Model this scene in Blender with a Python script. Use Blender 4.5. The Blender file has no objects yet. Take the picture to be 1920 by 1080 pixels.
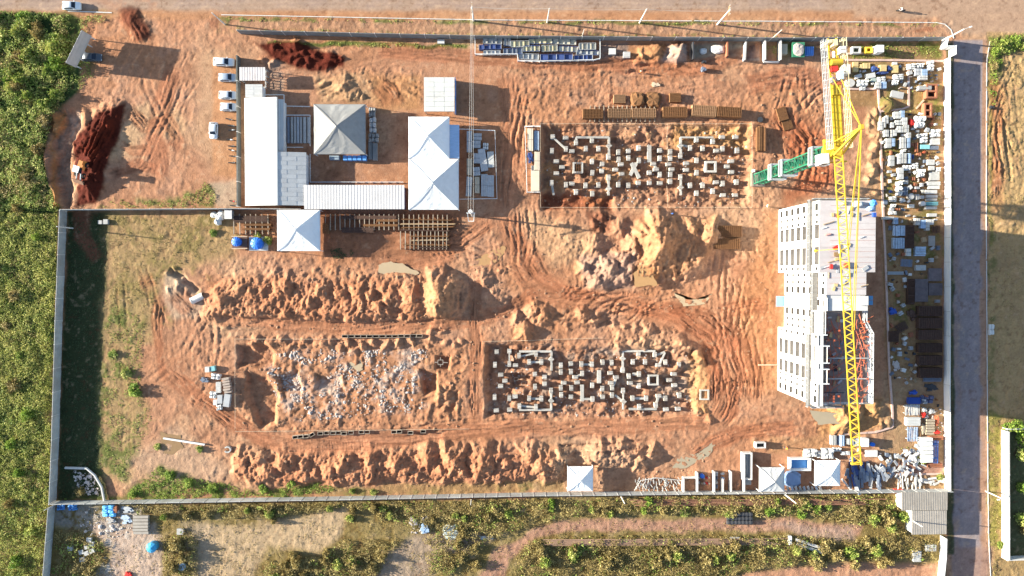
import bpy, bmesh, math, random
import numpy as np
from mathutils import Vector, Matrix

R = math.radians
random.seed(7)
rng = np.random.default_rng(11)
SC = bpy.context.scene
COL = SC.collection

# ------------------------------------------------------------------ camera, sky, sun, exposure
F_PX, CAM_H = 1283.0, 150.0            # focal length in photo pixels, flying height in metres
NADIR = (950.0, 515.0)                 # where straight down falls in the photo
_dn = Vector(((NADIR[0] - 960) / F_PX, (540 - NADIR[1]) / F_PX, -1.0)).normalized()
ROT = _dn.rotation_difference(Vector((0, 0, -1))).to_matrix()
cam_d = bpy.data.cameras.new("camera")
cam_d.sensor_width = 36.0
cam_d.lens = 36.0 * F_PX / 1920.0
cam_d.clip_start = 1.0
cam_d.clip_end = 8000.0
cam = bpy.data.objects.new("camera", cam_d)
COL.objects.link(cam)
cam.matrix_world = Matrix.Translation((0, 0, CAM_H)) @ ROT.to_4x4()
SC.camera = cam

SUN_EL = 15.6
SH = Vector((1.0, -0.125, 0)).normalized()      # direction in which shadows fall
world = bpy.data.worlds.new("World")
SC.world = world
world.use_nodes = True
nt = world.node_tree
bg = nt.nodes["Background"]
sky = nt.nodes.new("ShaderNodeTexSky")
sky.sky_type = 'NISHITA'
sky.sun_disc = False
sky.sun_elevation = R(SUN_EL)
sky.sun_rotation = math.atan2(-SH.x, -SH.y)
sky.altitude = 200
sky.air_density = 1.0
sky.dust_density = 1.0
sky.ozone_density = 1.3
nt.links.new(sky.outputs[0], bg.inputs[0])
bg.inputs[1].default_value = 0.085
sun_d = bpy.data.lights.new("sun", 'SUN')
sun_d.energy = 4.8
sun_d.angle = R(0.5)
sun_d.color = (1.0, 0.955, 0.80)
sun = bpy.data.objects.new("sun", sun_d)
COL.objects.link(sun)
_dir = Vector((SH.x * math.cos(R(SUN_EL)), SH.y * math.cos(R(SUN_EL)), -math.sin(R(SUN_EL))))
sun.rotation_euler = _dir.to_track_quat('-Z', 'Y').to_euler()
sun.location = (-60, 8, 90)
vs = SC.view_settings
vs.view_transform = 'Standard'
vs.look = 'None'
vs.gamma = 1.0
vs.use_curve_mapping = False
vs.exposure = 1.80

# ------------------------------------------------------------------ measuring helpers
def W(px, py, z=0.0):
    """point at height z seen at photo pixel (px, py)"""
    d = ROT @ Vector(((px - 960) / F_PX, (540 - py) / F_PX, -1.0))
    t = (z - CAM_H) / d.z
    return Vector((d.x * t, d.y * t, z))

RN = np.array(ROT)
def project(x, y, z):
    p = np.stack([x, y, z - CAM_H], -1) @ RN          # R^T applied
    return 960 + F_PX * p[..., 0] / -p[..., 2], 540 - F_PX * p[..., 1] / -p[..., 2]
PX = CAM_H / F_PX                                      # metres per photo pixel on the ground

# ------------------------------------------------------------------ numpy noise
_T = [np.random.default_rng(100 + i).random((256, 256)) * 2 - 1 for i in range(12)]
def vnoise(x, y, s):
    t = _T[s % 12]
    xi = np.floor(x).astype(np.int64); yi = np.floor(y).astype(np.int64)
    fx = x - xi; fy = y - yi
    fx = fx * fx * fx * (fx * (fx * 6 - 15) + 10); fy = fy * fy * fy * (fy * (fy * 6 - 15) + 10)
    x0 = xi & 255; x1 = (xi + 1) & 255; y0 = yi & 255; y1 = (yi + 1) & 255
    a = t[y0, x0]; b = t[y0, x1]; c = t[y1, x0]; d = t[y1, x1]
    return (a + (b - a) * fx) * (1 - fy) + (c + (d - c) * fx) * fy
def fbm(x, y, o=4, s=0, gain=0.5):
    r = 0.0; a = 1.0; n = 0.0
    ca, sa = math.cos(0.6), math.sin(0.6)
    for i in range(o):
        r = r + a * vnoise(x + 17.3 * i + s * 3.7, y - 9.1 * i + s * 5.3, s + i); n += a; a *= gain
        x, y = (x * ca - y * sa) * 2.03, (x * sa + y * ca) * 2.03
    return r / n
def ridged(x, y, o=3, s=0):
    r = 0.0; a = 1.0; n = 0.0
    for i in range(o):
        r = r + a * (1 - 2 * np.abs(vnoise(x + 31.7 * i, y + 12.9 * i, s + i))); n += a; a *= 0.5
        x = x * 2.07; y = y * 2.07
    return r / n
def sm(a, b, v):
    t = np.clip((v - a) / (b - a), 0, 1)
    return t * t * (3 - 2 * t)
# ------------------------------------------------------------------ the ground: one sheet of measured relief
def _axis(a, b, step):
    core = np.arange(a, b + 1e-6, step)
    out = []; d = step; v = b
    while v < 3000:
        d *= 1.5; v += d; out.append(v)
    out = np.array(out)
    return np.concatenate([-(out[::-1] - b) + a, core, out])
GSTEP = 0.235
XS = _axis(-121.5, 121.5, GSTEP)
YS = _axis(-71.0, 71.0, GSTEP)
GXW, GYW = np.meshgrid(XS, YS)
GX, GY = project(GXW, GYW, np.zeros_like(GXW))         # photo pixel of every ground vertex
GX = np.clip(GX, -4000, 6000); GY = np.clip(GY, -4000, 5000)
NYG, NXG = GX.shape
warp1 = fbm(GX / 34, GY / 34, 4, 1); warp2 = fbm(GX / 34, GY / 34, 4, 5)
WX = GX + warp1 * 9; WY = GY + warp2 * 9
n_big = fbm(GX / 160, GY / 160, 4, 2); n_mid = fbm(GX / 45, GY / 45, 4, 3)
n_sm = fbm(GX / 15, GY / 15, 4, 4); n_fine = fbm(GX / 5.5, GY / 5.5, 3, 6)
n_rid = ridged(WX / 16, WY / 16, 4, 7)
n_lump = np.abs(fbm(WX / 8, WY / 8, 3, 8))

def win(x0, y0, x1, y1):
    a = W(x0, y1); b = W(x1, y0)
    i0, i1 = np.searchsorted(XS, a.x - 2), np.searchsorted(XS, b.x + 2)
    j0, j1 = np.searchsorted(YS, a.y - 2), np.searchsorted(YS, b.y + 2)
    return slice(max(j0, 0), max(j1, 1)), slice(max(i0, 0), max(i1, 1))

def sdf(pts, x, y):
    """signed distance to a polygon, negative inside"""
    n = len(pts); dmin = np.full(x.shape, 1e9); ins = np.zeros(x.shape, bool)
    for i in range(n):
        x0, y0 = pts[i]; x1, y1 = pts[(i + 1) % n]
        ex, ey = x1 - x0, y1 - y0
        t = np.clip(((x - x0) * ex + (y - y0) * ey) / (ex * ex + ey * ey + 1e-9), 0, 1)
        dmin = np.minimum(dmin, np.hypot(x - x0 - t * ex, y - y0 - t * ey))
        c = ((y0 > y) != (y1 > y))
        if abs(ey) > 1e-9:
            ins ^= c & (x < (y - y0) / ey * ex + x0)
    return np.where(ins, -dmin, dmin)
def pdist(path, x, y):
    """distance to a polyline and signed side distance"""
    best = np.full(x.shape, 1e9); side = np.zeros(x.shape); al = np.zeros(x.shape); acc = 0
    for (x0, y0), (x1, y1) in zip(path[:-1], path[1:]):
        ex, ey = x1 - x0, y1 - y0; L = math.hypot(ex, ey)
        t = np.clip(((x - x0) * ex + (y - y0) * ey) / (L * L), 0, 1)
        d = np.hypot(x - x0 - t * ex, y - y0 - t * ey)
        s = ((x - x0) * ey - (y - y0) * ex) / L
        m = d < best
        best = np.where(m, d, best); side = np.where(m, np.sign(s) * d, side); al = np.where(m, acc + t * L, al)
        acc += L
    return best, side, al
def bb(pts, pad):
    xs = [p[0] for p in pts]; ys = [p[1] for p in pts]
    return win(min(xs) - pad, min(ys) - pad, max(xs) + pad, max(ys) + pad)
def pmask(pts, feather=6, warp=1.0):
    w = bb(pts, feather + 14)
    x = GX[w] + (WX[w] - GX[w]) * warp; y = GY[w] + (WY[w] - GY[w]) * warp
    return w, 1 - sm(-feather, feather, sdf(pts, x, y))
def rect(x0, y0, x1, y1): return [(x0, y0), (x1, y0), (x1, y1), (x0, y1)]

HT = np.zeros_like(GX)
ROUGH = np.full(GX.shape, 0.35)        # how churned up the soil is
def rough(pts, v, f=10, warp=1.0):
    w, m = pmask(pts, f, warp); ROUGH[w] = ROUGH[w] * (1 - m) + v * m

# churned and smooth zones -------------------------------------------------
rough(rect(-900, -900, 2900, 36), 0.04, 4)
rough([(130, 30), (880, 60), (880, 160), (440, 190), (440, 380), (210, 380), (250, 180), (170, 60)], 0.32)
rough(rect(365, 105, 450, 385), 0.08, 14)
rough([(640, 150), (790, 150), (790, 215), (690, 215), (590, 180)], 0.5)
rough([(930, 110), (1560, 110), (1560, 380), (1440, 400), (1440, 700), (960, 700), (930, 520)], 0.55, 20)
rough(rect(380, 480, 960, 620), 0.55)
rough([(200, 400), (420, 480), (420, 800), (330, 900), (200, 920)], 0.30, 14)
rough([(370, 500), (970, 480), (1130, 570), (1330, 610), (1330, 810), (400, 910), (360, 700)], 0.5, 12)
rough(rect(1013, 232, 1408, 390), 0.8, 5)
rough(rect(910, 640, 1330, 790), 0.75, 8)
rough(rect(440, 636, 880, 805), 0.6, 8)
rough(rect(430, 838, 1320, 910), 0.5, 8)
rough(rect(960, 385, 1450, 600), 0.5, 20)
rough([(1330, 560), (1460, 560), (1460, 800), (1330, 800)], 0.4, 20)
rough([(1230, 780), (1640, 780), (1640, 880), (1230, 880)], 0.4, 14)
rough([(450, 100), (940, 100), (940, 400), (450, 400)], 0.10, 4, 0.2)
rough([(590, 130), (795, 130), (795, 195), (590, 195)], 0.45, 8)
rough([(1585, 80), (1768, 80), (1768, 915), (1655, 915), (1655, 400), (1585, 170)], 0.14, 6)
rough([(1852, 60), (2600, 60), (2600, 800), (1852, 800)], 0.55, 4)
rough(rect(1787, 70, 1850, 1500), 0.02, 2, 0)
rough([(-800, 940), (1770, 915), (1770, 1500), (-800, 1500)], 0.30, 4)
rough([(450, 395), (880, 395), (860, 480), (450, 480)], 0.22, 6)
rough([(1470, 40), (1560, 40), (1560, 180), (1150, 180), (1150, 80)], 0.35, 8)

HT += ROUGH * (0.26 * n_sm + 0.30 * np.maximum(n_rid - 0.05, 0) + 0.14 * n_fine + 0.30 * (n_lump - 0.2) * sm(-0.3, 0.5, n_mid))

# excavations --------------------------------------------------------------
def pit(pts, depth, f=6, warp=0.6):
    w, m = pmask(pts, f, warp); HT[w] -= depth * m
PIT_A = rect(1017, 236, 1402, 387)
PIT_B = [(446, 648), (520, 640), (860, 648), (872, 700), (868, 790), (700, 800), (520, 806), (448, 800)]
PIT_C = [(913, 645), (1010, 645), (1075, 655), (1300, 655), (1310, 700), (1300, 778), (1180, 782), (913, 780)]
pit(PIT_A, 0.75, 7)
pit(rect(1018, 240, 1055, 384), 0.75, 5)
pit(PIT_C, 0.85, 6)
pit(rect(914, 648, 962, 778), 0.75, 5)
pit([(446, 650), (505, 648), (512, 660), (508, 686), (446, 688)], 1.3, 5)
pit([(462, 700), (500, 705), (520, 740), (515, 790), (490, 802), (468, 760)], 1.3, 6)
pit([(520, 705), (560, 695), (566, 735), (525, 738)], 1.1, 4)
pit([(790, 692), (822, 700), (820, 735), (795, 738)], 1.5, 5)
pit([(818, 668), (842, 668), (842, 690), (818, 690)], 1.6, 4)
pit([(830, 725), (858, 735), (852, 768), (826, 765)], 0.9, 5)
pit(rect(595, 705, 640, 730), 0.7, 5)
pit([(1020, 362), (1150, 362), (1150, 388), (1020, 388)], 0.8, 6)
pit([(961, 700), (990, 700), (988, 727), (961, 727)], 1.2, 4)
# footing trenches with spoil heaped between them
for y0 in (262, 286, 318, 345):
    w, m = pmask(rect(1055, y0 - 7, 1400, y0 + 7), 5, 1.2); HT[w] -= 0.45 * m
for y0 in (684, 706, 728, 752):
    w, m = pmask(rect(962, y0 - 6, 1300, y0 + 6), 5, 1.2); HT[w] -= 0.45 * m
for pts in (PIT_A, PIT_C, PIT_B):
    w, m = pmask(pts, 8, 0.6)
    k_ = 0.34 if pts is PIT_B else 0.8
    HT[w] += m * k_ * (0.95 * np.maximum(fbm(WX[w] / 22, WY[w] / 14, 4, 9), -0.1) + 0.28 * np.maximum(n_rid[w], -.2))

# spoil heaps -------------------------------------------------------------
MO = np.zeros_like(GX)
n_gul = ridged(WX / 7.5 + 0.22 * WY / 7.5, WY / 30, 3, 3)
n_f2 = fbm(GX / 2.9, GY / 2.9, 2, 10)
def bank(pts, h, f=11):
    y0, y1 = min(p[1] for p in pts), max(p[1] for p in pts)
    w, m = pmask(pts, f, 1.6); t = np.clip((GY[w] - y0) / (y1 - y0), 0, 1)
    MO[w] = np.maximum(MO[w], h * m * (0.45 + 0.75 * t) * (0.92 + 0.10 * n_gul[w] + 0.34 * n_mid[w]))
bank([(385, 565), (402, 536), (440, 516), (560, 506), (700, 512), (800, 516), (850, 528), (884, 556), (862, 590), (780, 598), (640, 593), (480, 606), (420, 608), (388, 590)], 1.35)
bank([(436, 880), (452, 852), (520, 840), (700, 840), (860, 834), (1000, 842), (1058, 852), (1060, 893), (980, 900), (880, 904), (760, 898), (560, 900), (470, 904)], 1.3)
bank([(1090, 850), (1130, 838), (1230, 845), (1225, 866), (1120, 872)], 1.1); bank([(1150, 610), (1240, 608), (1310, 640), (1330, 680), (1290, 690), (1250, 650), (1160, 640)], 0.75, 8)
bank([(1100, 520), (1180, 470), (1190, 420), (1260, 410), (1345, 420), (1345, 470), (1290, 510), (1240, 520), (1180, 530)], 1.5, 12)
bank([(990, 580), (1040, 570), (1120, 585), (1120, 605), (1000, 612)], 0.7, 8)
def cone(px, py, h, r=None, ex=1.0, ang=0.0, p=1.0):
    r = r or h / 0.62 / PX
    w = win(px - r * max(ex, 1) - 16, py - r * max(ex, 1) - 16, px + r * max(ex, 1) + 16, py + r * max(ex, 1) + 16)
    x = GX[w] + (WX[w] - GX[w]) * 0.9 - px; y = GY[w] + (WY[w] - GY[w]) * 0.9 - py
    ca, sa = math.cos(ang), math.sin(ang)
    u = (x * ca + y * sa) / ex; v = -x * sa + y * ca
    d = np.hypot(u, v) / r
    th = np.arctan2(v, u)
    d = d * (1 + 0.10 * np.sin(th * 5 + px) + 0.06 * np.sin(th * 11 + py))
    MO[w] = np.maximum(MO[w], h * np.clip(1.04 - np.sqrt(d * d + 0.004), 0, 1) ** p)
_r = random.Random(5)
def heap_row(x0, x1, y0, y1, n, h0, h1, slope=0.0):
    for i in range(n):
        t = (i + _r.random()) / n
        x = x0 + (x1 - x0) * t
        cone(x, _r.uniform(y0, y1) + slope * t, _r.uniform(h0, h1), ex=_r.uniform(0.8, 1.25), ang=_r.uniform(0, 3.1))
heap_row(400, 800, 545, 572, 15, 1.6, 2.3, -6)
heap_row(420, 700, 580, 592, 10, 1.3, 1.9, 0)
heap_row(660, 800, 545, 580, 6, 1.8, 2.4)
cone(826, 560, 4.5, 46, ex=1.4, ang=1.57); cone(832, 548, 3.8, 36); cone(826, 585, 3.0, 34); cone(772, 560, 2.9, 40); cone(714, 572, 2.4, 34)
cone(848, 540, 2.6, 26); cone(905, 530, 0.9, 22); cone(930, 560, 0.7, 20)
heap_row(850, 950, 510, 600, 10, 0.3, 0.8)
heap_row(450, 1000, 858, 884, 18, 1.7, 2.4, -8)
heap_row(460, 1000, 884, 894, 9, 1.3, 1.8, -4)
heap_row(1000, 1060, 855, 885, 8, 1.3, 2.2); heap_row(1100, 1230, 838, 868, 12, 0.9, 1.8)
for a in ((535, 866, 2.4), (505, 880, 2.3), (640, 872, 2.5), (745, 866, 2.4), (850, 862, 3.0), (905, 868, 3.1), (868, 880, 2.2),
          (1012, 868, 2.6), (1035, 870, 2.4), (1125, 845, 1.8), (1175, 850, 1.7), (1200, 862, 1.7)):
    cone(*a)
# the big heaps above the track
cone(1234, 458, 4.8, 46, ex=1.5, ang=1.5)
for a in ((1236, 452, 4.0, 52), (1230, 480, 3.6, 44), (1238, 428, 2.9, 32), (1190, 462, 2.3, 34), (1205, 440, 2.2, 30), (1330, 440, 2.3, 32),
          (1296, 430, 2.0, 24), (1315, 468, 1.9, 28), (1140, 505, 2.1, 34), (1165, 488, 2.2, 30), (1125, 522, 1.7, 26), (1180, 505, 1.9, 24),
          (1112, 462, 1.2, 34), (1075, 448, 0.5, 50), (1290, 500, 1.6, 26), (1255, 500, 2.2, 28), (1160, 425, 1.2, 22)):
    cone(*a)
cone(1190, 520, 0.1, 20)
heap_row(1090, 1200, 480, 525, 12, 0.7, 1.5)
for a in ((1000, 585, 1.6), (1022, 590, 1.7), (1090, 590, 1.5), (985, 618, 1.6), (1110, 600, 1.0), (1050, 600, 0.6), (968, 600, 1.1)):
    cone(*a)
heap_row(1160, 1300, 610, 660, 24, 0.5, 1.2, 10)
heap_row(1270, 1310, 640, 690, 10, 0.8, 1.4)
heap_row(1300, 1335, 760, 790, 6, 0.5, 1.0)
heap_row(460, 870, 636, 652, 26, 0.4, 0.9)
cone(838, 745, 1.7, 22); cone(660, 658, .7); cone(1578, 785, 2.6, 34); cone(1600, 770, 1.4, 20); cone(1640, 770, 1.2, 22)
heap_row(1625, 1665, 755, 800, 9, 0.4, 1.0)
heap_row(1628, 1645, 205, 380, 26, 0.35, 0.9)
# churned left yard: scarp, red heap with the loader, trench
cone(176, 262, 1.9, 44, ex=1.3, ang=2.0); cone(200, 225, 1.6, 30); cone(182, 300, 2.1, 40, ex=1.4, ang=1.8); cone(168, 345, 1.6, 30); cone(215, 208, 1.2, 22)
cone(248, 40, 0.8, 24, ex=1.4, ang=1.0); cone(262, 62, .6, 20); heap_row(490, 640, 84, 124, 22, 0.4, 0.9, 6); cone(555, 82, 1.2, 14)
heap_row(1105, 1150, 396, 430, 10, 0.4, 0.9)
cone(1272, 100, 1.9, 22); cone(1405, 100, 1.4, 18); cone(1225, 100, 1.0, 18); cone(1663, 197, 1.6, 15); cone(1379, 908, 1.0, 10); cone(1320, 905, .5, 10)
heap_row(1195, 1245, 92, 120, 8, 0.4, 0.9)
cone(640, 162, 0.8, 24); cone(650, 180, 0.6, 22); heap_row(600, 690, 145, 185, 10, .25, .55)
heap_row(310, 350, 510, 560, 8, 0.4, 0.8)
n_rill = ridged(WX / 4.6 + 0.15 * WY / 4.6, WY / 26, 2, 5)
HT += MO + MO.clip(0, 1.2) * (0.10 * n_gul + 0.12 * n_rill + 0.05 * n_rid + 0.06 * n_sm + 0.13 * n_fine + 0.10 * n_f2) + ROUGH * 0.11 * n_f2
w, m = pmask([(88, 225), (110, 205), (135, 205), (150, 235), (128, 300), (130, 385), (112, 380), (94, 330)], 6, 1.2); HT[w] = HT[w] - 1.5 * m + m * (0.35 * n_rid[w] + 0.25 * n_sm[w])
w, m = pmask([(96, 205), (118, 212), (100, 250), (102, 320), (116, 380), (102, 385), (86, 300)], 4, 1.2); HT[w] += 0.9 * m
w, m = pmask([(320, 508), (345, 520), (372, 546), (364, 552), (335, 528), (318, 516)], 3, 1.0); HT[w] -= 0.8 * m

# wheel ruts ---------------------------------------------------------------
RUT = np.zeros_like(GX)
HAUL = []
def ruts(path, half, lam=7.0, amp=0.12, seed=0, flat=0.75):
    w = bb(path, half + 10)
    x = GX[w] + (WX[w] - GX[w]) * 0.5; y = GY[w] + (WY[w] - GY[w]) * 0.5
    d, s, al = pdist(path, x, y)
    m = (1 - sm(half * 0.6, half, d + 5 * warp1[w])) * sm(0, 22, al + 8 * n_mid[w]) * sm(0, 22, al.max() - al + 8 * n_mid[w])
    HT[w] = HT[w] * (1 - flat * m)
    k = fbm(al / 60, s / lam * 0.7, 2, seed)
    br = np.clip(0.5 + 1.3 * fbm(x / 26, y / 26, 2, seed + 2), 0, 1.4)
    HT[w] += m * br * amp * (np.sin(s / lam * 6.283 + 3.0 * k + seed) * (0.4 + 0.7 * k) + 0.9 * vnoise(al / 40, s / 2.0, seed) + 0.4 * np.sin(s / lam * 11.7 + 4.0 * k))
    HAUL.append((w, m, vnoise(al / 46, s / 1.7, seed) + 0.7 * vnoise(al / 70, s / 4.2 + 9, seed + 1), flat))
    RUT[w] = np.maximum(RUT[w], m)
# haul roads first, then the overlapping turns
MAIN = [(945, 395), (962, 450), (985, 520), (1030, 552), (1120, 562), (1210, 575), (1285, 605), (1330, 645), (1352, 700), (1362, 750), (1345, 795)]
ruts(MAIN, 26, 6.5, 0.09, 1)
ruts([(950, 130), (962, 220), (955, 310), (946, 400)], 26, 7, .05, 31)
ruts([(960, 420), (975, 470), (1000, 510), (1050, 545), (1130, 558)], 14, 4.5, 0.16, 32, 0.2)
ruts([(1180, 572), (1270, 590), (1325, 632), (1352, 690), (1360, 750)], 16, 4.2, 0.18, 33, 0.2)
ruts([(1230, 570), (1320, 590), (1375, 640), (1392, 700), (1372, 760), (1350, 800)], 14, 4.5, 0.18, 34, 0.2)
ruts([(900, 590), (950, 585), (985, 560), (1010, 540)], 14, 4.5, .16, 35, .2)
ruts([(330, 700), (400, 765), (460, 812), (520, 832)], 14, 4.2, .18, 36, .2)
ruts([(985, 440), (990, 480), (1020, 525), (1060, 545)], 20, 5.5, 0.16, 2)
ruts([(300, 545), (292, 600), (300, 650), (310, 720)], 12, 6, 0.16, 3, 0.3)
ruts([(300, 690), (370, 745), (430, 790), (490, 822), (560, 832), (700, 828), (820, 812), (960, 802), (1150, 800), (1340, 790)], 20, 6.5, 0.12, 4)
ruts([(1345, 600), (1385, 650), (1405, 700), (1400, 760)], 34, 7, 0.16, 5, 0.4)
ruts([(1340, 590), (1400, 575), (1450, 570)], 20, 6, 0.14, 6, 0.3)
ruts([(400, 600), (560, 612), (760, 612), (900, 605), (960, 585)], 13, 6, 0.06, 7)
ruts([(893, 520), (893, 640), (890, 720), (893, 800)], 16, 6, 0.14, 8, 0.8)
ruts([(790, 450), (860, 455), (905, 425), (935, 405)], 22, 6, 0.15, 9)
ruts([(700, 500), (800, 490), (870, 470)], 16, 5, 0.13, 10)
ruts([(1450, 200), (1490, 260), (1540, 330)], 30, 8, 0.20, 11, 0.3)
ruts([(1390, 160), (1450, 150), (1520, 145), (1560, 160)], 24, 7, 0.16, 12, 0.3)
ruts([(700, 150), (725, 170), (740, 205)], 24, 5, 0.22, 13, 0.3)
ruts([(968, 185), (985, 190), (1000, 175)], 10, 4, 0.18, 14, 0.2)
ruts([(240, 200), (270, 240), (310, 225), (335, 260), (315, 290)], 14, 4, 0.15, 15, 0.3)
ruts([(205, 330), (260, 310), (300, 320)], 14, 4.5, 0.20, 16, 0.3)
ruts([(215, 270), (250, 280), (290, 280)], 12, 4, 0.18, 24, 0.3)
ruts([(225, 20), (250, 50), (270, 85)], 20, 7, 0.2, 17, 0.2)
ruts([(480, 95), (560, 104), (650, 120)], 18, 7, 0.2, 18, 0.3)
ruts([(225, 200), (195, 260), (165, 330)], 30, 8, 0.3, 19, 0.2)
ruts([(395, 28), (405, 45), (400, 62)], 14, 4, 0.16, 20, 0.3)
ruts([(1320, 640), (1335, 700), (1335, 760)], 12, 6, 0.3, 21, 0.3)
ruts([(270, 505), (275, 530), (285, 550)], 16, 4.5, 0.14, 22, 0.3)
ruts([(320, 540), (350, 575), (370, 590)], 24, 4.5, 0.16, 23, 0.3)
ruts([(1440, 90), (1300, 130), (1120, 120), (930, 110), (700, 95)], 18, 7, 0.06, 25, 0.4)
ruts([(1290, 860), (1330, 835), (1380, 812), (1500, 800)], 18, 6, .12, 26, 0.4)
ruts([(1700, 60), (1765, 55)], 4, 4, .05, 27, .2)
ruts([(1862, 140), (1870, 260), (1866, 380)], 10, 5, 0.2, 28, 0.2)
ruts([(330, 120), (300, 200), (290, 260), (300, 340)], 20, 8, 0.05, 29, 0.3)

# single vehicle tracks wandering over the open dirt: two tyre grooves each
def track(path, gauge=14.0, wdt=3.2, amp=0.07, seed=0):
    w = bb(path, gauge + 8); x = GX[w] + (WX[w] - GX[w]) * 0.35; y = GY[w] + (WY[w] - GY[w]) * 0.35
    d, s_, al = pdist(path, x, y); e = sm(0, 30, al) * sm(0, 30, al.max() - al)
    q = np.abs(np.abs(s_) - gauge / 2); m = np.exp(-(q / wdt) ** 2); lip = np.exp(-((q - wdt * 1.5) / (wdt * 0.6)) ** 2)
    HT[w] += e * amp * (-1.1 * m * (1 + 0.35 * np.sin(al * 1.9)) + 0.6 * lip) * np.clip(0.7 + 1.4 * n_mid[w], 0.1, 1.5)
    RUT[w] = np.maximum(RUT[w], e * m * 0.8)
_t = random.Random(9)
def curve(p0, p1, bend, n=9):
    (x0, y0), (x1, y1) = p0, p1; L = math.hypot(x1 - x0, y1 - y0); nx, ny = -(y1 - y0) / L, (x1 - x0) / L
    return [(x0 + (x1 - x0) * i / n + nx * bend * math.sin(math.pi * i / n), y0 + (y1 - y0) * i / n + ny * bend * math.sin(math.pi * i / n)) for i in range(n + 1)]
ZONES = [((930, 110, 1540, 170), 22, 0), ((240, 60, 400, 380), 3, 1), ((1330, 400, 1455, 760), 16, 1), ((960, 540, 1340, 610), 14, 0), ((380, 800, 1400, 836), 16, 0), ((460, 100, 900, 200), 12, 0), ((940, 120, 1000, 540), 12, 1), ((220, 480, 420, 860), 9, 1), ((1400, 780, 1660, 860), 10, 0), ((1440, 120, 1560, 370), 14, 1), ((700, 430, 1000, 520), 12, 0), ((400, 595, 960, 625), 8, 0), ((1860, 80, 1930, 420), 8, 1)]
for (x0, y0, x1, y1), n, vert in ZONES:
    for i in range(n):
        if vert: p, q = (_t.uniform(x0, x1), y0 + _t.uniform(0, .4) * (y1 - y0)), (_t.uniform(x0, x1), y1 - _t.uniform(0, .4) * (y1 - y0))
        else: p, q = (x0 + _t.uniform(0, .5) * (x1 - x0), _t.uniform(y0, y1)), (x1 - _t.uniform(0, .5) * (x1 - x0), _t.uniform(y0, y1))
        if math.hypot(p[0] - q[0], p[1] - q[1]) > 30: track(curve(p, q, _t.uniform(-30, 30)), amp=_t.uniform(.05, .12), wdt=_t.uniform(2.2, 3.4), seed=i)

# level pads where things are built or driven on
def flat(pts, f=3, z=0.0):
    w, m = pmask(pts, f, 0.0); HT[w] = HT[w] * (1 - m) + z * m
flat(rect(-3000, -3000, 5000, 20), 10); flat(rect(1788, 75, 1848, 4000), 2); flat([(1760, -200), (4000, -200), (4000, 55), (1850, 62), (1790, 60)], 6)
flat(rect(455, 180, 600, 390), 3); flat(rect(580, 190, 700, 395), 3); flat(rect(700, 205, 935, 395), 4); flat(rect(790, 140, 860, 215), 3)
flat(rect(445, 120, 505, 190), 3); flat(rect(518, 392, 604, 474), 3); flat(rect(985, 236, 1013, 362), 2); flat(rect(890, 72, 1127, 118), 3)
flat(rect(1456, 366, 1652, 752), 4); flat(rect(1060, 870, 1118, 926), 3); flat(rect(1390, 845, 1500, 925), 2); flat(rect(1480, 856, 1580, 925), 2)
flat(rect(395, 110, 446, 262), 6); flat(rect(1405, 325, 1428, 352), 4)
flat(rect(1690, 918, 1780, 1006), 3)
HT_F = HT.astype(np.float32)

def gh(x, y):
    """ground height at a world point"""
    i = min(max(int(np.searchsorted(XS, x)) - 1, 0), NXG - 2); j = min(max(int(np.searchsorted(YS, y)) - 1, 0), NYG - 2)
    u = (x - XS[i]) / (XS[i + 1] - XS[i]); v = (y - YS[j]) / (YS[j + 1] - YS[j])
    return float((HT[j, i] * (1 - u) + HT[j, i + 1] * u) * (1 - v) + (HT[j + 1, i] * (1 - u) + HT[j + 1, i + 1] * u) * v)
def gmin(x, y, r=0.5):
    return min(gh(x + a * r, y + b * r) for a in (-1, 0, 1) for b in (-1, 0, 1))

# soil colours (base colours, with shade painted in at places) ---------------------------
def s(r, g, b, k=0.57):
    c = np.array([r, g, b]) / 255.0
    return np.where(c <= 0.04045, c / 12.92, ((c + 0.055) / 1.055) ** 2.4) * k
SALMON, PALE, ORANGE = s(214, 158, 126), s(222, 180, 146), s(212, 148, 108)
RED, PINK, TAN = s(98, 30, 17), s(206, 164, 142), s(190, 162, 116)
GREEN, DGREEN, OLIVE = s(112, 124, 62), s(70, 92, 50), s(140, 128, 74)
GREY, WHITE, DIRT = s(176, 160, 150), s(226, 214, 204), s(150, 104, 80)
C = np.empty(GX.shape + (3,)); C[:] = SALMON
def paint(pts, col, a=1.0, f=8, warp=1.0, brk=None):
    w, m = pmask(pts, f, warp); m = m * a
    if brk is not None: m = m * sm(brk - 0.25, brk + 0.25, n_sm[w] * 0.6 + n_mid[w] * 0.6 + n_fine[w] * 0.3)
    C[w] = C[w] * (1 - m[..., None]) + col * m[..., None]
def speck(mask, col, a):
    m = np.clip(mask * a, 0, 1)[..., None]; C[:] = C * (1 - m) + col * m
speck(sm(0.0, 0.5, n_big), PALE, 0.75); speck(sm(0.05, 0.5, -n_big), ORANGE, 0.55)
speck(sm(0.1, 0.5, n_mid), PINK, 0.35); speck(sm(0.2, 0.6, -n_mid), DIRT, 0.35)
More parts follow.
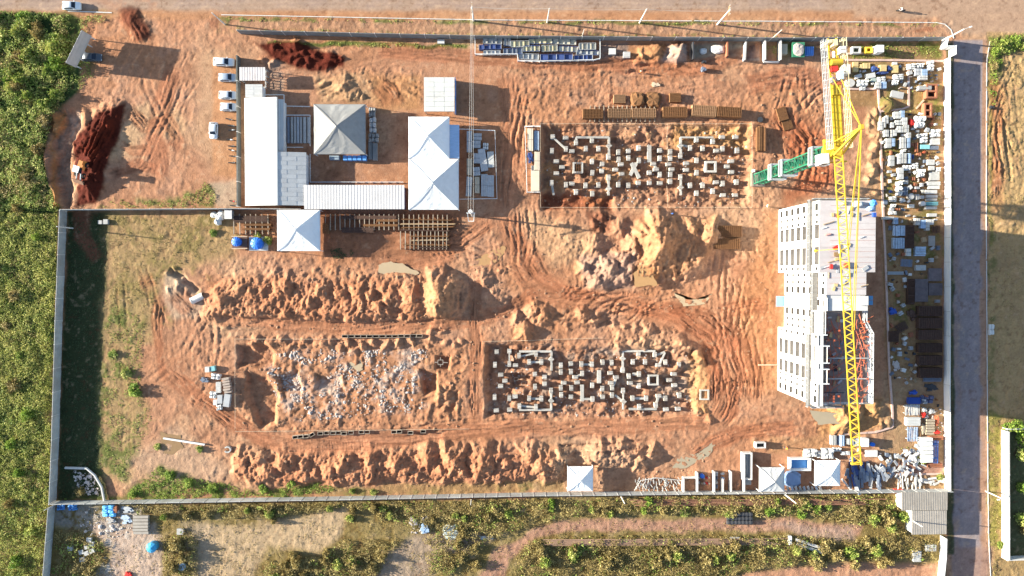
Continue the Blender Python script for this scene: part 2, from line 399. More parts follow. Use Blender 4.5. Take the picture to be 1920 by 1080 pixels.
# street, verge, crossing
paint(rect(-3000, -3000, 5000, 24), s(198, 166, 146), 1, 6, 0.4); paint(rect(-200, 20, 1775, 37), s(214, 156, 116), 0.7, 5, 0.4)
paint(rect(-3000, -3000, 1700, 15), s(184, 158, 148), 0.7, 5, 0.6, -0.1); paint(rect(-200, 3, 1800, 7), s(214, 184, 164), .5, 3, .5); paint(rect(-200, 12, 1700, 15), s(216, 186, 166), .5, 3, .5); paint([(150, -5), (330, -5), (300, 20), (210, 24)], s(206, 150, 118), .6, 8, 1, 0)
paint([(1500, -900), (5000, -900), (5000, 60), (1850, 66), (1780, 60), (1760, 38), (1600, 34)], s(206, 170, 146), 0.9, 10)
paint([(440, 38), (880, 42), (1760, 46), (1775, 70), (880, 66), (450, 56)], s(202, 158, 130), 0.7, 4, 0.4)
paint([(405, 30), (900, 38), (1440, 41), (1760, 44), (1760, 49), (900, 45), (420, 40)], GREEN, 0.85, 3, 0.5, 0.0)
paint([(470, 52), (890, 62), (1760, 66), (1760, 72), (890, 68), (470, 58)], GREEN, 0.7, 3, 0.8, 0.2)
paint(rect(410, 30, 460, 62), GREEN, 0.6, 5, 1, 0.1)
# vegetation ground
THICKET = [(-900, 20), (125, 24), (150, 30), (152, 66), (150, 120), (148, 175), (112, 205), (92, 236), (84, 300), (96, 350), (116, 388), (112, 396), (93, 945), (84, 1300), (-900, 1300)]
paint(THICKET, DGREEN, 1, 5, 0.7); paint(THICKET, OLIVE, 0.8, 5, 1, 0.15)
paint([(125, 24), (205, 26), (200, 40), (160, 45), (165, 90), (180, 130), (160, 170), (130, 180)], GREEN, 0.6, 8, 1, 0.0)
paint([(500, 76), (880, 84), (876, 92), (640, 88), (500, 82)], GREEN, 0.95, 3, 0.6)
paint([(185, 388), (215, 372), (330, 372), (385, 340), (425, 350), (400, 388)], GREEN, 0.85, 6, 1, 0.0)
paint([(127, 393), (206, 396), (196, 640), (190, 860), (205, 938), (104, 940)], s(54, 76, 46), 0.95, 6, 0.6)  # grass darkened to carry the long wall's shade in its colour
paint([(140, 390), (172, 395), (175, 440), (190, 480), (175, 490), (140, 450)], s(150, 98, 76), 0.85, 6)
paint([(200, 398), (440, 400), (440, 480), (300, 520), (290, 640), (200, 640)], TAN, 0.8, 14, 1); paint([(200, 398), (440, 400), (420, 500), (300, 640), (195, 640)], OLIVE, 0.7, 14, 1, 0.12)
paint([(195, 560), (270, 560), (260, 720), (280, 760), (240, 900), (190, 900)], TAN, 0.8, 14); paint([(195, 560), (275, 600), (265, 720), (290, 780), (240, 905), (185, 900)], GREEN, 0.9, 10, 1, 0.08)
paint([(240, 860), (330, 800), (430, 880), (400, 905), (300, 900)], s(214, 176, 150), 0.7, 12)
paint([(100, 938), (230, 930), (300, 870), (340, 890), (430, 905), (480, 922), (600, 902), (640, 915), (600, 932), (300, 938)], GREEN, 0.95, 7, 1, -0.2)
paint([(600, 915), (1060, 900), (1060, 922), (600, 932)], s(180, 150, 104), 0.7, 5, 1); paint([(600, 918), (1000, 908), (1000, 922), (600, 932)], GREEN, 0.6, 4, 1, 0.15)
paint([(1480, 210), (1560, 260), (1560, 340), (1500, 360), (1470, 300)], s(206, 128, 92), 0.8, 14); paint([(1470, 355), (1560, 320), (1560, 360), (1470, 385)], s(196, 110, 74), 0.6, 10)
paint([(88, 225), (110, 205), (135, 205), (150, 235), (128, 300), (130, 385), (112, 380), (94, 330)], s(176, 146, 128), 0.8, 6); paint([(90, 220), (118, 205), (112, 235), (96, 260), (110, 385), (100, 385)], s(216, 150, 92), 0.9, 4, 1)
# pale patches, slurry, pads
paint([(122, 215), (150, 212), (155, 240), (140, 262), (126, 250)], s(222, 192, 172), 0.9, 5)
paint([(1700, 158), (1768, 158), (1768, 215), (1700, 215)], s(134, 132, 66), 0.8, 5, 1, 0.0)
paint([(205, 215), (270, 195), (285, 235), (245, 290), (210, 300)], s(226, 186, 148), 0.8, 10); paint([(270, 205), (330, 205), (350, 240), (330, 262), (280, 250)], s(226, 186, 148), 0.7, 10)
paint([(395, 345), (445, 335), (447, 385), (405, 386)], s(218, 188, 164), 0.9, 6); paint(rect(398, 110, 447, 330), s(222, 162, 120), 0.8, 5, 0.5)
paint([(590, 140), (690, 135), (700, 190), (600, 195)], s(212, 172, 134), 0.8, 10); paint([(690, 140), (790, 145), (790, 210), (700, 205)], s(212, 158, 106), 0.6, 10)
paint([(500, 108), (530, 112), (530, 180), (500, 180)], GREY, 0.5, 4)
paint([(312, 515), (345, 520), (380, 560), (370, 600), (320, 600), (304, 560)], s(216, 188, 164), 0.85, 8)
paint([(980, 395), (1110, 430), (1110, 490), (1040, 500), (990, 450)], s(222, 178, 140), 0.7, 16)
paint([(1190, 405), (1340, 405), (1340, 470), (1260, 520), (1190, 505)], s(214, 156, 114), 0.65, 12); paint([(1085, 480), (1190, 470), (1180, 540), (1100, 540)], s(196, 160, 144), 0.8, 8)
paint([(770, 525), (850, 525), (850, 600), (760, 600)], s(218, 162, 120), 0.6, 12); paint([(1185, 498), (1235, 498), (1235, 530), (1180, 530)], s(212, 150, 104), 0.8, 6)
paint([(380, 520), (700, 520), (800, 540), (790, 600), (400, 600)], s(210, 142, 106), 0.7, 10); paint([(440, 845), (1040, 845), (1040, 900), (440, 905)], s(210, 140, 104), 0.7, 10)
paint(PIT_B, s(206, 146, 110), 0.7, 8); paint([(500, 660), (800, 650), (810, 770), (560, 790), (500, 740)], s(212, 172, 154), 0.6, 12, 1, 0.0); paint([(510, 664), (600, 655), (800, 655), (810, 760), (560, 785), (505, 740)], s(224, 200, 188), 0.75, 10, 1, 0.22)
paint(PIT_A, s(186, 136, 110), 0.75, 6, 0.6); paint(PIT_C, s(184, 136, 112), 0.75, 6, 0.6)
paint(PIT_A, s(176, 158, 146), 0.7, 8, 1, 0.18); paint(PIT_C, s(172, 154, 144), 0.7, 8, 1, 0.18); paint(PIT_A, s(222, 158, 104), 0.8, 8, 1, 0.22); paint([(1260, 236), (1400, 236), (1400, 290), (1340, 262), (1260, 275)], s(224, 170, 116), 0.8, 8)  # grey patches paint the shadows lying in both pits
paint([(1290, 650), (1330, 660), (1330, 780), (1295, 770)], s(224, 168, 118), 0.7, 8)
paint([(1440, 400), (1460, 395), (1460, 740), (1400, 740), (1380, 560)], s(196, 138, 98), 0.7, 16)
paint([(1520, 760), (1660, 740), (1670, 800), (1540, 820)], s(218, 166, 112), 0.8, 8); paint([(1440, 820), (1600, 815), (1600, 850), (1440, 850)], s(216, 164, 122), 0.8, 8)
paint([(1626, 190), (1645, 190), (1650, 385), (1630, 385)], s(222, 176, 136), 0.8, 5); paint([(1585, 165), (1645, 170), (1645, 200), (1590, 200)], s(176, 140, 96), 0.8, 6)
paint([(1250, 85), (1290, 85), (1290, 118), (1235, 120)], s(204, 182, 172), 0.9, 4); paint([(1385, 85), (1425, 85), (1425, 116), (1385, 118)], s(204, 184, 172), 0.9, 3, 0.6)
paint([(1180, 88), (1250, 88), (1240, 122), (1185, 118)], s(214, 158, 112), 0.7, 6); paint(rect(1128, 78, 1180, 112), s(150, 140, 138), 0.7, 4); paint(rect(1295, 82, 1390, 108), s(200, 190, 170), 0.7, 4, 0.5)
# storage yard along the road wall
YARD = [(1590, 80), (1768, 80), (1768, 915), (1660, 915), (1662, 700), (1650, 390), (1645, 170), (1590, 165)]
paint(YARD, s(196, 158, 116), 0.85, 5, 0.5); paint(YARD, s(126, 124, 66), 0.85, 5, 1, 0.16); paint(rect(1650, 700, 1768, 915), s(204, 164, 130), 0.8, 10)
paint(rect(1590, 78, 1768, 112), s(122, 122, 62), 0.8, 4, 1, 0.0); paint(rect(1430, 82, 1560, 100), s(118, 120, 64), 0.8, 4, 1, -0.1)
paint([(1720, 150), (1760, 155), (1760, 215), (1700, 215)], s(200, 168, 110), 0.7, 8); paint(rect(1752, 120, 1769, 260), s(128, 132, 60), 0.8, 4, 1, 0.05); paint(rect(1675, 866, 1768, 890), s(196, 150, 136), 0.9, 3, .3)
# right field, road and verges
paint(rect(1850, 60, 5000, 800), s(214, 178, 130), 1, 4, 0.4); paint(rect(1850, 60, 5000, 800), s(196, 160, 120), 0.7, 4, 1, 0.12); paint([(1866, 150), (1885, 160), (1880, 380), (1862, 400)], s(206, 146, 104), 0.6, 8)
paint([(1852, 70), (1920, 62), (1925, 90), (1880, 105), (1870, 160), (1856, 230), (1850, 120)], GREEN, 0.8, 6, 1, -0.25); paint(rect(1848, 150, 1860, 460), s(178, 160, 92), 0.8, 3); paint(rect(1848, 440, 1868, 780), s(110, 118, 62), 0.7, 4, 1, 0)  # lower verge strip painted darker where the block's shadow falls
paint(rect(1850, 776, 5000, 1500), TAN, 0.9, 4); paint(rect(1850, 776, 1880, 1500), s(160, 156, 76), 0.8, 4, 1, 0.0); paint(rect(1886, 805, 5000, 1044), s(96, 104, 70), 0.9, 3, .3)
paint(rect(1785, 76, 1849, 3000), s(182, 166, 170), 1, 2.5, 0.3); paint(rect(1785, 76, 1789, 1030), s(150, 136, 130), 0.6, 2, 0.4); paint(rect(1838, 76, 1852, 3000), s(206, 160, 132), 0.9, 4, 0.8); paint(rect(1786, 90, 1800, 1030), s(190, 150, 130), 0.5, 5, 1.2, 0.0); paint(rect(1800, 100, 1840, 3000), s(150, 140, 144), 0.5, 8, 1.2, 0.15); paint(rect(1806, 90, 1812, 3000), s(196, 180, 178), .35, 3, .6); paint(rect(1826, 90, 1831, 3000), s(196, 180, 178), .35, 3, .6); paint(rect(1782, 1025, 1860, 3000), s(190, 152, 138), .8, 6); paint(rect(1775, 80, 1788, 1040), s(84, 92, 62), 0.9, 2, 0.5)  # last strip paints the shade behind the white wall as dark green
# the strip beyond the lower wall
LOW = [(-900, 946), (110, 946), (900, 936), (1772, 922), (1768, 1400), (-900, 1400)]
paint(LOW, s(146, 128, 76), 0.95, 4, 0.4); paint(LOW, s(190, 164, 120), 0.8, 6, 1, 0.05); paint(LOW, s(124, 116, 62), 0.6, 4, 1, 0.2)
paint([(365, 985), (470, 985), (600, 960), (650, 955), (640, 1000), (600, 1035), (500, 1020), (470, 1090), (380, 1090)], s(216, 186, 152), 0.95, 9); paint([(700, 1090), (720, 1040), (780, 1000), (900, 1000), (930, 1010), (880, 1040), (830, 1030), (800, 1090)], s(196, 172, 156), 0.8, 10)
paint([(895, 1090), (925, 1035), (985, 1000), (1040, 975), (1380, 972), (1500, 975), (1620, 985), (1610, 1003), (1500, 998), (1060, 996), (1000, 1010), (960, 1050), (945, 1090)], s(204, 156, 134), 0.95, 5, 0.8)
paint([(1330, 1090), (1420, 1072), (1560, 1056), (1765, 1056), (1765, 1300), (1330, 1300)], s(214, 160, 132), 0.95, 6, 0.8); paint([(1450, 985), (1600, 985), (1600, 1012), (1500, 1006)], s(200, 170, 156), 0.7, 6)
paint([(165, 985), (215, 965), (290, 985), (305, 1020), (300, 1090), (190, 1090), (215, 1040)], s(224, 196, 180), 0.95, 9); paint([(100, 950), (270, 950), (260, 985), (205, 1000), (100, 985)], s(186, 178, 172), 0.85, 9, 1, -0.2); paint([(200, 985), (240, 1000), (210, 1080), (185, 1080)], s(206, 204, 204), 0.8, 6, 1, 0)
paint([(340, 980), (400, 985), (390, 1080), (360, 1080)], s(190, 172, 156), 0.5, 10)
paint([(560, 395), (880, 395), (850, 480), (700, 490), (600, 480)], s(160, 108, 82), 0.7, 12)  # shadow of the timber racks painted onto the soil
for w, m, k, fl in HAUL:
    a = (m * (0.6 if fl > 0.5 else 0.45))[..., None]; C[w] = C[w] * (1 - a) + (s(206, 140, 106) if fl > 0.5 else s(184, 108, 76)) * a
    C[w] *= (1 + 0.34 * m * np.clip(k, -1, .8) * np.array([[[0.8]]])[..., 0])[..., None]
speck(RUT * sm(-0.3, 0.4, n_sm), s(196, 130, 98), 0.38)
speck(sm(0.30, 0.55, n_fine * 0.7 + n_sm * 0.5), s(226, 190, 158), 0.30); speck(sm(0.28, 0.55, -n_fine * 0.8 - n_sm * 0.4), s(140, 92, 68), 0.35)
# fresh red laterite dumped over everything
paint([(218, 18), (262, 15), (282, 72), (262, 82), (232, 50)], RED, 0.75, 5, 1); paint([(476, 78), (560, 76), (648, 110), (646, 130), (560, 134), (520, 112)], RED, 0.95, 4, 1)
paint([(143, 262), (190, 212), (236, 196), (232, 230), (212, 300), (180, 380), (142, 384)], RED, 0.96, 4, 1); paint([(150, 262), (200, 225), (225, 215), (205, 280), (170, 320)], s(138, 54, 30), 0.55, 6, 1, 0.12)
paint([(1095, 392), (1150, 392), (1145, 430), (1105, 432)], RED, 0.65, 8, 1); paint([(1020, 366), (1150, 366), (1150, 388), (1020, 388)], s(150, 74, 46), 0.7, 5)
paint([(1470, 215), (1520, 235), (1560, 290), (1560, 345), (1500, 350), (1475, 290)], s(196, 112, 76), 0.5, 16, 1, -.1)
C *= (1 + 0.12 * n_fine + 0.08 * n_sm + 0.08 * n_f2)[..., None]
C[..., 1] *= 0.965; C[..., 2] *= 0.90
C = np.clip(C, 0.004, 0.8)

def mesh_np(name, verts, faces, smooth=False):
    me = bpy.data.meshes.new(name)
    nv, nf, k = len(verts), len(faces), faces.shape[1]
    me.vertices.add(nv); me.vertices.foreach_set("co", np.ascontiguousarray(verts, np.float32).ravel())
    me.loops.add(nf * k); me.loops.foreach_set("vertex_index", np.ascontiguousarray(faces, np.int32).ravel())
    me.polygons.add(nf); me.polygons.foreach_set("loop_start", np.arange(0, nf * k, k, dtype=np.int32))
    me.polygons.foreach_set("use_smooth", np.full(nf, smooth, bool))
    me.update(calc_edges=True)
    return me
def vcol(me, rgb):
    a = me.color_attributes.new("Col", 'FLOAT_COLOR', 'POINT')
    a.data.foreach_set("color", np.concatenate([rgb, np.ones((len(rgb), 1))], 1).astype(np.float32).ravel())

def ground_material(name, fine, bump, rgh=0.95):
    m = bpy.data.materials.new(name); m.use_nodes = True
    n = m.node_tree.nodes; l = m.node_tree.links; b = n["Principled BSDF"]
    at = n.new("ShaderNodeVertexColor"); at.layer_name = "Col"
    ge = n.new("ShaderNodeNewGeometry")
    n1 = n.new("ShaderNodeTexNoise"); n1.inputs["Scale"].default_value = 2.3; n1.inputs["Detail"].default_value = 6; n1.inputs["Roughness"].default_value = 0.7
    n2 = n.new("ShaderNodeTexNoise"); n2.inputs["Scale"].default_value = 0.55; n2.inputs["Detail"].default_value = 5
    for q in (n1, n2): l.new(ge.outputs["Position"], q.inputs["Vector"])
    mr = n.new("ShaderNodeMapRange"); mr.inputs[1].default_value = 0.3; mr.inputs[2].default_value = 0.7; mr.inputs[3].default_value = 1 - fine; mr.inputs[4].default_value = 1 + fine
    l.new(n1.outputs[0], mr.inputs[0])
    mr2 = n.new("ShaderNodeMapRange"); mr2.inputs[1].default_value = 0.3; mr2.inputs[2].default_value = 0.7; mr2.inputs[3].default_value = 1 - fine * 0.6; mr2.inputs[4].default_value = 1 + fine * 0.6
    l.new(n2.outputs[0], mr2.inputs[0])
    mu = n.new("ShaderNodeMath"); mu.operation = 'MULTIPLY'; l.new(mr.outputs[0], mu.inputs[0]); l.new(mr2.outputs[0], mu.inputs[1])
    vm = n.new("ShaderNodeVectorMath"); vm.operation = 'SCALE'; l.new(at.outputs[0], vm.inputs[0]); l.new(mu.outputs[0], vm.inputs["Scale"])
    l.new(vm.outputs[0], b.inputs["Base Color"])
    bp = n.new("ShaderNodeBump"); bp.inputs["Strength"].default_value = bump; bp.inputs["Distance"].default_value = 0.18
    n3 = n.new("ShaderNodeTexNoise"); n3.inputs["Scale"].default_value = 3.6; n3.inputs["Detail"].default_value = 4; n3.inputs["Roughness"].default_value = 0.65
    l.new(ge.outputs["Position"], n3.inputs["Vector"]); l.new(n3.outputs[0], bp.inputs["Height"]); l.new(bp.outputs[0], b.inputs["Normal"])
    b.inputs["Roughness"].default_value = rgh; b.inputs["Specular IOR Level"].default_value = 0.15
    return m
M_SOIL = ground_material("soil", 0.16, 0.55)
M_ROAD = ground_material("dusty_asphalt", 0.15, 0.12, 0.9)

_idx = np.arange(NYG * NXG).reshape(NYG, NXG)
_q = np.stack([_idx[:-1, :-1], _idx[:-1, 1:], _idx[1:, 1:], _idx[1:, :-1]], -1).reshape(-1, 4)
_cx = (GX[:-1, :-1] + GX[1:, 1:]).ravel() / 2; _cy = (GY[:-1, :-1] + GY[1:, 1:]).ravel() / 2
_kerb_y = np.interp(_cx, [125, 210, 420, 900, 1440, 1760, 1785], [21, 24, 27.5, 37, 39.5, 42, 60])
is_top = (_cy < _kerb_y)
is_right = (_cx > 1790) & (_cx < 1848) & (_cy > 60) & ~is_top
V = np.stack([GXW.ravel(), GYW.ravel(), HT.ravel()], 1); CC = C.reshape(-1, 3)
def piece(name, sel, mat):
    f = _q[sel]; u, inv = np.unique(f, return_inverse=True)
    me = mesh_np(name, V[u], inv.reshape(-1, 4), True); vcol(me, CC[u]); me.materials.append(mat)
    o = bpy.data.objects.new(name, me); COL.objects.link(o); o["kind"] = "structure"; return o
piece("ground", ~(is_top | is_right), M_SOIL)
piece("street", is_top, M_ROAD)
piece("side_road", is_right, M_ROAD)
# ------------------------------------------------------------------ materials
_mats = {}
def M(name, col, rough=0.8, metal=0.0, var=0.12, scale=1.2, bump=0.0, dirt=0.0, dcol=(0.25, 0.16, 0.10), spec=0.3, stretch=(1, 1, 1), trans=0.0):
    if name in _mats: return _mats[name]
    m = bpy.data.materials.new(name); m.use_nodes = True
    n = m.node_tree.nodes; l = m.node_tree.links; b = n["Principled BSDF"]
    ge = n.new("ShaderNodeNewGeometry"); oi = n.new("ShaderNodeObjectInfo")
    mp = n.new("ShaderNodeMapping"); mp.inputs["Scale"].default_value = stretch; l.new(ge.outputs["Position"], mp.inputs[0])
    nz = n.new("ShaderNodeTexNoise"); nz.inputs["Scale"].default_value = scale; nz.inputs["Detail"].default_value = 6; nz.inputs["Roughness"].default_value = 0.68
    l.new(mp.outputs[0], nz.inputs["Vector"])
    mr = n.new("ShaderNodeMapRange"); mr.inputs[1].default_value = 0.25; mr.inputs[2].default_value = 0.75; mr.inputs[3].default_value = 1 - var; mr.inputs[4].default_value = 1 + var
    l.new(nz.outputs[0], mr.inputs[0])
    m2 = n.new("ShaderNodeMapRange"); m2.inputs[3].default_value = 1 - var * 0.6; m2.inputs[4].default_value = 1 + var * 0.6; l.new(oi.outputs["Random"], m2.inputs[0])
    mu = n.new("ShaderNodeMath"); mu.operation = 'MULTIPLY'; l.new(mr.outputs[0], mu.inputs[0]); l.new(m2.outputs[0], mu.inputs[1])
    vm = n.new("ShaderNodeVectorMath"); vm.operation = 'SCALE'; vm.inputs[0].default_value = col[:3]; l.new(mu.outputs[0], vm.inputs["Scale"])
    out = vm.outputs[0]
    if dirt > 0:
        n2 = n.new("ShaderNodeTexNoise"); n2.inputs["Scale"].default_value = scale * 0.45; n2.inputs["Detail"].default_value = 7; n2.inputs["Roughness"].default_value = 0.75; l.new(ge.outputs["Position"], n2.inputs["Vector"])
        m3 = n.new("ShaderNodeMapRange"); m3.inputs[1].default_value = 0.48; m3.inputs[2].default_value = 0.72; m3.inputs[3].default_value = 0; m3.inputs[4].default_value = dirt; l.new(n2.outputs[0], m3.inputs[0])
        mx = n.new("ShaderNodeMix"); mx.data_type = 'RGBA'; l.new(m3.outputs[0], mx.inputs[0]); l.new(out, mx.inputs[6]); mx.inputs[7].default_value = (*dcol, 1); out = mx.outputs[2]
    l.new(out, b.inputs["Base Color"])
    b.inputs["Roughness"].default_value = rough; b.inputs["Metallic"].default_value = metal; b.inputs["Specular IOR Level"].default_value = spec
    if bump:
        bp = n.new("ShaderNodeBump"); bp.inputs["Strength"].default_value = bump; bp.inputs["Distance"].default_value = 0.05; l.new(nz.outputs[0], bp.inputs["Height"]); l.new(bp.outputs[0], b.inputs["Normal"])
    _mats[name] = m
    return m
WHITE_PAINT = M("white_paint", (0.78, 0.77, 0.75), 0.6, var=0.05, dirt=0.15)
ROOF_WHITE = M("white_roof_sheet", (0.74, 0.73, 0.72), 0.55, var=0.08, scale=0.5, dirt=0.35, dcol=(0.5, 0.42, 0.36))
ROOF_GREY = M("grey_roof_sheet", (0.50, 0.49, 0.48), 0.6, var=0.10, scale=0.6, dirt=0.25, dcol=(0.36, 0.30, 0.26))
ROOF_OLD = M("weathered_fibre_roof", (0.34, 0.30, 0.26), 0.85, var=0.16, scale=0.7, dirt=0.4, dcol=(0.2, 0.16, 0.13))
CANVAS = M("white_canvas", (0.80, 0.80, 0.80), 0.7, var=0.06, scale=0.6, dirt=0.22, dcol=(0.55, 0.50, 0.45))
CANVAS_OLD = M("soiled_grey_canvas", (0.29, 0.28, 0.27), 0.8, var=0.16, scale=0.5, dirt=0.4, dcol=(0.22, 0.20, 0.19))
CANVAS_DULL = M("dull_canvas", (0.55, 0.54, 0.53), 0.8, var=0.12, scale=0.6, dirt=0.35, dcol=(0.34, 0.31, 0.29))
BLUE_PAINT = M("blue_paint", (0.03, 0.08, 0.35), 0.55, var=0.15)
BLUE_SHEET = M("blue_sheet", (0.08, 0.26, 0.60), 0.6, var=0.15, bump=0.3)
PLASTER = M("white_plaster", (0.78, 0.77, 0.76), 0.85, var=0.07, scale=0.5, dirt=0.22, dcol=(0.5, 0.42, 0.36))
CONC = M("concrete", (0.44, 0.42, 0.40), 0.9, var=0.14, scale=0.8, dirt=0.3, dcol=(0.30, 0.22, 0.17))
CONC_PALE = M("pale_concrete", (0.60, 0.57, 0.54), 0.9, var=0.10, scale=0.8, dirt=0.2, dcol=(0.36, 0.27, 0.2))
CONC_DECK = M("deck_concrete", (0.50, 0.45, 0.44), 0.9, var=0.12, scale=0.35, dirt=0.35, dcol=(0.34, 0.25, 0.23), stretch=(0.4, 2.5, 1))
CONC_WALL = M("precast_panel", (0.40, 0.40, 0.39), 0.9, var=0.22, scale=0.7, dirt=0.55, dcol=(0.28, 0.22, 0.17))
STONE = M("rubble_stone", (0.50, 0.43, 0.39), 0.9, var=0.25, scale=1.5, dirt=0.35, dcol=(0.36, 0.22, 0.14))
STEEL = M("galvanised_steel", (0.46, 0.47, 0.48), 0.5, metal=0.3, var=0.12)
DARK = M("dark_metal", (0.05, 0.05, 0.055), 0.6, var=0.2)
RUST = M("rusty_rebar", (0.20, 0.095, 0.04), 0.9, var=0.3, scale=2.5, dirt=0.4, dcol=(0.12, 0.05, 0.03))
RUST_DARK = M("dark_rust", (0.10, 0.055, 0.04), 0.9, var=0.3, scale=2.5)
YELLOW = M("crane_yellow", (0.60, 0.40, 0.035), 0.55, var=0.16, scale=1.8, dirt=0.35, dcol=(.34, .22, .07))
YELLOW_PALE = M("faded_yellow", (0.70, 0.60, 0.36), 0.7, var=0.12, dirt=0.25)
GREEN_P = M("mast_green", (0.022, 0.15, 0.085), 0.55, var=0.2, dirt=0.25, dcol=(.10,.12,.08))
ORANGE_P = M("prop_orange", (0.46, 0.11, 0.05), 0.7, var=0.25, scale=2, dirt=.3)
RED_P = M("red_paint", (0.60, 0.04, 0.03), 0.5, var=0.15)
BRICK = M("red_brick", (0.34, 0.13, 0.07), 0.9, var=0.2, scale=2)
WOOD = M("timber", (0.42, 0.29, 0.17), 0.85, var=0.22, scale=2, dirt=0.3, dcol=(0.2, 0.13, 0.08))
WOOD_PALE = M("pale_timber", (0.58, 0.44, 0.31), 0.85, var=0.15, scale=2)
PLY = M("formwork_ply", (0.58, 0.42, 0.18), 0.8, var=0.2, scale=1.6, dirt=0.3, dcol=(0.5, 0.46, 0.40))
PLASTIC_W = M("white_wrap", (0.60, 0.59, 0.57), 0.6, var=0.10, scale=2.5, bump=0.6, dirt=0.15, dcol=(0.42, 0.38, 0.34))
BLOCK_W = M("white_block", (0.47, 0.455, 0.43), 0.9, var=0.28, scale=2, dirt=0.2, dcol=(0.4, 0.34, 0.29))
BLOCK_G = M("grey_block", (0.40, 0.40, 0.41), 0.9, var=0.14, scale=2, dirt=0.25)
SLATE = M("blue_grey_panel", (0.17, 0.20, 0.26), 0.6, var=0.2, scale=1.5, dirt=0.2)
NAVY = M("navy_formwork", (0.05, 0.08, 0.22), 0.6, var=0.25, scale=2)
TEAL = M("teal_panel", (0.22, 0.48, 0.50), 0.6, var=0.15)
GLASS = M("dark_glass", (0.015, 0.02, 0.035), 0.12, var=0.1, spec=0.5)
PANE = M("window_pane", (0.03, 0.03, 0.03), 0.4, var=0.2, spec=0.2)
TYRE = M("tyre_rubber", (0.02, 0.02, 0.02), 0.9)
CAR_WHITE = M("car_white", (0.78, 0.79, 0.80), 0.25, var=0.03, spec=0.5)
CAR_SILVER = M("car_silver", (0.48, 0.54, 0.62), 0.3, metal=0.3, var=0.03, spec=0.5)
CAR_GREY = M("car_dark_grey", (0.09, 0.10, 0.12), 0.3, metal=0.3, var=0.03, spec=0.5)
LAMP = M("lamp_glass", (0.7, 0.7, 0.68), 0.2, var=0.02)
SKIN = M("skin", (0.30, 0.17, 0.11), 0.6)
MUD = M("muddy_water", (0.44, 0.33, 0.21), 0.25, var=0.06, scale=0.4, spec=0.4)
MUD_GREEN = M("murky_water", (0.36, 0.29, 0.20), 0.2, var=0.06, scale=0.4, spec=0.4)
WIRE = M("overhead_wire", (0.5, 0.48, 0.46), 0.6)

# ------------------------------------------------------------------ mesh builder
class MB:
    def __init__(s): s.v = []; s.f = []; s.m = []; s.cur = 0
    def add(s, vs, fs):
        o = len(s.v); s.v.extend(tuple(p) for p in vs); s.f.extend(tuple(i + o for i in q) for q in fs); s.m.extend([s.cur] * len(fs)); return s
    def hexa(s, p):
        return s.add(p, [(3, 2, 1, 0), (4, 5, 6, 7), (0, 1, 5, 4), (1, 2, 6, 5), (2, 3, 7, 6), (3, 0, 4, 7)])
    def box(s, x0, y0, z0, x1, y1, z1):
        return s.hexa([(x0, y0, z0), (x1, y0, z0), (x1, y1, z0), (x0, y1, z0), (x0, y0, z1), (x1, y0, z1), (x1, y1, z1), (x0, y1, z1)])
    def rbox(s, cx, cy, z0, z1, sx, sy, a=0.0, taper=1.0):
        c, n = math.cos(a), math.sin(a); P = []
        for z, k in ((z0, 1), (z1, taper)):
            for u, v in ((-1, -1), (1, -1), (1, 1), (-1, 1)):
                P.append((cx + (u * c * sx - v * n * sy) * k / 2, cy + (u * n * sx + v * c * sy) * k / 2, z))
        return s.hexa(P)
    def beam(s, a, b, w, h=None, up=(0, 0, 1)):
        a, b = Vector(a), Vector(b); h = h or w; d = (b - a).normalized(); u = Vector(up)
        if abs(d.dot(u)) > 0.98: u = Vector((1, 0, 0))
        x = d.cross(u).normalized() * w / 2; y = x.cross(d).normalized() * h / 2
        return s.hexa([a - x - y, a + x - y, a + x + y, a - x + y, b - x - y, b + x - y, b + x + y, b - x + y])
    def tube(s, pts, r, n=6, cap=True):
        pts = [Vector(p) for p in pts]; rings = []; r = r if isinstance(r, (list, tuple)) else [r] * len(pts)
        for i, p in enumerate(pts):
            d = (pts[min(i + 1, len(pts) - 1)] - pts[max(i - 1, 0)]).normalized(); u = Vector((0, 0, 1)) if abs(d.z) < 0.95 else Vector((1, 0, 0))
            x = d.cross(u).normalized(); y = x.cross(d)
            rings.append([p + (x * math.cos(k * 6.2832 / n) + y * math.sin(k * 6.2832 / n)) * r[i] for k in range(n)])
        vs = [v for g in rings for v in g]; fs = []
        for i in range(len(pts) - 1):
            for k in range(n): fs.append((i * n + k, i * n + (k + 1) % n, (i + 1) * n + (k + 1) % n, (i + 1) * n + k))
        if cap: fs += [tuple(range(n - 1, -1, -1)), tuple((len(pts) - 1) * n + k for k in range(n))]
        return s.add(vs, fs)
    def cyl(s, x, y, z0, z1, r0, r1=None, n=14):
        r1 = r0 if r1 is None else r1
        vs = [(x + math.cos(k * 6.2832 / n) * r, y + math.sin(k * 6.2832 / n) * r, z) for z, r in ((z0, r0), (z1, r1)) for k in range(n)]
        return s.add(vs, [(k, (k + 1) % n, n + (k + 1) % n, n + k) for k in range(n)] + [tuple(range(n - 1, -1, -1)), tuple(range(n, 2 * n))])
    def quad(s, a, b, c, d): return s.add([a, b, c, d], [(0, 1, 2, 3)])
    def mesh(s, name, mats, smooth=False):
        me = bpy.data.meshes.new(name); me.from_pydata(s.v, [], s.f)
        for m in (mats if isinstance(mats, (list, tuple)) else [mats]): me.materials.append(m)
        if len(me.materials) > 1: me.polygons.foreach_set("material_index", s.m)
        if smooth: me.polygons.foreach_set("use_smooth", [True] * len(me.polygons))
        me.update(); return me
    def obj(s, name, mats, parent=None, smooth=False, loc=None):
        return link(name, s.mesh(name, mats, smooth), parent, loc)
def link(name, me, parent=None, loc=None):
    o = bpy.data.objects.new(name, me); COL.objects.link(o)
    if parent is not None: o.parent = parent
    if loc is not None: o.location = loc
    return o
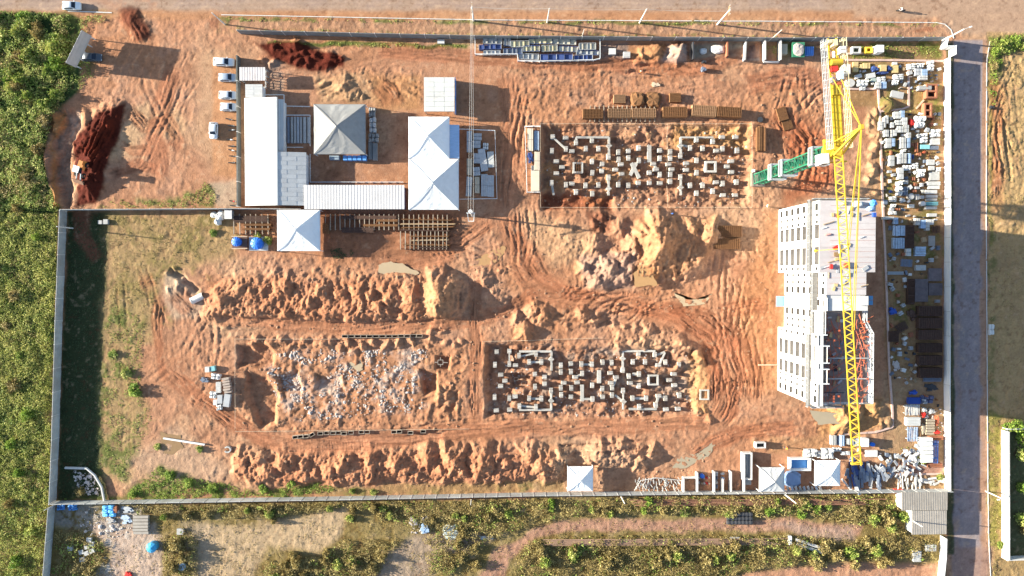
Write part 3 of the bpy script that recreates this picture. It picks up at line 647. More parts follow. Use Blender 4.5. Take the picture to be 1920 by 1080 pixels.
def tag(o, label, cat, group=None):
    o["label"] = label; o["category"] = cat
    if group: o["group"] = group
    return o
def thing(name, label, cat, loc=(0, 0, 0), rz=0.0, group=None):
    o = bpy.data.objects.new(name, None); COL.objects.link(o); o.location = loc; o.rotation_euler = (0, 0, rz)
    return tag(o, label, cat, group)
_kids = {}
def dup(root, loc, rz=0.0, label=None, group=None, scale=None):
    if root.name not in _kids: _kids[root.name] = [(c, [g for g in bpy.data.objects if g.parent == c]) for c in bpy.data.objects if c.parent == root]
    r = root.copy(); COL.objects.link(r); r.location = loc; r.rotation_euler = (0, 0, rz)
    if scale: r.scale = scale
    if label: r["label"] = label
    if group: r["group"] = group
    for ch, gs in _kids[root.name]:
        c = ch.copy(); COL.objects.link(c); c.parent = r
        for g in gs: d = g.copy(); COL.objects.link(d); d.parent = c
    return r
def struct(o): o["kind"] = "structure"; return o
def stuff(o): o["kind"] = "stuff"; return o
ORD = ["first", "second", "third", "fourth", "fifth", "sixth", "seventh", "eighth", "ninth", "tenth", "eleventh", "twelfth", "thirteenth", "fourteenth", "fifteenth", "sixteenth", "seventeenth", "eighteenth", "nineteenth", "twentieth"]
_T10 = {20: "twenty", 30: "thirty", 40: "forty", 50: "fifty", 60: "sixty", 70: "seventy", 80: "eighty", 90: "ninety"}
def ordw(i):
    i += 1
    if i <= 20: return ORD[i - 1]
    t, u = i // 10 * 10, i % 10
    return _T10[t] + "-" + ORD[u - 1] if u else _T10[t][:-1] + "ieth"
def G(px, py, z=None):
    p = W(px, py, 0.0); return Vector((p.x, p.y, gh(p.x, p.y) if z is None else z))
# ------------------------------------------------------------------ perimeter walls of precast panels
_unit = {}
def unit_box(mat):
    if mat.name not in _unit: _unit[mat.name] = MB().box(-.5, -.5, 0, .5, .5, 1).mesh("block", mat)
    return _unit[mat.name]
def wall(name, label, pts, h=2.45, plen=2.6, mat=CONC_WALL, t=0.10, out=1, post=0.22, cat="wall", pname="panel", group=None):
    """pts: foot of the inner face in photo pixels; out: +1 thickens to the left of the run, -1 to the right"""
    P = [W(*p) for p in pts]; mid = P[len(P) // 2]
    root = thing(name, label, cat, (mid.x, mid.y, 0), group=group)
    me = unit_box(mat); mp = unit_box(CONC_PALE)
    for a, b in zip(P[:-1], P[1:]):
        d = b - a; L = d.length; n = max(1, round(L / plen)); ang = math.atan2(d.y, d.x); nrm = Vector((-d.y, d.x, 0)).normalized() * out
        for i in range(n):
            c = a + d * ((i + .5) / n) + nrm * t / 2 - Vector((mid.x, mid.y, 0)); g = gh(c.x + mid.x, c.y + mid.y)
            o = link(pname, me, root, (c.x, c.y, min(g, 0) - 0.4)); o.scale = (L / n - 0.03, t, h + 0.4 - min(g, 0) + random.uniform(-.02, .02)); o.rotation_euler = (random.uniform(-.006, .006), 0, ang)
            c = a + d * (i / n) + nrm * t / 2 - Vector((mid.x, mid.y, 0))
            o = link("post", mp, root, (c.x, c.y, -0.4)); o.scale = (post * .6, t + 0.07, h + 0.45); o.rotation_euler = (0, 0, ang)
    return root
wall("precast_wall", "long pale precast panel wall with posts between site and scrub strip", [(105, 939), (300, 936), (660, 930), (1000, 923), (1400, 919), (1775, 916)], 2.4, 2.62, out=-1)
wall("plaster_wall", "tall sunlit white wall along the shaded side road", [(1770, 113), (1771, 400), (1770, 720), (1771, 915)], 2.25, 5.2, PLASTER, out=-1, t=.08, post=.16)
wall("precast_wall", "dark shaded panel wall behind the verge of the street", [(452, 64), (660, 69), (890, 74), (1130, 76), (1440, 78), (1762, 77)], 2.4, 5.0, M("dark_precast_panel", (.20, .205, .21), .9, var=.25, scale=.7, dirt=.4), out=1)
wall("precast_wall", "long blue-grey wall between thicket and shaded grass yard", [(126, 396), (117.5, 600), (111, 820), (106, 938)], 2.5, 5.2, out=-1)
wall("precast_wall", "short blue-grey wall continuing beside the littered concrete yard", [(104, 946), (99, 1010), (92, 1100)], 2.4, 5.2, out=-1)
wall("precast_wall", "grey inner wall running from thicket corner to the offices", [(126, 395), (455, 393), (570, 394)], 2.3, 4.6, out=1)
wall("office_wall", "dark wall beside the parked motorcycles", [(452, 388), (452, 250), (451, 108)], 1.8, 5, M("shade_dark_wall", (.13, .13, .12), .95, var=.3, scale=1.5), out=1, t=.3)  # the wall's shade is put into its dark base colour
wall("plaster_wall", "white corner wall piece at the top of the side road", [(1763, 92), (1767, 75)], 2.4, 5, PLASTER, out=1)
wall("plaster_wall", "white gate return wall beside the crossing kerb", [(1780, 108), (1780, 92), (1764, 92)], 2.4, 5, PLASTER, out=1, t=.15)
wall("plaster_wall", "white wall stub below the corrugated roof by the road", [(1764, 1004), (1763, 1040), (1757, 1100)], 2.2, 5, PLASTER, out=-1, t=.16)
wall("plaster_wall", "cream garden wall across the side road", [(1877, 806), (1878, 1043)], 2.2, 5, CONC_PALE, out=1, t=.3)
wall("plaster_wall", "low garden end wall beyond the side road", [(1878, 1043), (1960, 1040)], 2.0, 5, CONC_PALE, out=-1, t=.2)
wall("plaster_wall", "upper garden wall beyond the side road", [(1880, 803), (1960, 800)], 1.6, 5, CONC_PALE, out=1, t=.2)

# kerbs (thin raised stone edges)
def kerb(name, pts, w=0.14, h=0.12, mat=CONC_PALE, sub=1.0):
    b = MB(); P = [W(*p) for p in pts]
    for a, c in zip(P[:-1], P[1:]):
        d = c - a; n = max(1, int(d.length / sub))
        for i in range(n):
            p, q = a + d * (i / n), a + d * ((i + 0.985) / n); z = gmin(p.x, p.y, .3)
            b.beam((p.x, p.y, z + h / 2 - .05), (q.x, q.y, z + h / 2 - .05), w, h + .1)
    return struct(b.obj(name, mat))
kerb("kerb", [(128, 21), (210, 24)], w=.2)
kerb("kerb", [(415, 28), (900, 37.5), (1440, 40), (1755, 42.5), (1772, 46), (1783, 56), (1788, 72)])
kerb("kerb", [(1856, 78), (1850, 110), (1849, 420), (1851, 780), (1853, 1000), (1858, 1090)], mat=CONC_PALE)
M_CURB = M("pink_plinth", (0.52, 0.36, 0.30), 0.9, var=0.15, dirt=0.3)
for pts in ([(1646, 167), (1649, 215), (1651, 290), (1655, 392), (1659, 480), (1662, 560), (1666, 680), (1672, 765), (1673, 800), (1640, 810), (1575, 814)],
            [(1585, 113), (1690, 113.5), (1768, 115)], [(1587, 101), (1648, 100)], [(1703, 128), (1703, 200), (1690, 205), (1650, 209)], [(1580, 167), (1645, 167)], [(1673, 889), (1767, 888)]):
    kerb("yard_kerb", pts, 0.42, 0.28, M_CURB, 1.6)

# ------------------------------------------------------------------ the block of flats under construction
KX = 1.0
def B0(px, py): return W(px, py, 0.0)
FLH, NFL = 2.8, 7
XW = B0(1459.5, 515).x; XE = B0(1551, 515).x
def Yp(py): return B0(1500, py).y
tower = thing("apartment_block", "white seven-storey apartment block under construction beside the tower crane", "building", (XW, Yp(560), 0))
OX, OY = XW, Yp(560)
pane_me = MB().box(0, -.5, -.5, 0.04, .5, .5).mesh("window", PANE)
def facade(x0, ya, yb, z0, z1, opens, depth, mat, parent, name="wall", thick=None):
    """west-facing wall plane with real openings and reveals; opens = (y, z, w, h)"""
    b = MB(); lo, hi = min(ya, yb), max(ya, yb)
    ys = sorted({lo, hi, *[max(lo, min(hi, o[0] + k * o[2] / 2)) for o in opens for k in (-1, 1)]}); zs = sorted({z0, z1, *[o[1] + k * o[3] / 2 for o in opens for k in (-1, 1)]})
    for a, c in zip(ys[:-1], ys[1:]):
        for e, g in zip(zs[:-1], zs[1:]):
            ym, zm = (a + c) / 2, (e + g) / 2
            if any(abs(ym - o[0]) < o[2] / 2 and abs(zm - o[1]) < o[3] / 2 for o in opens): continue
            b.quad((x0, c, e), (x0, a, e), (x0, a, g), (x0, c, g))
    for (y, z, w, h) in opens:
        a, c, e, g = y - w / 2, y + w / 2, z - h / 2, z + h / 2; x1 = x0 + depth
        b.quad((x0, c, e), (x1, c, e), (x1, a, e), (x0, a, e)); b.quad((x0, a, g), (x1, a, g), (x1, c, g), (x0, c, g))
        b.quad((x0, a, e), (x1, a, e), (x1, a, g), (x0, a, g)); b.quad((x0, c, g), (x1, c, g), (x1, c, e), (x0, c, e))
    b.v = [(p[0] - OX, p[1] - OY, p[2]) for p in b.v]
    return b.obj(name, mat, parent)
def windows(x0, cols, floors, parent, zoff=1.45):
    out = []
    for (py, w, h) in cols:
        for k in floors:
            z = k * FLH + zoff + (0.2 if w < 0.9 else 0); out.append((Yp(py), z, w, h))
            o = link("window", pane_me, parent, (x0 + 0.055 - OX, Yp(py) - OY, z)); o.scale = (1, w, h)
    return out
TOP = NFL * FLH
ALL = range(NFL)
BIG, SML = (1.35, 1.35), (0.62, 1.0)
# end bays with windows
for cols, ya, yb in (([(403.5, *BIG), (416.7, *SML), (428, *SML)], 394, 431), ([(695.5, *SML), (706.5, *SML), (720, *BIG)], 694, 731)):
    ops = windows(XW, cols, ALL, tower); facade(XW, Yp(ya), Yp(yb), 0, TOP, ops, 0.06, PLASTER, tower)
# open loggias between solid piers
for ya, yb in ((431, 457), (468, 500), (631, 660), (669, 694)):
    yc, w = (Yp(ya) + Yp(yb)) / 2, abs(Yp(ya) - Yp(yb))
    facade(XW + 1.75, Yp(ya), Yp(yb), 0, TOP, [], 0, CONC, tower, "loggia_back")
    for k in ALL:
        MB().box(0.14, Yp(yb) - OY + .05, k * FLH - .10, 1.74, Yp(ya) - OY - .05, k * FLH + .10).obj("balcony_slab", CONC, tower)
        MB().box(0.0, Yp(yb) - OY + .02, k * FLH - .12, 0.13, Yp(ya) - OY - .02, k * FLH + .62).obj("balcony_parapet", PLASTER, tower)
for ya, yb, cols in ((457, 468, []), (660, 669, []), (500, 511, [(505, *SML)]), (613, 631, [(617, *SML)])):
    ops = windows(XW, cols, ALL, tower); facade(XW, Yp(ya), Yp(yb), 0, TOP, ops, 0.06, PLASTER, tower)
# set-back middle bays
XB = XW + 1.35
for cols, ya, yb in (([(516, *SML), (528.5, *SML), (542, *BIG)], 511, 553), ([(581, *BIG), (595, *SML), (607, *SML)], 574, 613)):
    ops = windows(XB, cols, ALL, tower); facade(XB, Yp(ya), Yp(yb), 0, TOP, ops, 0.06, PLASTER, tower)
ops = windows(XB + .3, [(562, 1.2, 1.15)], (5, 6), tower); facade(XB + .3, Yp(553), Yp(574), 0, TOP, ops, 0.06, PLASTER, tower)
bk = MB()
def tb(b, x0, py0, z0, x1, py1, z1): b.box(x0 - OX, Yp(py1) - OY, z0, x1 - OX, Yp(py0) - OY, z1); return b
for (xa, ya, yb, e) in ((XW, 394, 431, 0), (XW + 1.6, 431, 500, 0), (XW, 457, 468, 0), (XW, 500, 511, 0), (XB, 511, 553, -1.7), (XB + .3, 553, 574, -1.2)):
    tb(bk, xa + 0.34, ya + .05, 0, XE + e, yb - .05, TOP - 0.3)
for (xa, ya, yb, e) in ((XB, 574, 613, -1.6), (XW, 613, 631, -.6), (XW + 1.6, 631, 694, 0), (XW, 660, 669, 0), (XW, 694, 731, 0)):
    tb(bk, xa + 0.34, ya + .05, 0, XE + e, yb - .05, TOP - 2.95)
bk.obj("core_wall", CONC_PALE, tower)
# side walls of projecting piers so that the volumes close
def pier(x0, py, x1, e=.6, dz=0): tb(MB(), x0, py - e, 0, x1, py + e, TOP - dz).obj("pier", PLASTER, tower)
for py in (394, 731): pier(XW, py, XW + .34)
for py in (431.6, 456.4, 468.6, 499.4, 631.6, 659.4, 669.6, 693.4): pier(XW + .02, py, XW + 2.2, .7, .02)
for py in (510.6, 613.6): pier(XW + .02, py, XB + .4, .7, .02)
# finished deck of the upper half, slab by slab
dk = [(XW + .02, 394, 431, XE), (XW + .02, 431.2, 470, XE), (XW + .02, 470.2, 511, XE), (XB + .02, 511.2, 548, XE - 1.7)]
for (xa, ya, yb, xe) in dk: tb(MB(), xa, ya, TOP - .22, xe, yb, TOP).obj("deck_slab", CONC_DECK, tower)
tb(MB(), XB + .3, 549, TOP - 1.4, XE - 1.2, 566, TOP - 1.2).obj("stair_roof", CONC_PALE, tower)
st = MB()
for k in range(7): tb(st, XB + 1.5 + k * .42, 551, TOP - 1.2, XB + 1.78 + k * .42, 562, TOP - 1.0 + .12 * k)
st.obj("stair_flight", CONC, tower)
tb(MB(), XE - 2.9, 550, TOP - 1.2, XE - 1.3, 565, TOP + .1).obj("lift_shaft", CONC_PALE, tower)
o = MB(); 
for a in (0, 1): tb(o, XE - 1.2 + a * .85, 550, TOP - 1.6, XE - .45 + a * .85, 556.5, TOP - 1.45); tb(o, XE - 1.2 + a * .85, 557.5, TOP - 1.6, XE - .45 + a * .85, 565, TOP - 1.45)
o.obj("blue_platform", M("platform_blue", (0.10, 0.26, 0.46), 0.6, var=.2), tower)
# parapet edge stones and pencil-thin casting joints on the deck
jt = MB()
for py in (402, 411, 420, 441, 450, 459, 477, 486, 495, 503, 520, 529, 538): tb(jt, XW + 2.0, py, TOP + .004, XE - (1.9 if py > 511 else .2), py + .35, TOP + .05)
jt.obj("joint_strip", M("red_chalk_joint", (0.46, 0.27, 0.24), .9, var=.3, scale=.8), tower)
# the lower half: floor below, shuttering, props and guard rails
ZD = TOP - 2.7
tb(MB(), XW + 1.9, 570.2, ZD - .2, XE - 1.6, 606, ZD).obj("work_floor", M("work_floor_dust", (.26, .20, .17), .9, var=.3, scale=1.6, dirt=.4, dcol=(.30, .27, .25)), tower)
tb(MB(), XW + 1.9, 606.2, ZD - .2, XE, 727, ZD).obj("work_floor", M("work_floor_dust", (.26, .20, .17), .9, var=.3, scale=1.6, dirt=.4, dcol=(.30, .27, .25)), tower)
slot = MB()
for (a, b_, c, d) in ((4.0, 664, 4.9, 676),): tb(slot, XW + a, b_, ZD + .01, XW + b_ * 0 + c, d, ZD + .03)
slot.obj("lift_opening", DARK, tower)
tb(MB(), XW + .37, 574, ZD, XW + 1.0, 730, ZD + 2.6).obj("parapet_wall", CONC_PALE, tower)
fl = MB()
rr = random.Random(3)
for i in range(80):
    py = 590 + rr.random() * 134; x = XW + rr.choice([2.6, 2.9, 3.6, 4.2, 5.0, 8.0, 8.6, 9.3, 9.9]) + rr.uniform(-.5, .5); L = rr.uniform(.9, 2.4)
    a = rr.choice([1.57, 1.57, 1.2, 1.9, 0.5]); y = Yp(py) - OY; x -= OX; z = ZD + rr.uniform(.3, 1.2)
    fl.tube([(x - math.cos(a) * L, y - math.sin(a) * L, z), (x + .3 * rr.uniform(-1, 1), y, z + .15), (x + math.cos(a) * L, y + math.sin(a) * L, z)], .05, 4)
fl.obj("orange_conduit", ORANGE_P, tower)
for i in range(26):
    py = rr.uniform(592, 724); x = XW + rr.choice([2.4, 3.4, 4.4, 8.3, 9.2, 10.0]); b = MB(); y = Yp(py) - OY
    b.cyl(x - OX, y, ZD, ZD + 1.9, .06, n=6); b.rbox(x - OX, y, ZD + 1.9, ZD + 1.96, .35, .35); b.obj("prop", ORANGE_P, tower)
for i in range(46):
    py = rr.uniform(585, 722); x = XW + rr.uniform(2.2, 9.8); MB().rbox(x - OX, Yp(py) - OY, ZD + .02, ZD + rr.uniform(.1, .5), rr.uniform(.3, 1.3), rr.uniform(.25, .6), rr.uniform(0, 1.5)).obj("formwork_panel", rr.choice([BLOCK_G, CONC_PALE, SLATE, WOOD, PLY, CONC, WOOD_PALE]), tower)
for py in (652, 686, 709):
    tb(MB(), XW + 2.0, py, ZD + 1.0, XE - .3, py + 1.6, ZD + 1.25).obj("header_beam", rr.choice([DARK, CONC]), tower)
def guard(pts, z, nm="guard_rail", step=1.6, mat=STEEL, hh=1.1, w=.07):
    b = MB()
    for (p, q) in zip(pts[:-1], pts[1:]):
        a, c = Vector((p[0] - OX, Yp(p[1]) - OY, z)), Vector((q[0] - OX, Yp(q[1]) - OY, z)); n = max(1, int((c - a).length / step))
        for k in (.55, 1.0): b.beam(a + Vector((0, 0, hh * k)), c + Vector((0, 0, hh * k)), w)
        for i in range(n + 1): e = a.lerp(c, i / n); b.beam(e, e + Vector((0, 0, hh)), w)
    return b.obj(nm, mat, tower)
for dx in (0, .55): guard([(XE - 1.2 + dx, 572), (XE - 1.2 + dx, 592), (XE + .15 + dx, 612), (XE + .15 + dx, 728), (XW + 2 + dx, 730)], ZD, mat=WHITE_PAINT, w=.10)
tb(MB(), XE + .06, 612, ZD - .2, XE + .75, 728, ZD - .1).obj("walkway", CONC_PALE, tower)
# bracket scaffold running round the storey below the roof
ZS = TOP - 3.2
for (x0, p0, x1, p1) in ((XW - 1.0, 391, XW - .12, 509), (XW - .3, 510, XB - .2, 575), (XW - .3, 576, XB - .2, 613), (XW - 1.0, 614, XW - .12, 735), (XW - .1, 388, XE, 392), (XW - .1, 733, XW + 6.2, 737)):
    tb(MB(), x0, p0, ZS, x1, p1, ZS + .06).obj("scaffold_board", M("scaffold_deck", (.19, .18, .17), .9, var=.3, scale=1.6, stretch=(.6, 3, 1)), tower)
guard([(XW - 1.0, 391), (XW - 1.0, 509), (XW - .3, 510), (XW - .3, 613), (XW - 1.0, 614), (XW - 1.0, 735)], ZS, "scaffold_rail", 1.3, w=.06)
guard([(XW - .1, 388.5), (XE, 388.5)], ZS, "scaffold_rail", 1.3, w=.06); guard([(XW - .1, 736.5), (XW + 6.2, 736.5)], ZS, "scaffold_rail", 1.3, w=.06)
lg = MB()
for p in list(range(392, 510, 9)) + list(range(615, 736, 9)): x, y = XW - .95 - OX, Yp(p) - OY; lg.beam((x, y, ZS), (XW - .02 - OX, y, ZS - 1.2), .07)
lg.obj("scaffold_bracket", STEEL, tower)
# entrance: sloping tan fascia and blue canopy
MB().hexa([(XB - OX - 1.2, Yp(573) - OY, 3.0), (XB - OX + .2, Yp(573) - OY, 3.0), (XB - OX + .2, Yp(554) - OY, 3.0), (XB - OX - 1.2, Yp(554) - OY, 3.0), (XB - OX + .2, Yp(573) - OY, 13.0), (XB - OX + .28, Yp(573) - OY, 13.0), (XB - OX + .28, Yp(554) - OY, 13.0), (XB - OX + .2, Yp(554) - OY, 13.0)]).obj("stair_fascia", M("tan_fascia", (.50, .42, .30), .8, var=.08), tower)
MB().box(XW - OX - 1.5, Yp(573.5) - OY, 2.6, XB - OX - .1, Yp(554.5) - OY, 2.75).obj("entrance_canopy", M("canopy_blue", (.22, .38, .58), .5, var=.1), tower)
tb(MB(), XW - 4.4, 683, .2, XW - .2, 684.6, .45).obj("gangplank", WOOD_PALE, tower)
# loose things lying on the finished deck: each its own
def on_deck(name, label, cat, px, py, sx, sy, h, mat, rz=0, b=None, group=None):
    p = W(px, py, TOP); r = thing(name, label, cat, (p.x, p.y, TOP + .052), rz, group)
    return r
def lump(b, sx, sy, h, n=9, rnd=0, top=.55):
    """a crumpled heap or sack: low dome with uneven outline"""
    r = random.Random(rnd); vs = []; fs = []; rings = ((1, 0), (1.02, .35), (.85, .75), (top, .97))
    for q, z in rings:
        for k in range(n):
            a = 6.2832 * k / n; e = q * r.uniform(.86, 1.1); ca, sa = math.cos(a), math.sin(a); m = max(abs(ca), abs(sa)) ** .6
            vs.append((ca / m * e * sx / 2, sa / m * e * sy / 2, z * h * r.uniform(.85, 1.1)))
    vs.append((0, 0, h))
    for i in range(3):
        for k in range(n): fs.append((i * n + k, i * n + (k + 1) % n, (i + 1) * n + (k + 1) % n, (i + 1) * n + k))
    for k in range(n): fs.append((3 * n + k, 3 * n + (k + 1) % n, 4 * n))
    return b.add(vs, fs)
def deck_item(name, label, cat, px, py, sx, sy, h, mat, rz=0, kind="lump", rnd=1):
    r = on_deck(name, label, cat, px, py, sx, sy, h, mat, rz)
    b = MB()
    if kind == "lump": lump(b, sx, sy, h, rnd=rnd)
    else: b.box(-sx / 2, -sy / 2, .06, sx / 2, sy / 2, h); [b.box(-sx / 2, y - .06, 0, sx / 2, y + .06, .06) for y in (-sy / 2 + .08, sy / 2 - .08)]
    b.obj("cover" if kind == "lump" else "board", mat, r); return r
deck_item("tarp_heap", "white tarpaulin heap near the upper deck corner", "tarpaulin", 1606, 383, 2.0, 1.2, .8, PLASTIC_W, .1, rnd=2)
deck_item("tarp_heap", "blue tarpaulin heap at the roof corner by the yard", "tarpaulin", 1636, 381, 1.3, 1.3, .7, BLUE_SHEET, .3, rnd=3)
deck_item("tarp_heap", "pale blue sheet heap below the blue tarpaulin on roof", "tarpaulin", 1631, 391, 1.5, 1.0, .5, M("pale_blue_wrap", (.30, .45, .66), .6, var=.3, scale=3), .2, rnd=4)
deck_item("tool_chest", "small blue box at roof edge below the tarpaulins", "box", 1637, 403, .6, .8, .6, BLUE_PAINT, 0, "box")
deck_item("tool_chest", "red chest with white lid on the upper roof deck", "box", 1566, 464, 1.1, .6, .6, RED_P, .4, "box")
deck_item("ply_board", "brown plywood board lying on the roof deck", "board", 1568, 477, 1.0, .8, .12, M("brown_ply", (.30, .18, .08), .8, var=.2), 0, "box")
deck_item("column_form", "red column form lying near the roof middle", "formwork", 1557, 500, .5, .9, .5, RED_P, 0, "box")
deck_item("column_form", "red column form under the crane jib", "formwork", 1585, 497, .9, .9, .5, ORANGE_P, .6, "box")
deck_item("ply_board", "grey striped board near the lower roof edge", "board", 1622, 503, 1.2, .7, .14, BLOCK_G, .6, "box")
deck_item("tarp_heap", "grey sheet heap under the upper end of the jib", "tarpaulin", 1583, 381, 1.0, .7, .4, CANVAS_OLD, .2, rnd=6)
deck_item("tarp_heap", "pink sheet heap near the roof middle", "tarpaulin", 1552, 440, 1.4, .4, .2, M("pink_sheet", (.5, .28, .25), .8), .1, rnd=7)

rd = random.Random(14)
for i in range(26):
    px, py = rd.uniform(1545, 1632), rd.uniform(388, 545); w_ = rd.choice(("timber batten", "steel prop", "grey board", "plywood offcut", "white pipe"))
    m_ = {"timber batten": WOOD, "steel prop": ORANGE_P, "grey board": BLOCK_G, "plywood offcut": PLY, "white pipe": WHITE_PAINT}[w_]; L_ = rd.uniform(.7, 2.2) if "off" not in w_ else .7
    p = W(px, py, TOP); o = MB().rbox(0, 0, 0, rd.uniform(.06, .16), L_, .14 if "off" not in w_ and "board" not in w_ else .5, rd.choice((0, 1.57, .3, 1.2))).obj("loose_" + w_.split()[-1], m_, None, loc=(p.x, p.y, TOP + .055))
    tag(o, f"loose {w_} on the upper roof deck, {ordw(i)} from the scaffold end", "building material", "loose pieces on the roof deck")
# ------------------------------------------------------------------ tower crane
cb = W(1420, 337); ctop = 36.0
tip = W(1612, 872, 37.5); ax = Vector((cb.x, cb.y, 0)); jd = Vector((tip.x - ax.x, tip.y - ax.y, 0)); JL = jd.length; jd.normalize(); jv = Vector((jd.y, -jd.x, 0))   # jv: to the right when looking along the jib
crane = thing("tower_crane", "yellow tower crane with green lattice mast reaching over the white block", "crane", (ax.x, ax.y, 0))
mw = 1.0
def mast_bm():
    b = MB(); h = 3.0
    c = [(-mw, -mw), (mw, -mw), (mw, mw), (-mw, mw)]
    for x, y in c: b.beam((x, y, 0), (x, y, h), .22)
    for i in range(4):
        (x0, y0), (x1, y1) = c[i], c[(i + 1) % 4]
        for z in (.05, 1.5): b.beam((x0, y0, z), (x1, y1, z), .10)
        b.beam((x0, y0, .05), (x1, y1, 1.5), .09); b.beam((x1, y1, 1.5), (x0, y0, 3.0), .09)
    b.beam((-.35, -.5, 0), (-.35, -.5, 3), .06); b.beam((.1, -.5, 0), (.1, -.5, 3), .06)
    for k in range(6): b.beam((-.35, -.5, .25 + k * .5), (.1, -.5, .25 + k * .5), .05)
    b.box(-.7, -.1, 2.9, .7, .8, 2.96)
    return b.mesh("mast_section", GREEN_P)
mm = mast_bm()
for k in range(11): link("mast_section", mm, crane, (0, 0, .8 + k * 3.0))
MB().box(-1.5, -1.5, -.3, 1.5, 1.5, .5).obj("foundation_block", M("dusty_foundation", (.30, .24, .20), .9, var=.2), crane)
col = MB()
for z in (11.4, 12.6): 
    for a, b_ in (((-1.5, -1.5), (1.5, -1.5)), ((1.5, -1.5), (1.5, 1.5)), ((1.5, 1.5), (-1.5, 1.5)), ((-1.5, 1.5), (-1.5, -1.5))): col.beam((*a, z), (*b_, z), .3)
for x in (-1.5, 1.5):
    for y in (-1.5, 1.5): col.beam((x, y, 11.2), (x, y, 12.8), .2)
cm = col.mesh("mast_collar", STEEL)
for k, dz in enumerate((0, 5.4, 18.6)): link("mast_collar", cm, crane, (0, 0, dz - 1))
def L(u, v, z): return (jd.x * u + jv.x * v, jd.y * u + jv.y * v, z)      # crane-local from along-jib / across / height
sl = MB(); sl.cyl(0, 0, 33.8, 34.6, 1.5, 1.3, 16); sl.cyl(0, 0, 34.6, 35.2, 1.5, 1.5, 16)
for s1 in (-1, 1):
    for s2 in (-1, 1): sl.beam(L(s1 * 1.9, s2 * 1.5, 34.9), L(s1 * .2, s2 * .6, 36.6), .22)
    sl.beam(L(-2.0, s1 * 1.5, 34.9), L(2.0, s1 * 1.5, 34.9), .24); sl.beam(L(s1 * 1.9, -2.2, 34.9), L(s1 * 1.9, 1.6, 34.9), .22)
sl.obj("slewing_ring", YELLOW, crane)
# jib: triangular lattice in sections
jw, NS = 0.72, 9
SL = (JL - 1.2) / NS
def jib_bm():
    b = MB(); n = 4
    for v, z in ((-jw, 0), (jw, 0), (0, 1.35)): b.beam((0, v, z), (SL, v, z), .17 if v < 0 else .13)
    for i in range(n):
        u0, u1, um = SL * i / n, SL * (i + 1) / n, SL * (i + .5) / n
        b.beam((u0, -jw, 0), (um, jw, 0), .075); b.beam((um, jw, 0), (u1, -jw, 0), .075)
        for v in (-jw, jw): b.beam((u0, v, 0), (um, 0, 1.35), .06); b.beam((um, 0, 1.35), (u1, v, 0), .06)
        b.beam((u0, -jw, 0), (u0, jw, 0), .09)
    return b.mesh("jib_section", YELLOW)
jm = jib_bm(); ja = math.atan2(jd.y, jd.x)
for k in range(NS):
    o = link("jib_section", jm, crane, L(1.2 + k * SL, 0, 36.6)); o.rotation_euler = (0, 0, ja)
MB().beam(L(JL, -.9, 36.5), L(JL, .9, 36.5), .35, .5).obj("jib_end", YELLOW, crane)
# counter-jib with walkways, winch and counterweights
CJ = 18.2
cj = MB()
for v in (-.7, .7): cj.beam(L(0, v, 36.7), L(-CJ, v, 36.7), .22, .4)
for k in range(14): cj.beam(L(-k * 1.3 - .4, -.75, 36.7), L(-k * 1.3 - 1.0, .75, 36.7), .12)
cj.obj("counter_jib", YELLOW, crane)
g_ = MB(); g_.hexa([L(-.6, -.62, 36.95), L(-.6, .62, 36.95), L(-9.4, .62, 36.95), L(-9.4, -.62, 36.95), L(-.6, -.62, 37.02), L(-.6, .62, 37.02), L(-9.4, .62, 37.02), L(-9.4, -.62, 37.02)]); g_.obj("walkway_grating", M("grating_yellow", (.60, .41, .03), .7, var=.25, scale=5), crane)
for v0, c_ in ((-1.75, YELLOW_PALE), (1.45, STEEL)):
    h_ = MB()
    for dv in (0, .55):
        for z in (36.9, 37.45, 37.95): h_.beam(L(0, v0 + dv, z), L(-CJ + .3, v0 + dv, z), .08)
        for k in range(15): h_.beam(L(-k * 1.25, v0 + dv, 36.8), L(-k * 1.25, v0 + dv, 38), .06)
    for k in range(28): h_.beam(L(-k * .63, v0, 36.85), L(-k * .63, v0 + .55, 36.85), .10)
    h_.obj("side_walkway", c_, crane)
for i, (u, v) in enumerate(((-16.2, -1.1), (-15.6, -1.1), (-17.4, .1), (-16.9, .1), (-17.4, .95))):
    b = MB(); p = Vector(L(u, v, 0)); b.rbox(p.x, p.y, 35.2, 38.1, .95 if v < 0 else .7, .5, ja + 1.57); b.obj("counterweight", CONC_PALE if v < 0 else YELLOW_PALE, crane)
def cbox(nm, u, v, su, sv, z0, z1, m): p = L(u, v, 0); return MB().rbox(p[0], p[1], z0, z1, su, sv, ja).obj(nm, m, crane)
w_ = MB(); p = L(-14.0, .1, 0); q = L(-14.0, -.9, 37.7); w_.tube([q, L(-14.0, .9, 37.7)], .5, 12); w_.rbox(p[0], p[1], 36.9, 37.3, 1.5, 2.0, ja); w_.obj("hoist_winch", YELLOW, crane)
cbox("winch_motor", -13.0, .3, .8, 1.0, 36.95, 37.8, RED_P); cbox("control_cabinet", -11.8, -.5, 1.4, .7, 36.95, 38.2, M("pale_cabinet", (.5, .56, .62), .5)); cbox("electric_box", -10.6, -.4, .5, .6, 36.95, 37.6, ORANGE_P)
cbox("frame_box", -9.6, .1, 1.6, 1.4, 36.95, 37.5, YELLOW); cbox("cabinet", -11.2, .7, .8, .5, 36.95, 37.7, STEEL)
c_ = MB(); p = L(1.3, 1.9, 0); c_.rbox(p[0], p[1], 33.6, 36.0, 1.8, 1.3, ja, .92); c_.obj("cab", WHITE_PAINT, crane)
p = L(2.22, 1.9, 0); MB().rbox(p[0], p[1], 34.3, 35.5, .06, 1.1, ja).obj("cab_window", GLASS, crane)
apw = W(1615, 238, 46.0); ap = Vector((apw.x - ax.x, apw.y - ax.y, 46.0))
af = MB()
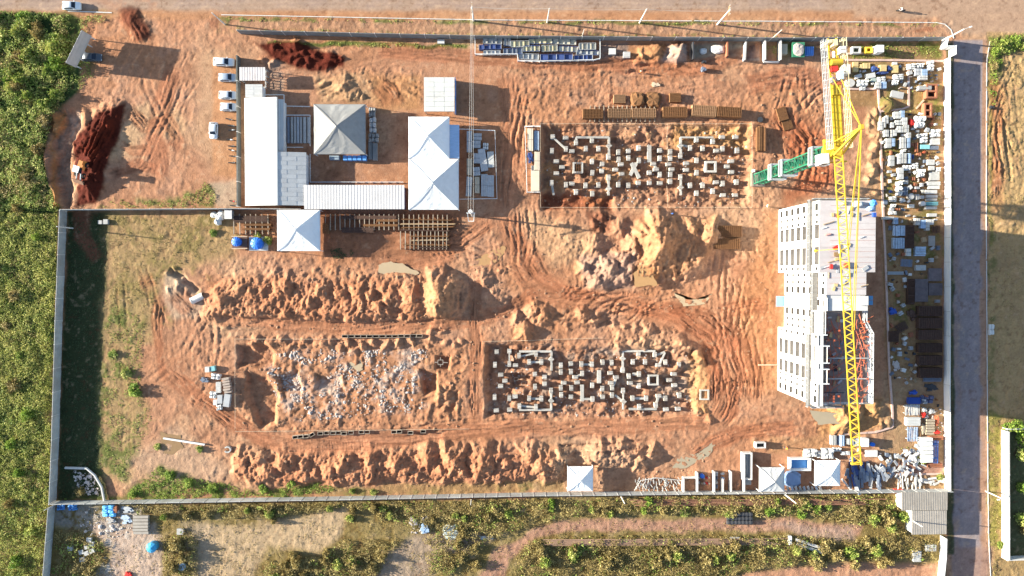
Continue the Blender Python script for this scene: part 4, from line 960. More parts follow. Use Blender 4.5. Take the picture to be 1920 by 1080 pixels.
for v in (-.7, .7): af.beam(L(.9, v, 36.6), ap, .30); af.beam(L(-1.2, v, 36.6), ap, .14)
af.rbox(ap.x, ap.y, 45.7, 46.3, .7, .5, ja); af.obj("tower_head", YELLOW, crane)
td = MB()
for v in (-.6, .6):
    td.beam(ap, L(-12.2, v * 1.2, 37.0), .09)
    td.beam(ap + Vector((0, 0, .1)), L(30.0, v * .3, 38.0), .09); td.beam(ap, L(16.0, v * .3, 38.0), .09)
td.obj("tie_bar", YELLOW, crane)
tr = MB(); p = L(16.5, 0, 0); tr.rbox(p[0], p[1], 36.2, 36.5, 1.5, 1.5, ja); tr.obj("trolley", WHITE_PAINT, crane)
hk = MB(); p = L(16.5, 0, 0)
for dx in (-.3, .3): hk.beam((p[0] + dx, p[1], 36.2), (p[0] + dx * .4, p[1], 26.5), .05)
hk.rbox(p[0], p[1], 25.7, 26.5, .5, .3, ja); hk.obj("hook_block", YELLOW, crane)
# ------------------------------------------------------------------ site offices, sheds and canopies
def zc(px0, py0, px1, py1, z):
    a, b = W(px0, py1, z), W(px1, py0, z); return a.x, a.y, b.x, b.y
def shed(name, label, px0, py0, px1, py1, zw, ze, roofmat, wallmat=PLASTER, rib=None, over=.25, group=None, extra=None, open_=False, trim=None):
    """px box is the roof outline; zw, ze: eave heights on the west and east edge; rib: ('x'|'y', pitch) for sheet corrugation"""
    z = (zw + ze) / 2; x0, y0, x1, y1 = zc(px0, py0, px1, py1, z); cx, cy = (x0 + x1) / 2, (y0 + y1) / 2; hx, hy = (x1 - x0) / 2, (y1 - y0) / 2
    t = thing(name, label, "building" if not open_ else "shelter", (cx, cy, 0), group=group)
    b = MB()
    if open_:
        for x in (-hx + .2, hx - .2):
            for y in (-hy + .2, 0, hy - .2): b2 = MB(); b2.rbox(x, y, 0, (zw if x < 0 else ze) - .05, .14, .14); b2.obj("post", STEEL, t)
    else:
        for (xa, ya, xb, yb) in ((-hx + over, -hy + over, -hx + over + .15, hy - over), (hx - over - .15, -hy + over, hx - over, hy - over)):
            zt = zw if xa < 0 else ze; b.box(xa, ya, 0, xb, yb, zt - .1)
        for ya in (-hy + over, hy - over - .15):
            b.hexa([(-hx + over + .15, ya, 0), (hx - over - .15, ya, 0), (hx - over - .15, ya + .15, 0), (-hx + over + .15, ya + .15, 0), (-hx + over + .15, ya, zw - .12), (hx - over - .15, ya, ze - .12), (hx - over - .15, ya + .15, ze - .12), (-hx + over + .15, ya + .15, zw - .12)])
        b.obj("wall", wallmat, t)
    r = MB()
    if rib:
        ax_, pitch = rib; n = max(2, int((2 * hx if ax_ == 'x' else 2 * hy) / pitch)); 
        for i in range(n):
            a, c = -1 + 2 * i / n, -1 + 2 * (i + 1) / n; m_ = a + (c - a) * .62
            for (u0, u1, dz) in ((a, m_, 0.0), (m_, c, .028)):
                if ax_ == 'x':
                    xa, xb = u0 * hx, u1 * hx; za, zb = zw + (ze - zw) * (u0 + 1) / 2 + dz, zw + (ze - zw) * (u1 + 1) / 2 + dz
                    r.hexa([(xa, -hy, za - .1), (xb, -hy, zb - .1), (xb, hy, zb - .1), (xa, hy, za - .1), (xa, -hy, za), (xb, -hy, zb), (xb, hy, zb), (xa, hy, za)])
                else:
                    r.hexa([(-hx, u0 * hy, zw - .1 + dz), (hx, u0 * hy, ze - .1 + dz), (hx, u1 * hy, ze - .1 + dz), (-hx, u1 * hy, zw - .1 + dz), (-hx, u0 * hy, zw + dz), (hx, u0 * hy, ze + dz), (hx, u1 * hy, ze + dz), (-hx, u1 * hy, zw + dz)])
    else:
        r.hexa([(-hx, -hy, zw - .08), (hx, -hy, ze - .08), (hx, hy, ze - .08), (-hx, hy, zw - .08), (-hx, -hy, zw), (hx, -hy, ze), (hx, hy, ze), (-hx, hy, zw)])
    r.obj("roof", roofmat, t)
    if trim:
        for (nm, mat, bx) in trim: MB().box(*[v if not callable(v) else v(hx, hy) for v in bx]).obj(nm, mat, t)
    return t, hx, hy
def sheets(t, hx, hy, zw, ze, nx, ny, mat):
    for i in range(nx):
        for j in range(ny):
            xa, xb = -hx + 2 * hx * i / nx + .02, -hx + 2 * hx * (i + 1) / nx - .02; ya, yb = -hy + 2 * hy * j / ny + .02, -hy + 2 * hy * (j + 1) / ny - .02; e = .02 + .02 * ((i + j) % 2)
            za, zb = zw + (ze - zw) * (xa + hx) / (2 * hx), zw + (ze - zw) * (xb + hx) / (2 * hx)
            MB().hexa([(xa, ya, za + .003), (xb, ya, zb + .003), (xb, yb, zb + .003), (xa, yb, za + .003), (xa, ya, za + e), (xb, ya, zb + e), (xb, yb, zb + e), (xa, yb, za + e)]).obj("roof_sheet", mat, t)
def seams(t, hx, hy, zw, ze, xs, ys, mat):
    b = MB()
    for u in xs: x = u * hx; z = zw + (ze - zw) * (u + 1) / 2; b.box(x - .04, -hy, z, x + .04, hy, z + .035)
    for v in ys: y = v * hy; b.hexa([(-hx, y - .03, zw), (hx, y - .03, ze), (hx, y + .03, ze), (-hx, y + .03, zw), (-hx, y - .03, zw + .03), (hx, y - .03, ze + .03), (hx, y + .03, ze + .03), (-hx, y + .03, zw + .03)])
    b.obj("seam", mat, t)
SEAM = M("roof_seam", (.42, .42, .43), .7)
t, hx, hy = shed("site_office", "long bright white office roof beside the parked cars", 458, 183, 521, 385, 2.7, 3.75, ROOF_WHITE, rib=('y', .9))
MB().box(hx - .25, -hy, 3.3, hx + .02, hy, 3.8).obj("gutter", STEEL, t); MB().box(-hx + .245, -1.0, 0.02, -hx + .26, 0, 2.1).obj("door", BLUE_PAINT, t)
t, hx, hy = shed("site_office", "narrow pale lean-to strip along the long white office", 521.5, 186, 531, 284, 3.1, 2.75, ROOF_GREY); 
t, hx, hy = shed("site_office", "bluish grey sheet roof annex joined to the long office", 521.5, 285, 573, 385, 3.7, 2.75, ROOF_GREY); sheets(t, hx, hy, 3.7, 2.75, 3, 12, ROOF_GREY)
t, hx, hy = shed("site_office", "long ribbed white roof with blue wall facing the pyramid tents", 570.5, 347, 758, 392, 3.0, 3.0, M("ribbed_roof", (.58, .545, .53), .6, var=.10, scale=.5, dirt=.2, dcol=(.45, .38, .34)), BLUE_PAINT, rib=('x', .62))
t, hx, hy = shed("guard_cabin", "small pinkish ribbed roof hut at the top of car park", 449, 126, 497, 151, 2.7, 2.7, M("pinkish_sheet", (.58, .52, .50), .6, var=.08, dirt=.2), rib=('x', .5), open_=True)
t, hx, hy = shed("guard_cabin", "small flat grey roof hut between ribbed hut and office", 460, 158, 492, 183, 2.6, 2.6, ROOF_GREY); sheets(t, hx, hy, 2.6, 2.6, 2, 5, ROOF_GREY)
t, hx, hy = shed("lean_to", "white ribbed open shelter standing alone above the white tents", 795, 145, 852, 209, 3.25, 3.25, M("shelter_sheet", (.56, .55, .52), .7, var=.08, dirt=.2), rib=('y', .9), open_=True)
sheets(t, hx, hy, 3.33, 3.33, 3, 7, M("shelter_sheet", (.56, .55, .52))); MB().box(hx + .05, -hy, 0, hx + .13, hy + .2, 2.6).obj("side_sheet", BLUE_SHEET, t)
t, hx, hy = shed("lean_to", "blue sheet lean-to beside the upper white tent", 843, 234, 861, 297, 2.75, 2.55, M("blue_sheeting", (.30, .42, .60), .7, var=.15, scale=2, stretch=(.5, 3, 1)), open_=True)
t, hx, hy = shed("corrugated_shed", "weathered corrugated roof beside the side road, upper half", 1690, 923, 1777, 957, 2.75, 2.6, ROOF_OLD, rib=('x', .38))
t, hx, hy = shed("corrugated_shed", "weathered corrugated roof beside the side road, lower half", 1709, 957.5, 1775.5, 1002, 2.7, 2.5, ROOF_OLD, rib=('x', .38))

def tent(name, label, px0, py0, px1, py1, ze, za, mat, val=.3, seed=0, legs=True, frame=WHITE_PAINT, apex=None):
    x0, y0, x1, y1 = zc(px0, py0, px1, py1, ze); cx, cy = (x0 + x1) / 2, (y0 + y1) / 2; hx, hy = (x1 - x0) / 2, (y1 - y0) / 2
    t = thing(name, label, "tent", (cx, cy, 0)); r = random.Random(seed)
    axp = (0, 0)
    n = 10; b = MB()
    cor = [(-hx, -hy), (hx, -hy), (hx, hy), (-hx, hy)]
    creases = [[(r.uniform(.2, .8), r.uniform(.25, .9), r.uniform(-.07, .07)) for _ in range(3)] for _ in range(4)]
    for q in range(4):
        (ax0, ay0), (bx0, by0) = cor[q], cor[(q + 1) % 4]; rows = []
        for i in range(n + 1):
            tt = i / n; row = []
            for k in range(n + 1):
                w_ = k / n; x = (ax0 + (bx0 - ax0) * w_) * (1 - tt); y = (ay0 + (by0 - ay0) * w_) * (1 - tt)
                z = ze + (za - ze) * (tt ** 1.12) - .10 * math.sin(math.pi * w_) * math.sin(math.pi * min(1, tt * 1.2 + .15)) * (1 - tt)
                # poles press the cloth up in a chevron of folds
                c_ = abs(w_ - .5) * 2; z += .10 * max(0, 1 - abs(c_ - tt * .9 - .05) * 7) * (1 - tt) * (0 < k < n)
                for (cw, ct, ca) in creases[q]: z += ca * math.exp(-((w_ - cw) * 9) ** 2 - ((tt - ct) * 4) ** 2) * (0 < k < n)
                row.append((x, y, z))
            rows.append(row)
        base = len(b.v); vs = [p for row in rows for p in row]
        fs = [(i * (n + 1) + k, i * (n + 1) + k + 1, (i + 1) * (n + 1) + k + 1, (i + 1) * (n + 1) + k) for i in range(n) for k in range(n)]
        b.add(vs, fs)
    b.obj("canopy", mat, t)
    v = MB()
    for q in range(4):
        (a, c), (d, e) = cor[q], cor[(q + 1) % 4]; k = 1.004
        v.quad((a * k, c * k, ze - val), (d * k, e * k, ze - val), (d * k, e * k, ze + .01), (a * k, c * k, ze + .01))
    v.obj("valance", mat, t)
    s_ = MB()
    for q in range(4): a, c = cor[q]; s_.beam((a, c, ze + .05), (a * .02, c * .02, za + .03), .05)
    s_.obj("ridge_seam", mat, t)
    if legs:
        for (x, y) in cor: MB().rbox(x * .985, y * .985, min(0, gmin(cx + x, cy + y)), ze - .05, .12, .12).obj("leg", frame, t)
    return t
tent("pyramid_tent", "large soiled grey pyramid tent in the office courtyard", 588.5, 195.5, 685, 289, 2.9, 5.9, CANVAS_OLD, seed=1)
tent("pyramid_tent", "upper white pyramid tent of the touching pair", 766, 219, 842.5, 297.3, 3.0, 5.4, CANVAS, seed=2)
tent("pyramid_tent", "lower white pyramid tent of the touching pair, dirty creases", 766, 298, 860, 393, 3.0, 5.6, M("creased_white_canvas", (.68, .68, .68), .75, var=.08, scale=.7, dirt=.22, dcol=(.42, .40, .38)), seed=3)
tent("pyramid_tent", "white pyramid tent beside the blue tanks and rebar trestles", 520, 393.5, 599.5, 470.5, 2.9, 5.3, CANVAS, seed=4)
tent("pyramid_tent", "small white pyramid tent alone by the lower wall", 1064, 875, 1112, 921, 2.6, 3.9, CANVAS, seed=5)
tent("pyramid_tent", "small grey white pyramid tent overhanging the lower wall", 1424, 876.5, 1471, 922, 2.7, 4.3, CANVAS_DULL, seed=6)
tent("pyramid_tent", "small white pyramid tent next to the blue-grey panel heap", 1528, 863.5, 1575.5, 911, 2.7, 4.2, CANVAS, seed=7)

# low white rails and enclosure fences
def fence(name, label, pts, h=.75, post=1.7, w=.07, mat=WHITE_PAINT, rails=(1.0, .5), cat="fence", closed=False):
    P = [G(*p) for p in pts]; c = P[0]; t = thing(name, label, cat, tuple(c))
    if closed: P.append(P[0])
    me = MB().rbox(0, 0, -.3, h, w * 1.3, w * 1.3).mesh("post", mat)
    for a, b_ in zip(P[:-1], P[1:]):
        n = max(1, round((b_ - a).length / post)); Q = [a.lerp(b_, i / n) for i in range(n + 1)]
        for q in Q: q.z = gh(q.x, q.y)
        for q in Q[:-1]: link("post", me, t, q - c)
        for k in rails:
            b = MB()
            for q, r in zip(Q[:-1], Q[1:]): b.beam(q - c + Vector((0, 0, h * k - .03)), r - c + Vector((0, 0, h * k - .03)), w)
            b.obj("rail", mat, t)
    return t
fence("low_rail", "low white rail stepping round the grey tent's upper corner", [(497, 133), (500, 134), (500, 165), (492, 166)], .9)
fence("low_rail", "low white zigzag rail above the plank enclosure", [(492, 179), (534, 179), (535, 200), (583, 201)], .8)
fence("low_rail", "white rail enclosure holding long planks by the office", [(535, 217), (583, 217), (583, 275)], .8); fence("low_rail", "lower white rail of the plank enclosure", [(535, 217), (535, 277), (570, 277)], .8)
fence("low_rail", "long low white rail above the ribbed roof", [(583, 290), (583, 342), (757, 342)], .8)
fence("yard_fence", "thin pale fence around the block pallets beside white tents", [(862, 243), (928, 246), (932, 373), (862, 374)], .9)
fence("bay_fence", "white fence around the timber pallets beside upper pit", [(1013, 238), (984, 238), (988, 361), (1012, 361)], 1.0, w=.09)
fence("rack_fence", "pale fence along the stacked scaffold panels by street wall", [(891, 72), (891, 104), (970, 104), (971, 116), (1012, 117), (1112, 115), (1124, 112), (1124, 76)], 1.1, w=.10)
def batter(label, pts, closed=False):
    return fence("batter_board", label, pts, .7, 2.6, .05, WOOD_PALE, (1.0,), "batter board", closed)
batter("pale batter board rail framing the upper footing pit", [(1013, 233), (1408, 233), (1408, 389), (1013, 389)], True); batter("single rail crossing the upper footing pit", [(1251, 233), (1251, 389)])
batter("long rail around the rubble pit, left and top sides", [(443, 802), (443, 635), (640, 635)]); batter("rail along the lower edge of the rubble pit", [(443, 808), (880, 803)])
batter("rail along the top edge of the lower footing pit", [(905, 640), (1010, 637), (1130, 633)])

# ------------------------------------------------------------------ cars and motorcycles
def loft(b, secs, ringfn):
    rings = [ringfn(*s_) for s_ in secs]; n = len(rings[0]); vs = [v for r in rings for v in r]; fs = []
    for i in range(len(rings) - 1):
        for k in range(n): fs.append((i * n + k, i * n + (k + 1) % n, (i + 1) * n + (k + 1) % n, (i + 1) * n + k))
    fs += [tuple(range(n - 1, -1, -1)), tuple((len(rings) - 1) * n + k for k in range(n))]
    return b.add(vs, fs)
def make_car(paint, label, loc, rz, length=4.3, pickup=False, group="cars parked about the site entrance"):
    t = thing("car", label, "car", loc, rz, group); s_ = length / 4.3; b = MB()
    def ring(x, w, z0, z1, r=.12):
        x *= s_; return [(x, -w + r * .6, z0), (x, w - r * .6, z0), (x, w, z0 + .22), (x, w, z1 - r), (x, w - r * 1.2, z1), (x, -w + r * 1.2, z1), (x, -w, z1 - r), (x, -w, z0 + .22)]
    body = [(-2.15, .72, .35, .78), (-2.08, .82, .25, .92), (-1.5, .86, .2, .98), (0, .87, .2, .98), (1.0, .86, .2, .96), (1.75, .82, .2, .84), (2.08, .74, .25, .70), (2.15, .62, .33, .6)]
    loft(b, body, ring); b.obj("body", paint, t, True)
    cab = MB()
    top = [(-1.95, .70, .95, 1.02), (-1.55, .70, .95, 1.38), (-.8, .68, .95, 1.48), (.1, .67, .95, 1.46), (.42, .67, .95, 1.36), (1.05, .70, .93, .99)]
    if pickup: top = [(-.55, .72, .95, 1.0), (-.35, .70, .95, 1.44), (.1, .68, .95, 1.48), (.5, .67, .95, 1.38), (1.05, .70, .93, .99)]
    loft(cab, top, lambda x, w, z0, z1: [(x * s_, -w - .1, z0), (x * s_, w + .1, z0), (x * s_, w, z1 - .06), (x * s_, w - .12, z1), (x * s_, -w + .12, z1), (x * s_, -w, z1 - .06)]); cab.obj("roof", paint, t, True)
    g = MB(); g.quad((1.06 * s_, -.66, 1.0), (1.06 * s_, .66, 1.0), (.38 * s_, .55, 1.40), (.38 * s_, -.55, 1.40)); g.obj("windscreen", GLASS, t)
    if pickup:
        k = MB(); k.box(-2.0 * s_, -.66, .985, -.62 * s_, .66, 1.0); k.obj("load_bed", DARK, t)
    else:
        g = MB(); g.quad((-1.98 * s_, .56, 1.04), (-1.98 * s_, -.56, 1.04), (-1.58 * s_, -.52, 1.385), (-1.58 * s_, .52, 1.385)); g.obj("rear_window", GLASS, t)
    for y in (-1, 1):
        x0 = -.3 if pickup else -1.4
        g = MB(); g.quad((x0 * s_, y * .795, 1.02), (.75 * s_, y * .795, 1.02), (.3 * s_, y * .70, 1.34), (x0 * .92 * s_, y * .70, 1.34)); g.obj("side_window", GLASS, t)
        m_ = MB(); m_.box(.68 * s_, y * .93 - .09, .92, .82 * s_, y * .93 + .09, 1.04); m_.obj("mirror", paint, t)
        h = MB(); h.rbox(2.06 * s_, y * .52, .58, .70, .14, .30); h.obj("headlight", LAMP, t)
        h = MB(); h.rbox(-2.12 * s_, y * .60, .68, .84, .08, .24); h.obj("tail_light", RED_P, t)
        for x in (-1.32, 1.35):
            w_ = MB(); w_.tube([(x * s_, y * .70, .31), (x * s_, y * .88, .31)], .31, 14); wo = w_.obj("wheel", TYRE, t)
            w_ = MB(); w_.tube([(x * s_, y * .87, .31), (x * s_, y * .895, .31)], .18, 10); w_.obj("rim", STEEL, wo)
    return t
def car(px, py, rz, paint, label, length=4.3, pickup=False): return make_car(paint, label, tuple(G(px, py)), rz, length, pickup)
car(138, 13, -.02, CAR_WHITE, "white hatchback driving on the street above the thicket", 3.9)
car(176, 109, -.04, CAR_GREY, "dark grey car parked beneath the tilted billboard", 4.2)
car(422, 118, -.03, CAR_WHITE, "long white saloon, topmost car of the row by the office", 4.5)
car(429, 147, -.02, CAR_SILVER, "silver-blue saloon second from top of the parked row", 3.9)
car(430, 180, -.02, CAR_WHITE, "white saloon third from top of the parked row", 3.9)
car(431, 202, -.02, CAR_WHITE, "white hatchback at the bottom of the parked row", 3.6)
car(403, 246, -1.6, CAR_WHITE, "white car parked lengthwise, apart from the row", 3.6)
MOTO_SEAT = M("seat_vinyl", (.025, .025, .028), .5)
def moto(label, loc, rz, paint, group="motorcycles parked along the office wall"):
    t = thing("motorcycle", label, "motorcycle", loc, rz, group)
    for x in (-.62, .66):
        w_ = MB(); w_.tube([(x, -.05, .30), (x, .05, .30)], .30, 14); o = w_.obj("wheel", TYRE, t); w_ = MB(); w_.tube([(x, -.055, .30), (x, .055, .30)], .17, 10); w_.obj("rim", STEEL, o)
    b = MB(); b.beam((-.62, 0, .32), (.1, 0, .45), .12); b.beam((.1, 0, .42), (.45, 0, .88), .10); b.rbox(0, 0, .28, .6, .45, .26); b.beam((.66, .09, .30), (.42, .09, .95), .05); b.beam((.66, -.09, .30), (.42, -.09, .95), .05); b.obj("frame", DARK, t)
    lump(MB(), .1, .1, .1)
    b = MB(); b.hexa([(-.05, -.15, .68), (.42, -.10, .72), (.42, .10, .72), (-.05, .15, .68), (-.05, -.11, .88), (.36, -.08, .92), (.36, .08, .92), (-.05, .11, .88)]); b.obj("fuel_tank", paint, t)
    b = MB(); b.hexa([(-.85, -.12, .70), (0, -.15, .68), (0, .15, .68), (-.85, .12, .70), (-.85, -.10, .80), (0, -.12, .78), (0, .12, .78), (-.85, .10, .80)]); b.obj("seat", MOTO_SEAT, t)
    b = MB(); b.tube([(.28, -.38, 1.0), (.42, -.12, .97), (.42, .12, .97), (.28, .38, 1.0)], .025, 5); b.obj("handlebar", DARK, t); b = MB(); b.cyl(.55, 0, .78, .92, .09, n=8); b.obj("headlight", LAMP, t)
    return t
MG = "motorcycles parked along the office wall"
cols = {"red": RED_P, "black": DARK, "grey": STEEL, "white": WHITE_PAINT, "blue": BLUE_PAINT}
for i, (px, py, c_, lab) in enumerate(((433, 225, "black", "black motorcycle alone just below the last parked car of row"), (437, 237, "black", "black motorcycle in shadow beside the lengthwise white car, upper"), (438, 245, "grey", "grey motorcycle in shadow beside the lengthwise white car, lower"), (435, 263, "white", "white motorcycle just below the lengthwise car's shadow"),
        (437, 275, "black", "black motorcycle above the pale one by the office wall"), (438, 283, "white", "pale motorcycle in the middle of the wall row"), (440, 294, "black", "black motorcycle below the pale one by the office wall"), (438, 306, "black", "black motorcycle lowest of the long row by the wall"), (440, 378, "red", "red motorcycle near the inner wall corner"), (441, 386, "black", "black motorcycle beside the red one at the wall corner"))):
    moto(lab, tuple(G(px, py)), -.1 + .06 * ((i * 7) % 5 - 2), cols[c_])

# people: one continuous skinned body each
def person(label, px, py, rz, shirt, pants, pose="stand", hair=DARK, z=None):
    p = G(px, py, z); hip = .92
    if pose == "ride":
        J = dict(pel=(0, 0, .86), che=(.18, 0, 1.25), nec=(.24, 0, 1.42), hea=(.28, 0, 1.62), sl=(.2, .19, 1.36), sr=(.2, -.19, 1.36), el=(.4, .26, 1.12), er=(.4, -.26, 1.12), hl=(.62, .30, 1.02), hr=(.62, -.30, 1.02), kl=(.40, .20, .78), kr=(.40, -.20, .78), al=(.12, .20, .36), ar=(.12, -.20, .36), fl=(.30, .20, .32), fr=(.30, -.20, .32))
    else:
        d = .16 if pose == "walk" else .02
        J = dict(pel=(0, 0, hip), che=(.02, 0, 1.28), nec=(.02, 0, 1.46), hea=(.04, 0, 1.64), sl=(.01, .19, 1.40), sr=(.01, -.19, 1.40), el=(-.06 - d, .24, 1.14), er=(.04 + d, -.24, 1.14), hl=(.02 - d, .25, .90), hr=(.14 + d, -.24, .92), kl=(.05 + d, .10, .50), kr=(.04 - d * .6, -.10, .50), al=(d, .10, .08), ar=(-.03 - d * 1.7, -.10, .10), fl=(.15 + d, .11, .04), fr=(.11 - d * 1.7, -.11, .05))
    names = list(J); E = [("pel", "che"), ("che", "nec"), ("nec", "hea"), ("che", "sl"), ("che", "sr"), ("sl", "el"), ("el", "hl"), ("sr", "er"), ("er", "hr"), ("pel", "kl"), ("kl", "al"), ("al", "fl"), ("pel", "kr"), ("kr", "ar"), ("ar", "fr")]
    rad = dict(pel=.15, che=.16, nec=.065, hea=.11, sl=.075, sr=.075, el=.05, er=.05, hl=.035, hr=.035, kl=.07, kr=.07, al=.045, ar=.045, fl=.04, fr=.04)
    me = bpy.data.meshes.new("skel"); me.from_pydata([J[n] for n in names], [(names.index(a), names.index(b)) for a, b in E], [])
    o = bpy.data.objects.new("skel", me); COL.objects.link(o); o.modifiers.new("s", 'SKIN'); o.modifiers.new("u", 'SUBSURF').levels = 1
    for i, n in enumerate(names): me.skin_vertices[0].data[i].radius = (rad[n], rad[n])
    me.skin_vertices[0].data[0].use_root = True
    bpy.context.view_layer.update(); ev = bpy.data.meshes.new_from_object(o.evaluated_get(bpy.context.evaluated_depsgraph_get()))
    bpy.data.objects.remove(o); ev.name = "body"
    for m_ in (SKIN, shirt, pants, DARK): ev.materials.append(m_)
    hz = J["hea"][2]
    for f in ev.polygons:
        c = f.center; f.use_smooth = True
        f.material_index = 3 if c.z < .13 and pose != "ride" else 2 if c.z < J["pel"][2] + .06 and abs(c.y) < .2 else 1 if c.z < hz - .16 and c.z > 1.0 else 0
    t = thing("person", label, "person", tuple(p), rz); link("body", ev, t)
    h = MB(); x, y, z_ = J["hea"]; h.cyl(x, y, z_ + .01, z_ + .14, .125, .07, 10); h.obj("helmet", hair, t)
    return t
VEST = M("orange_vest", (.75, .22, .05), .8); SHIRT_B = M("blue_shirt", (.10, .16, .36), .9); SHIRT_W = M("pale_shirt", (.6, .6, .58), .9); JEANS = M("dark_trousers", (.04, .05, .08), .9)
person("person in orange vest walking across open dirt above rebar", 1199, 137, .4, VEST, JEANS, "walk", hair=M("helmet_white", (.75, .75, .74), .4))
person("person in blue shirt standing below the upper pit", 1257, 402, 1.2, SHIRT_B, JEANS, "stand", hair=M("helmet_blue", (.05, .15, .5), .4))
person("person in pale shirt beside the white block's corner", 1435, 387, -.6, SHIRT_W, JEANS, "walk", hair=YELLOW)
person("person in orange vest on the lower site track", 1470, 838, 2.2, VEST, JEANS, "walk", hair=YELLOW)
moto("motorcycle ridden along the street near the crossing", tuple(G(1687, 21)), 3.1, RED_P, "motorcycle on the street"); person("person in pale shirt riding the motorcycle on the street", 1687.5, 21, 3.1, SHIRT_W, JEANS, "ride", hair=DARK)

# ------------------------------------------------------------------ billboard, poles, wires
a, b_ = G(180, 72, 0), G(151, 131, 0); c = (a + b_) / 2; d = (b_ - a); t = thing("billboard", "grey slatted billboard on posts, seen edge-on by the thicket", "billboard", tuple(c), 0)
u = d.normalized(); nrm = Vector((-u.y, u.x, 0)); Lb = d.length
for k in range(5):
    b = MB(); q = u * Lb * (-.46 + .23 * k); b.beam((q.x, q.y, -.3), (q.x, q.y, 5.0), .2); b.obj("post", CONC_PALE, t)
BACK = M("board_back", (.40, .40, .40), .8, var=.12, scale=1)
n_ = nrm * (.16 if nrm.x > 0 else -.16)
for k in range(6):
    z0 = 1.75 + k * .58; b = MB(); p0, p1 = -u * Lb / 2, u * Lb / 2
    b.beam(p0 + n_ + Vector((0, 0, z0 + .28)), p1 + n_ + Vector((0, 0, z0 + .28)), .07, .55); b.obj("board_slat", BACK, t)
def pole(label, px, py, h, r=.14, arm=None, lamp=False, name="utility_pole", cat="pole", mat=CONC_PALE, cross=False):
    p = G(px, py); t = thing(name, label, cat, tuple(p)); b = MB(); b.cyl(0, 0, -.3, h, r * 1.25, r * .75, 10); b.obj("shaft", mat, t)
    if cross:
        for z in (h - .3, h - 1.0): b = MB(); b.rbox(0, 0, z, z + .12, .12, 2.0, 0.0); b.obj("crossarm", WOOD, t)
        for y in (-.9, -.3, .3, .9): b = MB(); b.cyl(0, y, h - .18, h + .05, .05, n=6); b.obj("insulator", WHITE_PAINT, t)
    if arm:
        b = MB(); b.tube([(0, 0, h - .2), (arm[0] * .5, arm[1] * .5, h + .15), (arm[0], arm[1], h + .2)], .05, 6); b.obj("arm", STEEL, t); b = MB(); b.rbox(arm[0], arm[1], h + .1, h + .24, .6, .28, math.atan2(arm[1], arm[0])); b.obj("lamp_head", LAMP, t)
    return p
pp = [pole("white street pole whose wires drop to the transformer", 888, 39, 7.8, .17, cross=True), pole("street pole second from the wire crossing", 1026, 42, 7.8, .15), pole("street pole third from the wire crossing", 1199, 43, 7.8, .15, ), pole("street pole with crossarm nearest the crane's counter-jib", 1345, 46, 8.6, .16, cross=True)]
pole("leaning white pole at the site entrance verge", 422, 46, 6.6, .13); pole("pale corner pole beside the white gate return wall", 1768, 76, 7.0, .16, arm=(1.2, .4)); pole("slim pole behind the shaded street wall", 1091, 69, 4.5, .08); pole("slim pole above the sand bays", 1449, 71, 5.0, .08)
pole("slim white lamp pole straddling the long thicket wall", 137, 428, 5.4, .13); pole("white pole in scrub below the rebar bays", 1164, 930, 5.0, .12); pole("white pole in scrub beneath the grey white tent", 1469, 925, 6.6, .14); pole("short white pole below the lower wall's middle", 884, 936, 3.6, .1); pole("pole in front of the weathered corrugated shed", 1699, 969, 6.0, .12); pole("pole leaning at the lower corner of thicket wall", 106, 945, 4.0, .1); pole("pale pole on the far verge of the side road", 1848, 921, 5.5, .12, arm=(-1.2, 0))
tp = G(886, 405); t = thing("transformer_pole", "pole with white transformer and frame beside tent yard", "transformer", tuple(tp))
b = MB(); b.cyl(0, 0, -.3, 7.4, .2, .15, 10); b.obj("shaft", CONC_PALE, t); b = MB(); b.cyl(-.1, .35, 5.6, 6.9, .42, n=14); b.obj("transformer_tank", WHITE_PAINT, t)
for x in (-1, 1): b = MB(); b.beam((x * .7, 0, 7.3), (x * .55, -1.6, 6.0), .12); b.obj("bracket", WHITE_PAINT, t)
b = MB(); b.beam((-.9, 0, 7.3), (.9, 0, 7.3), .16); b.obj("crossarm", WHITE_PAINT, t); b = MB(); b.beam((-.6, -1.6, 6.0), (.6, -1.6, 6.0), .12); b.obj("frame_bar", WHITE_PAINT, t)
for x in (-.7, 0, .7): b = MB(); b.cyl(x, .1, 7.4, 7.75, .07, n=6); b.obj("insulator", DARK, t)
def wire(label, a, b_, sag, r=.035, n=14):
    a, b_ = Vector(a), Vector(b_); pts = [a.lerp(b_, i / n) - Vector((0, 0, sag * 4 * (i / n) * (1 - i / n))) for i in range(n + 1)]
    q = MB(); q.tube([p - a for p in pts], r, 5); o = q.obj("power_line", WIRE, None, loc=a); return tag(o, label, "wire", "overhead power lines")
for k, (dx, ds) in enumerate(((-.55, "leftmost"), (0.0, "middle"), (.55, "rightmost"))): wire(f"overhead wire from street pole to transformer, {ds} of three strands", (pp[0].x + dx * .35, pp[0].y, 7.8), (tp.x + dx, tp.y, 7.6), .9, .022)
for i, (a, b_) in enumerate(zip(pp[:-1], pp[1:])): wire(f"thin wire along the street, {ORD[i]} span from the crossing wires", (a.x, a.y, 7.7), (b_.x, b_.y, 7.7), .5, .02)

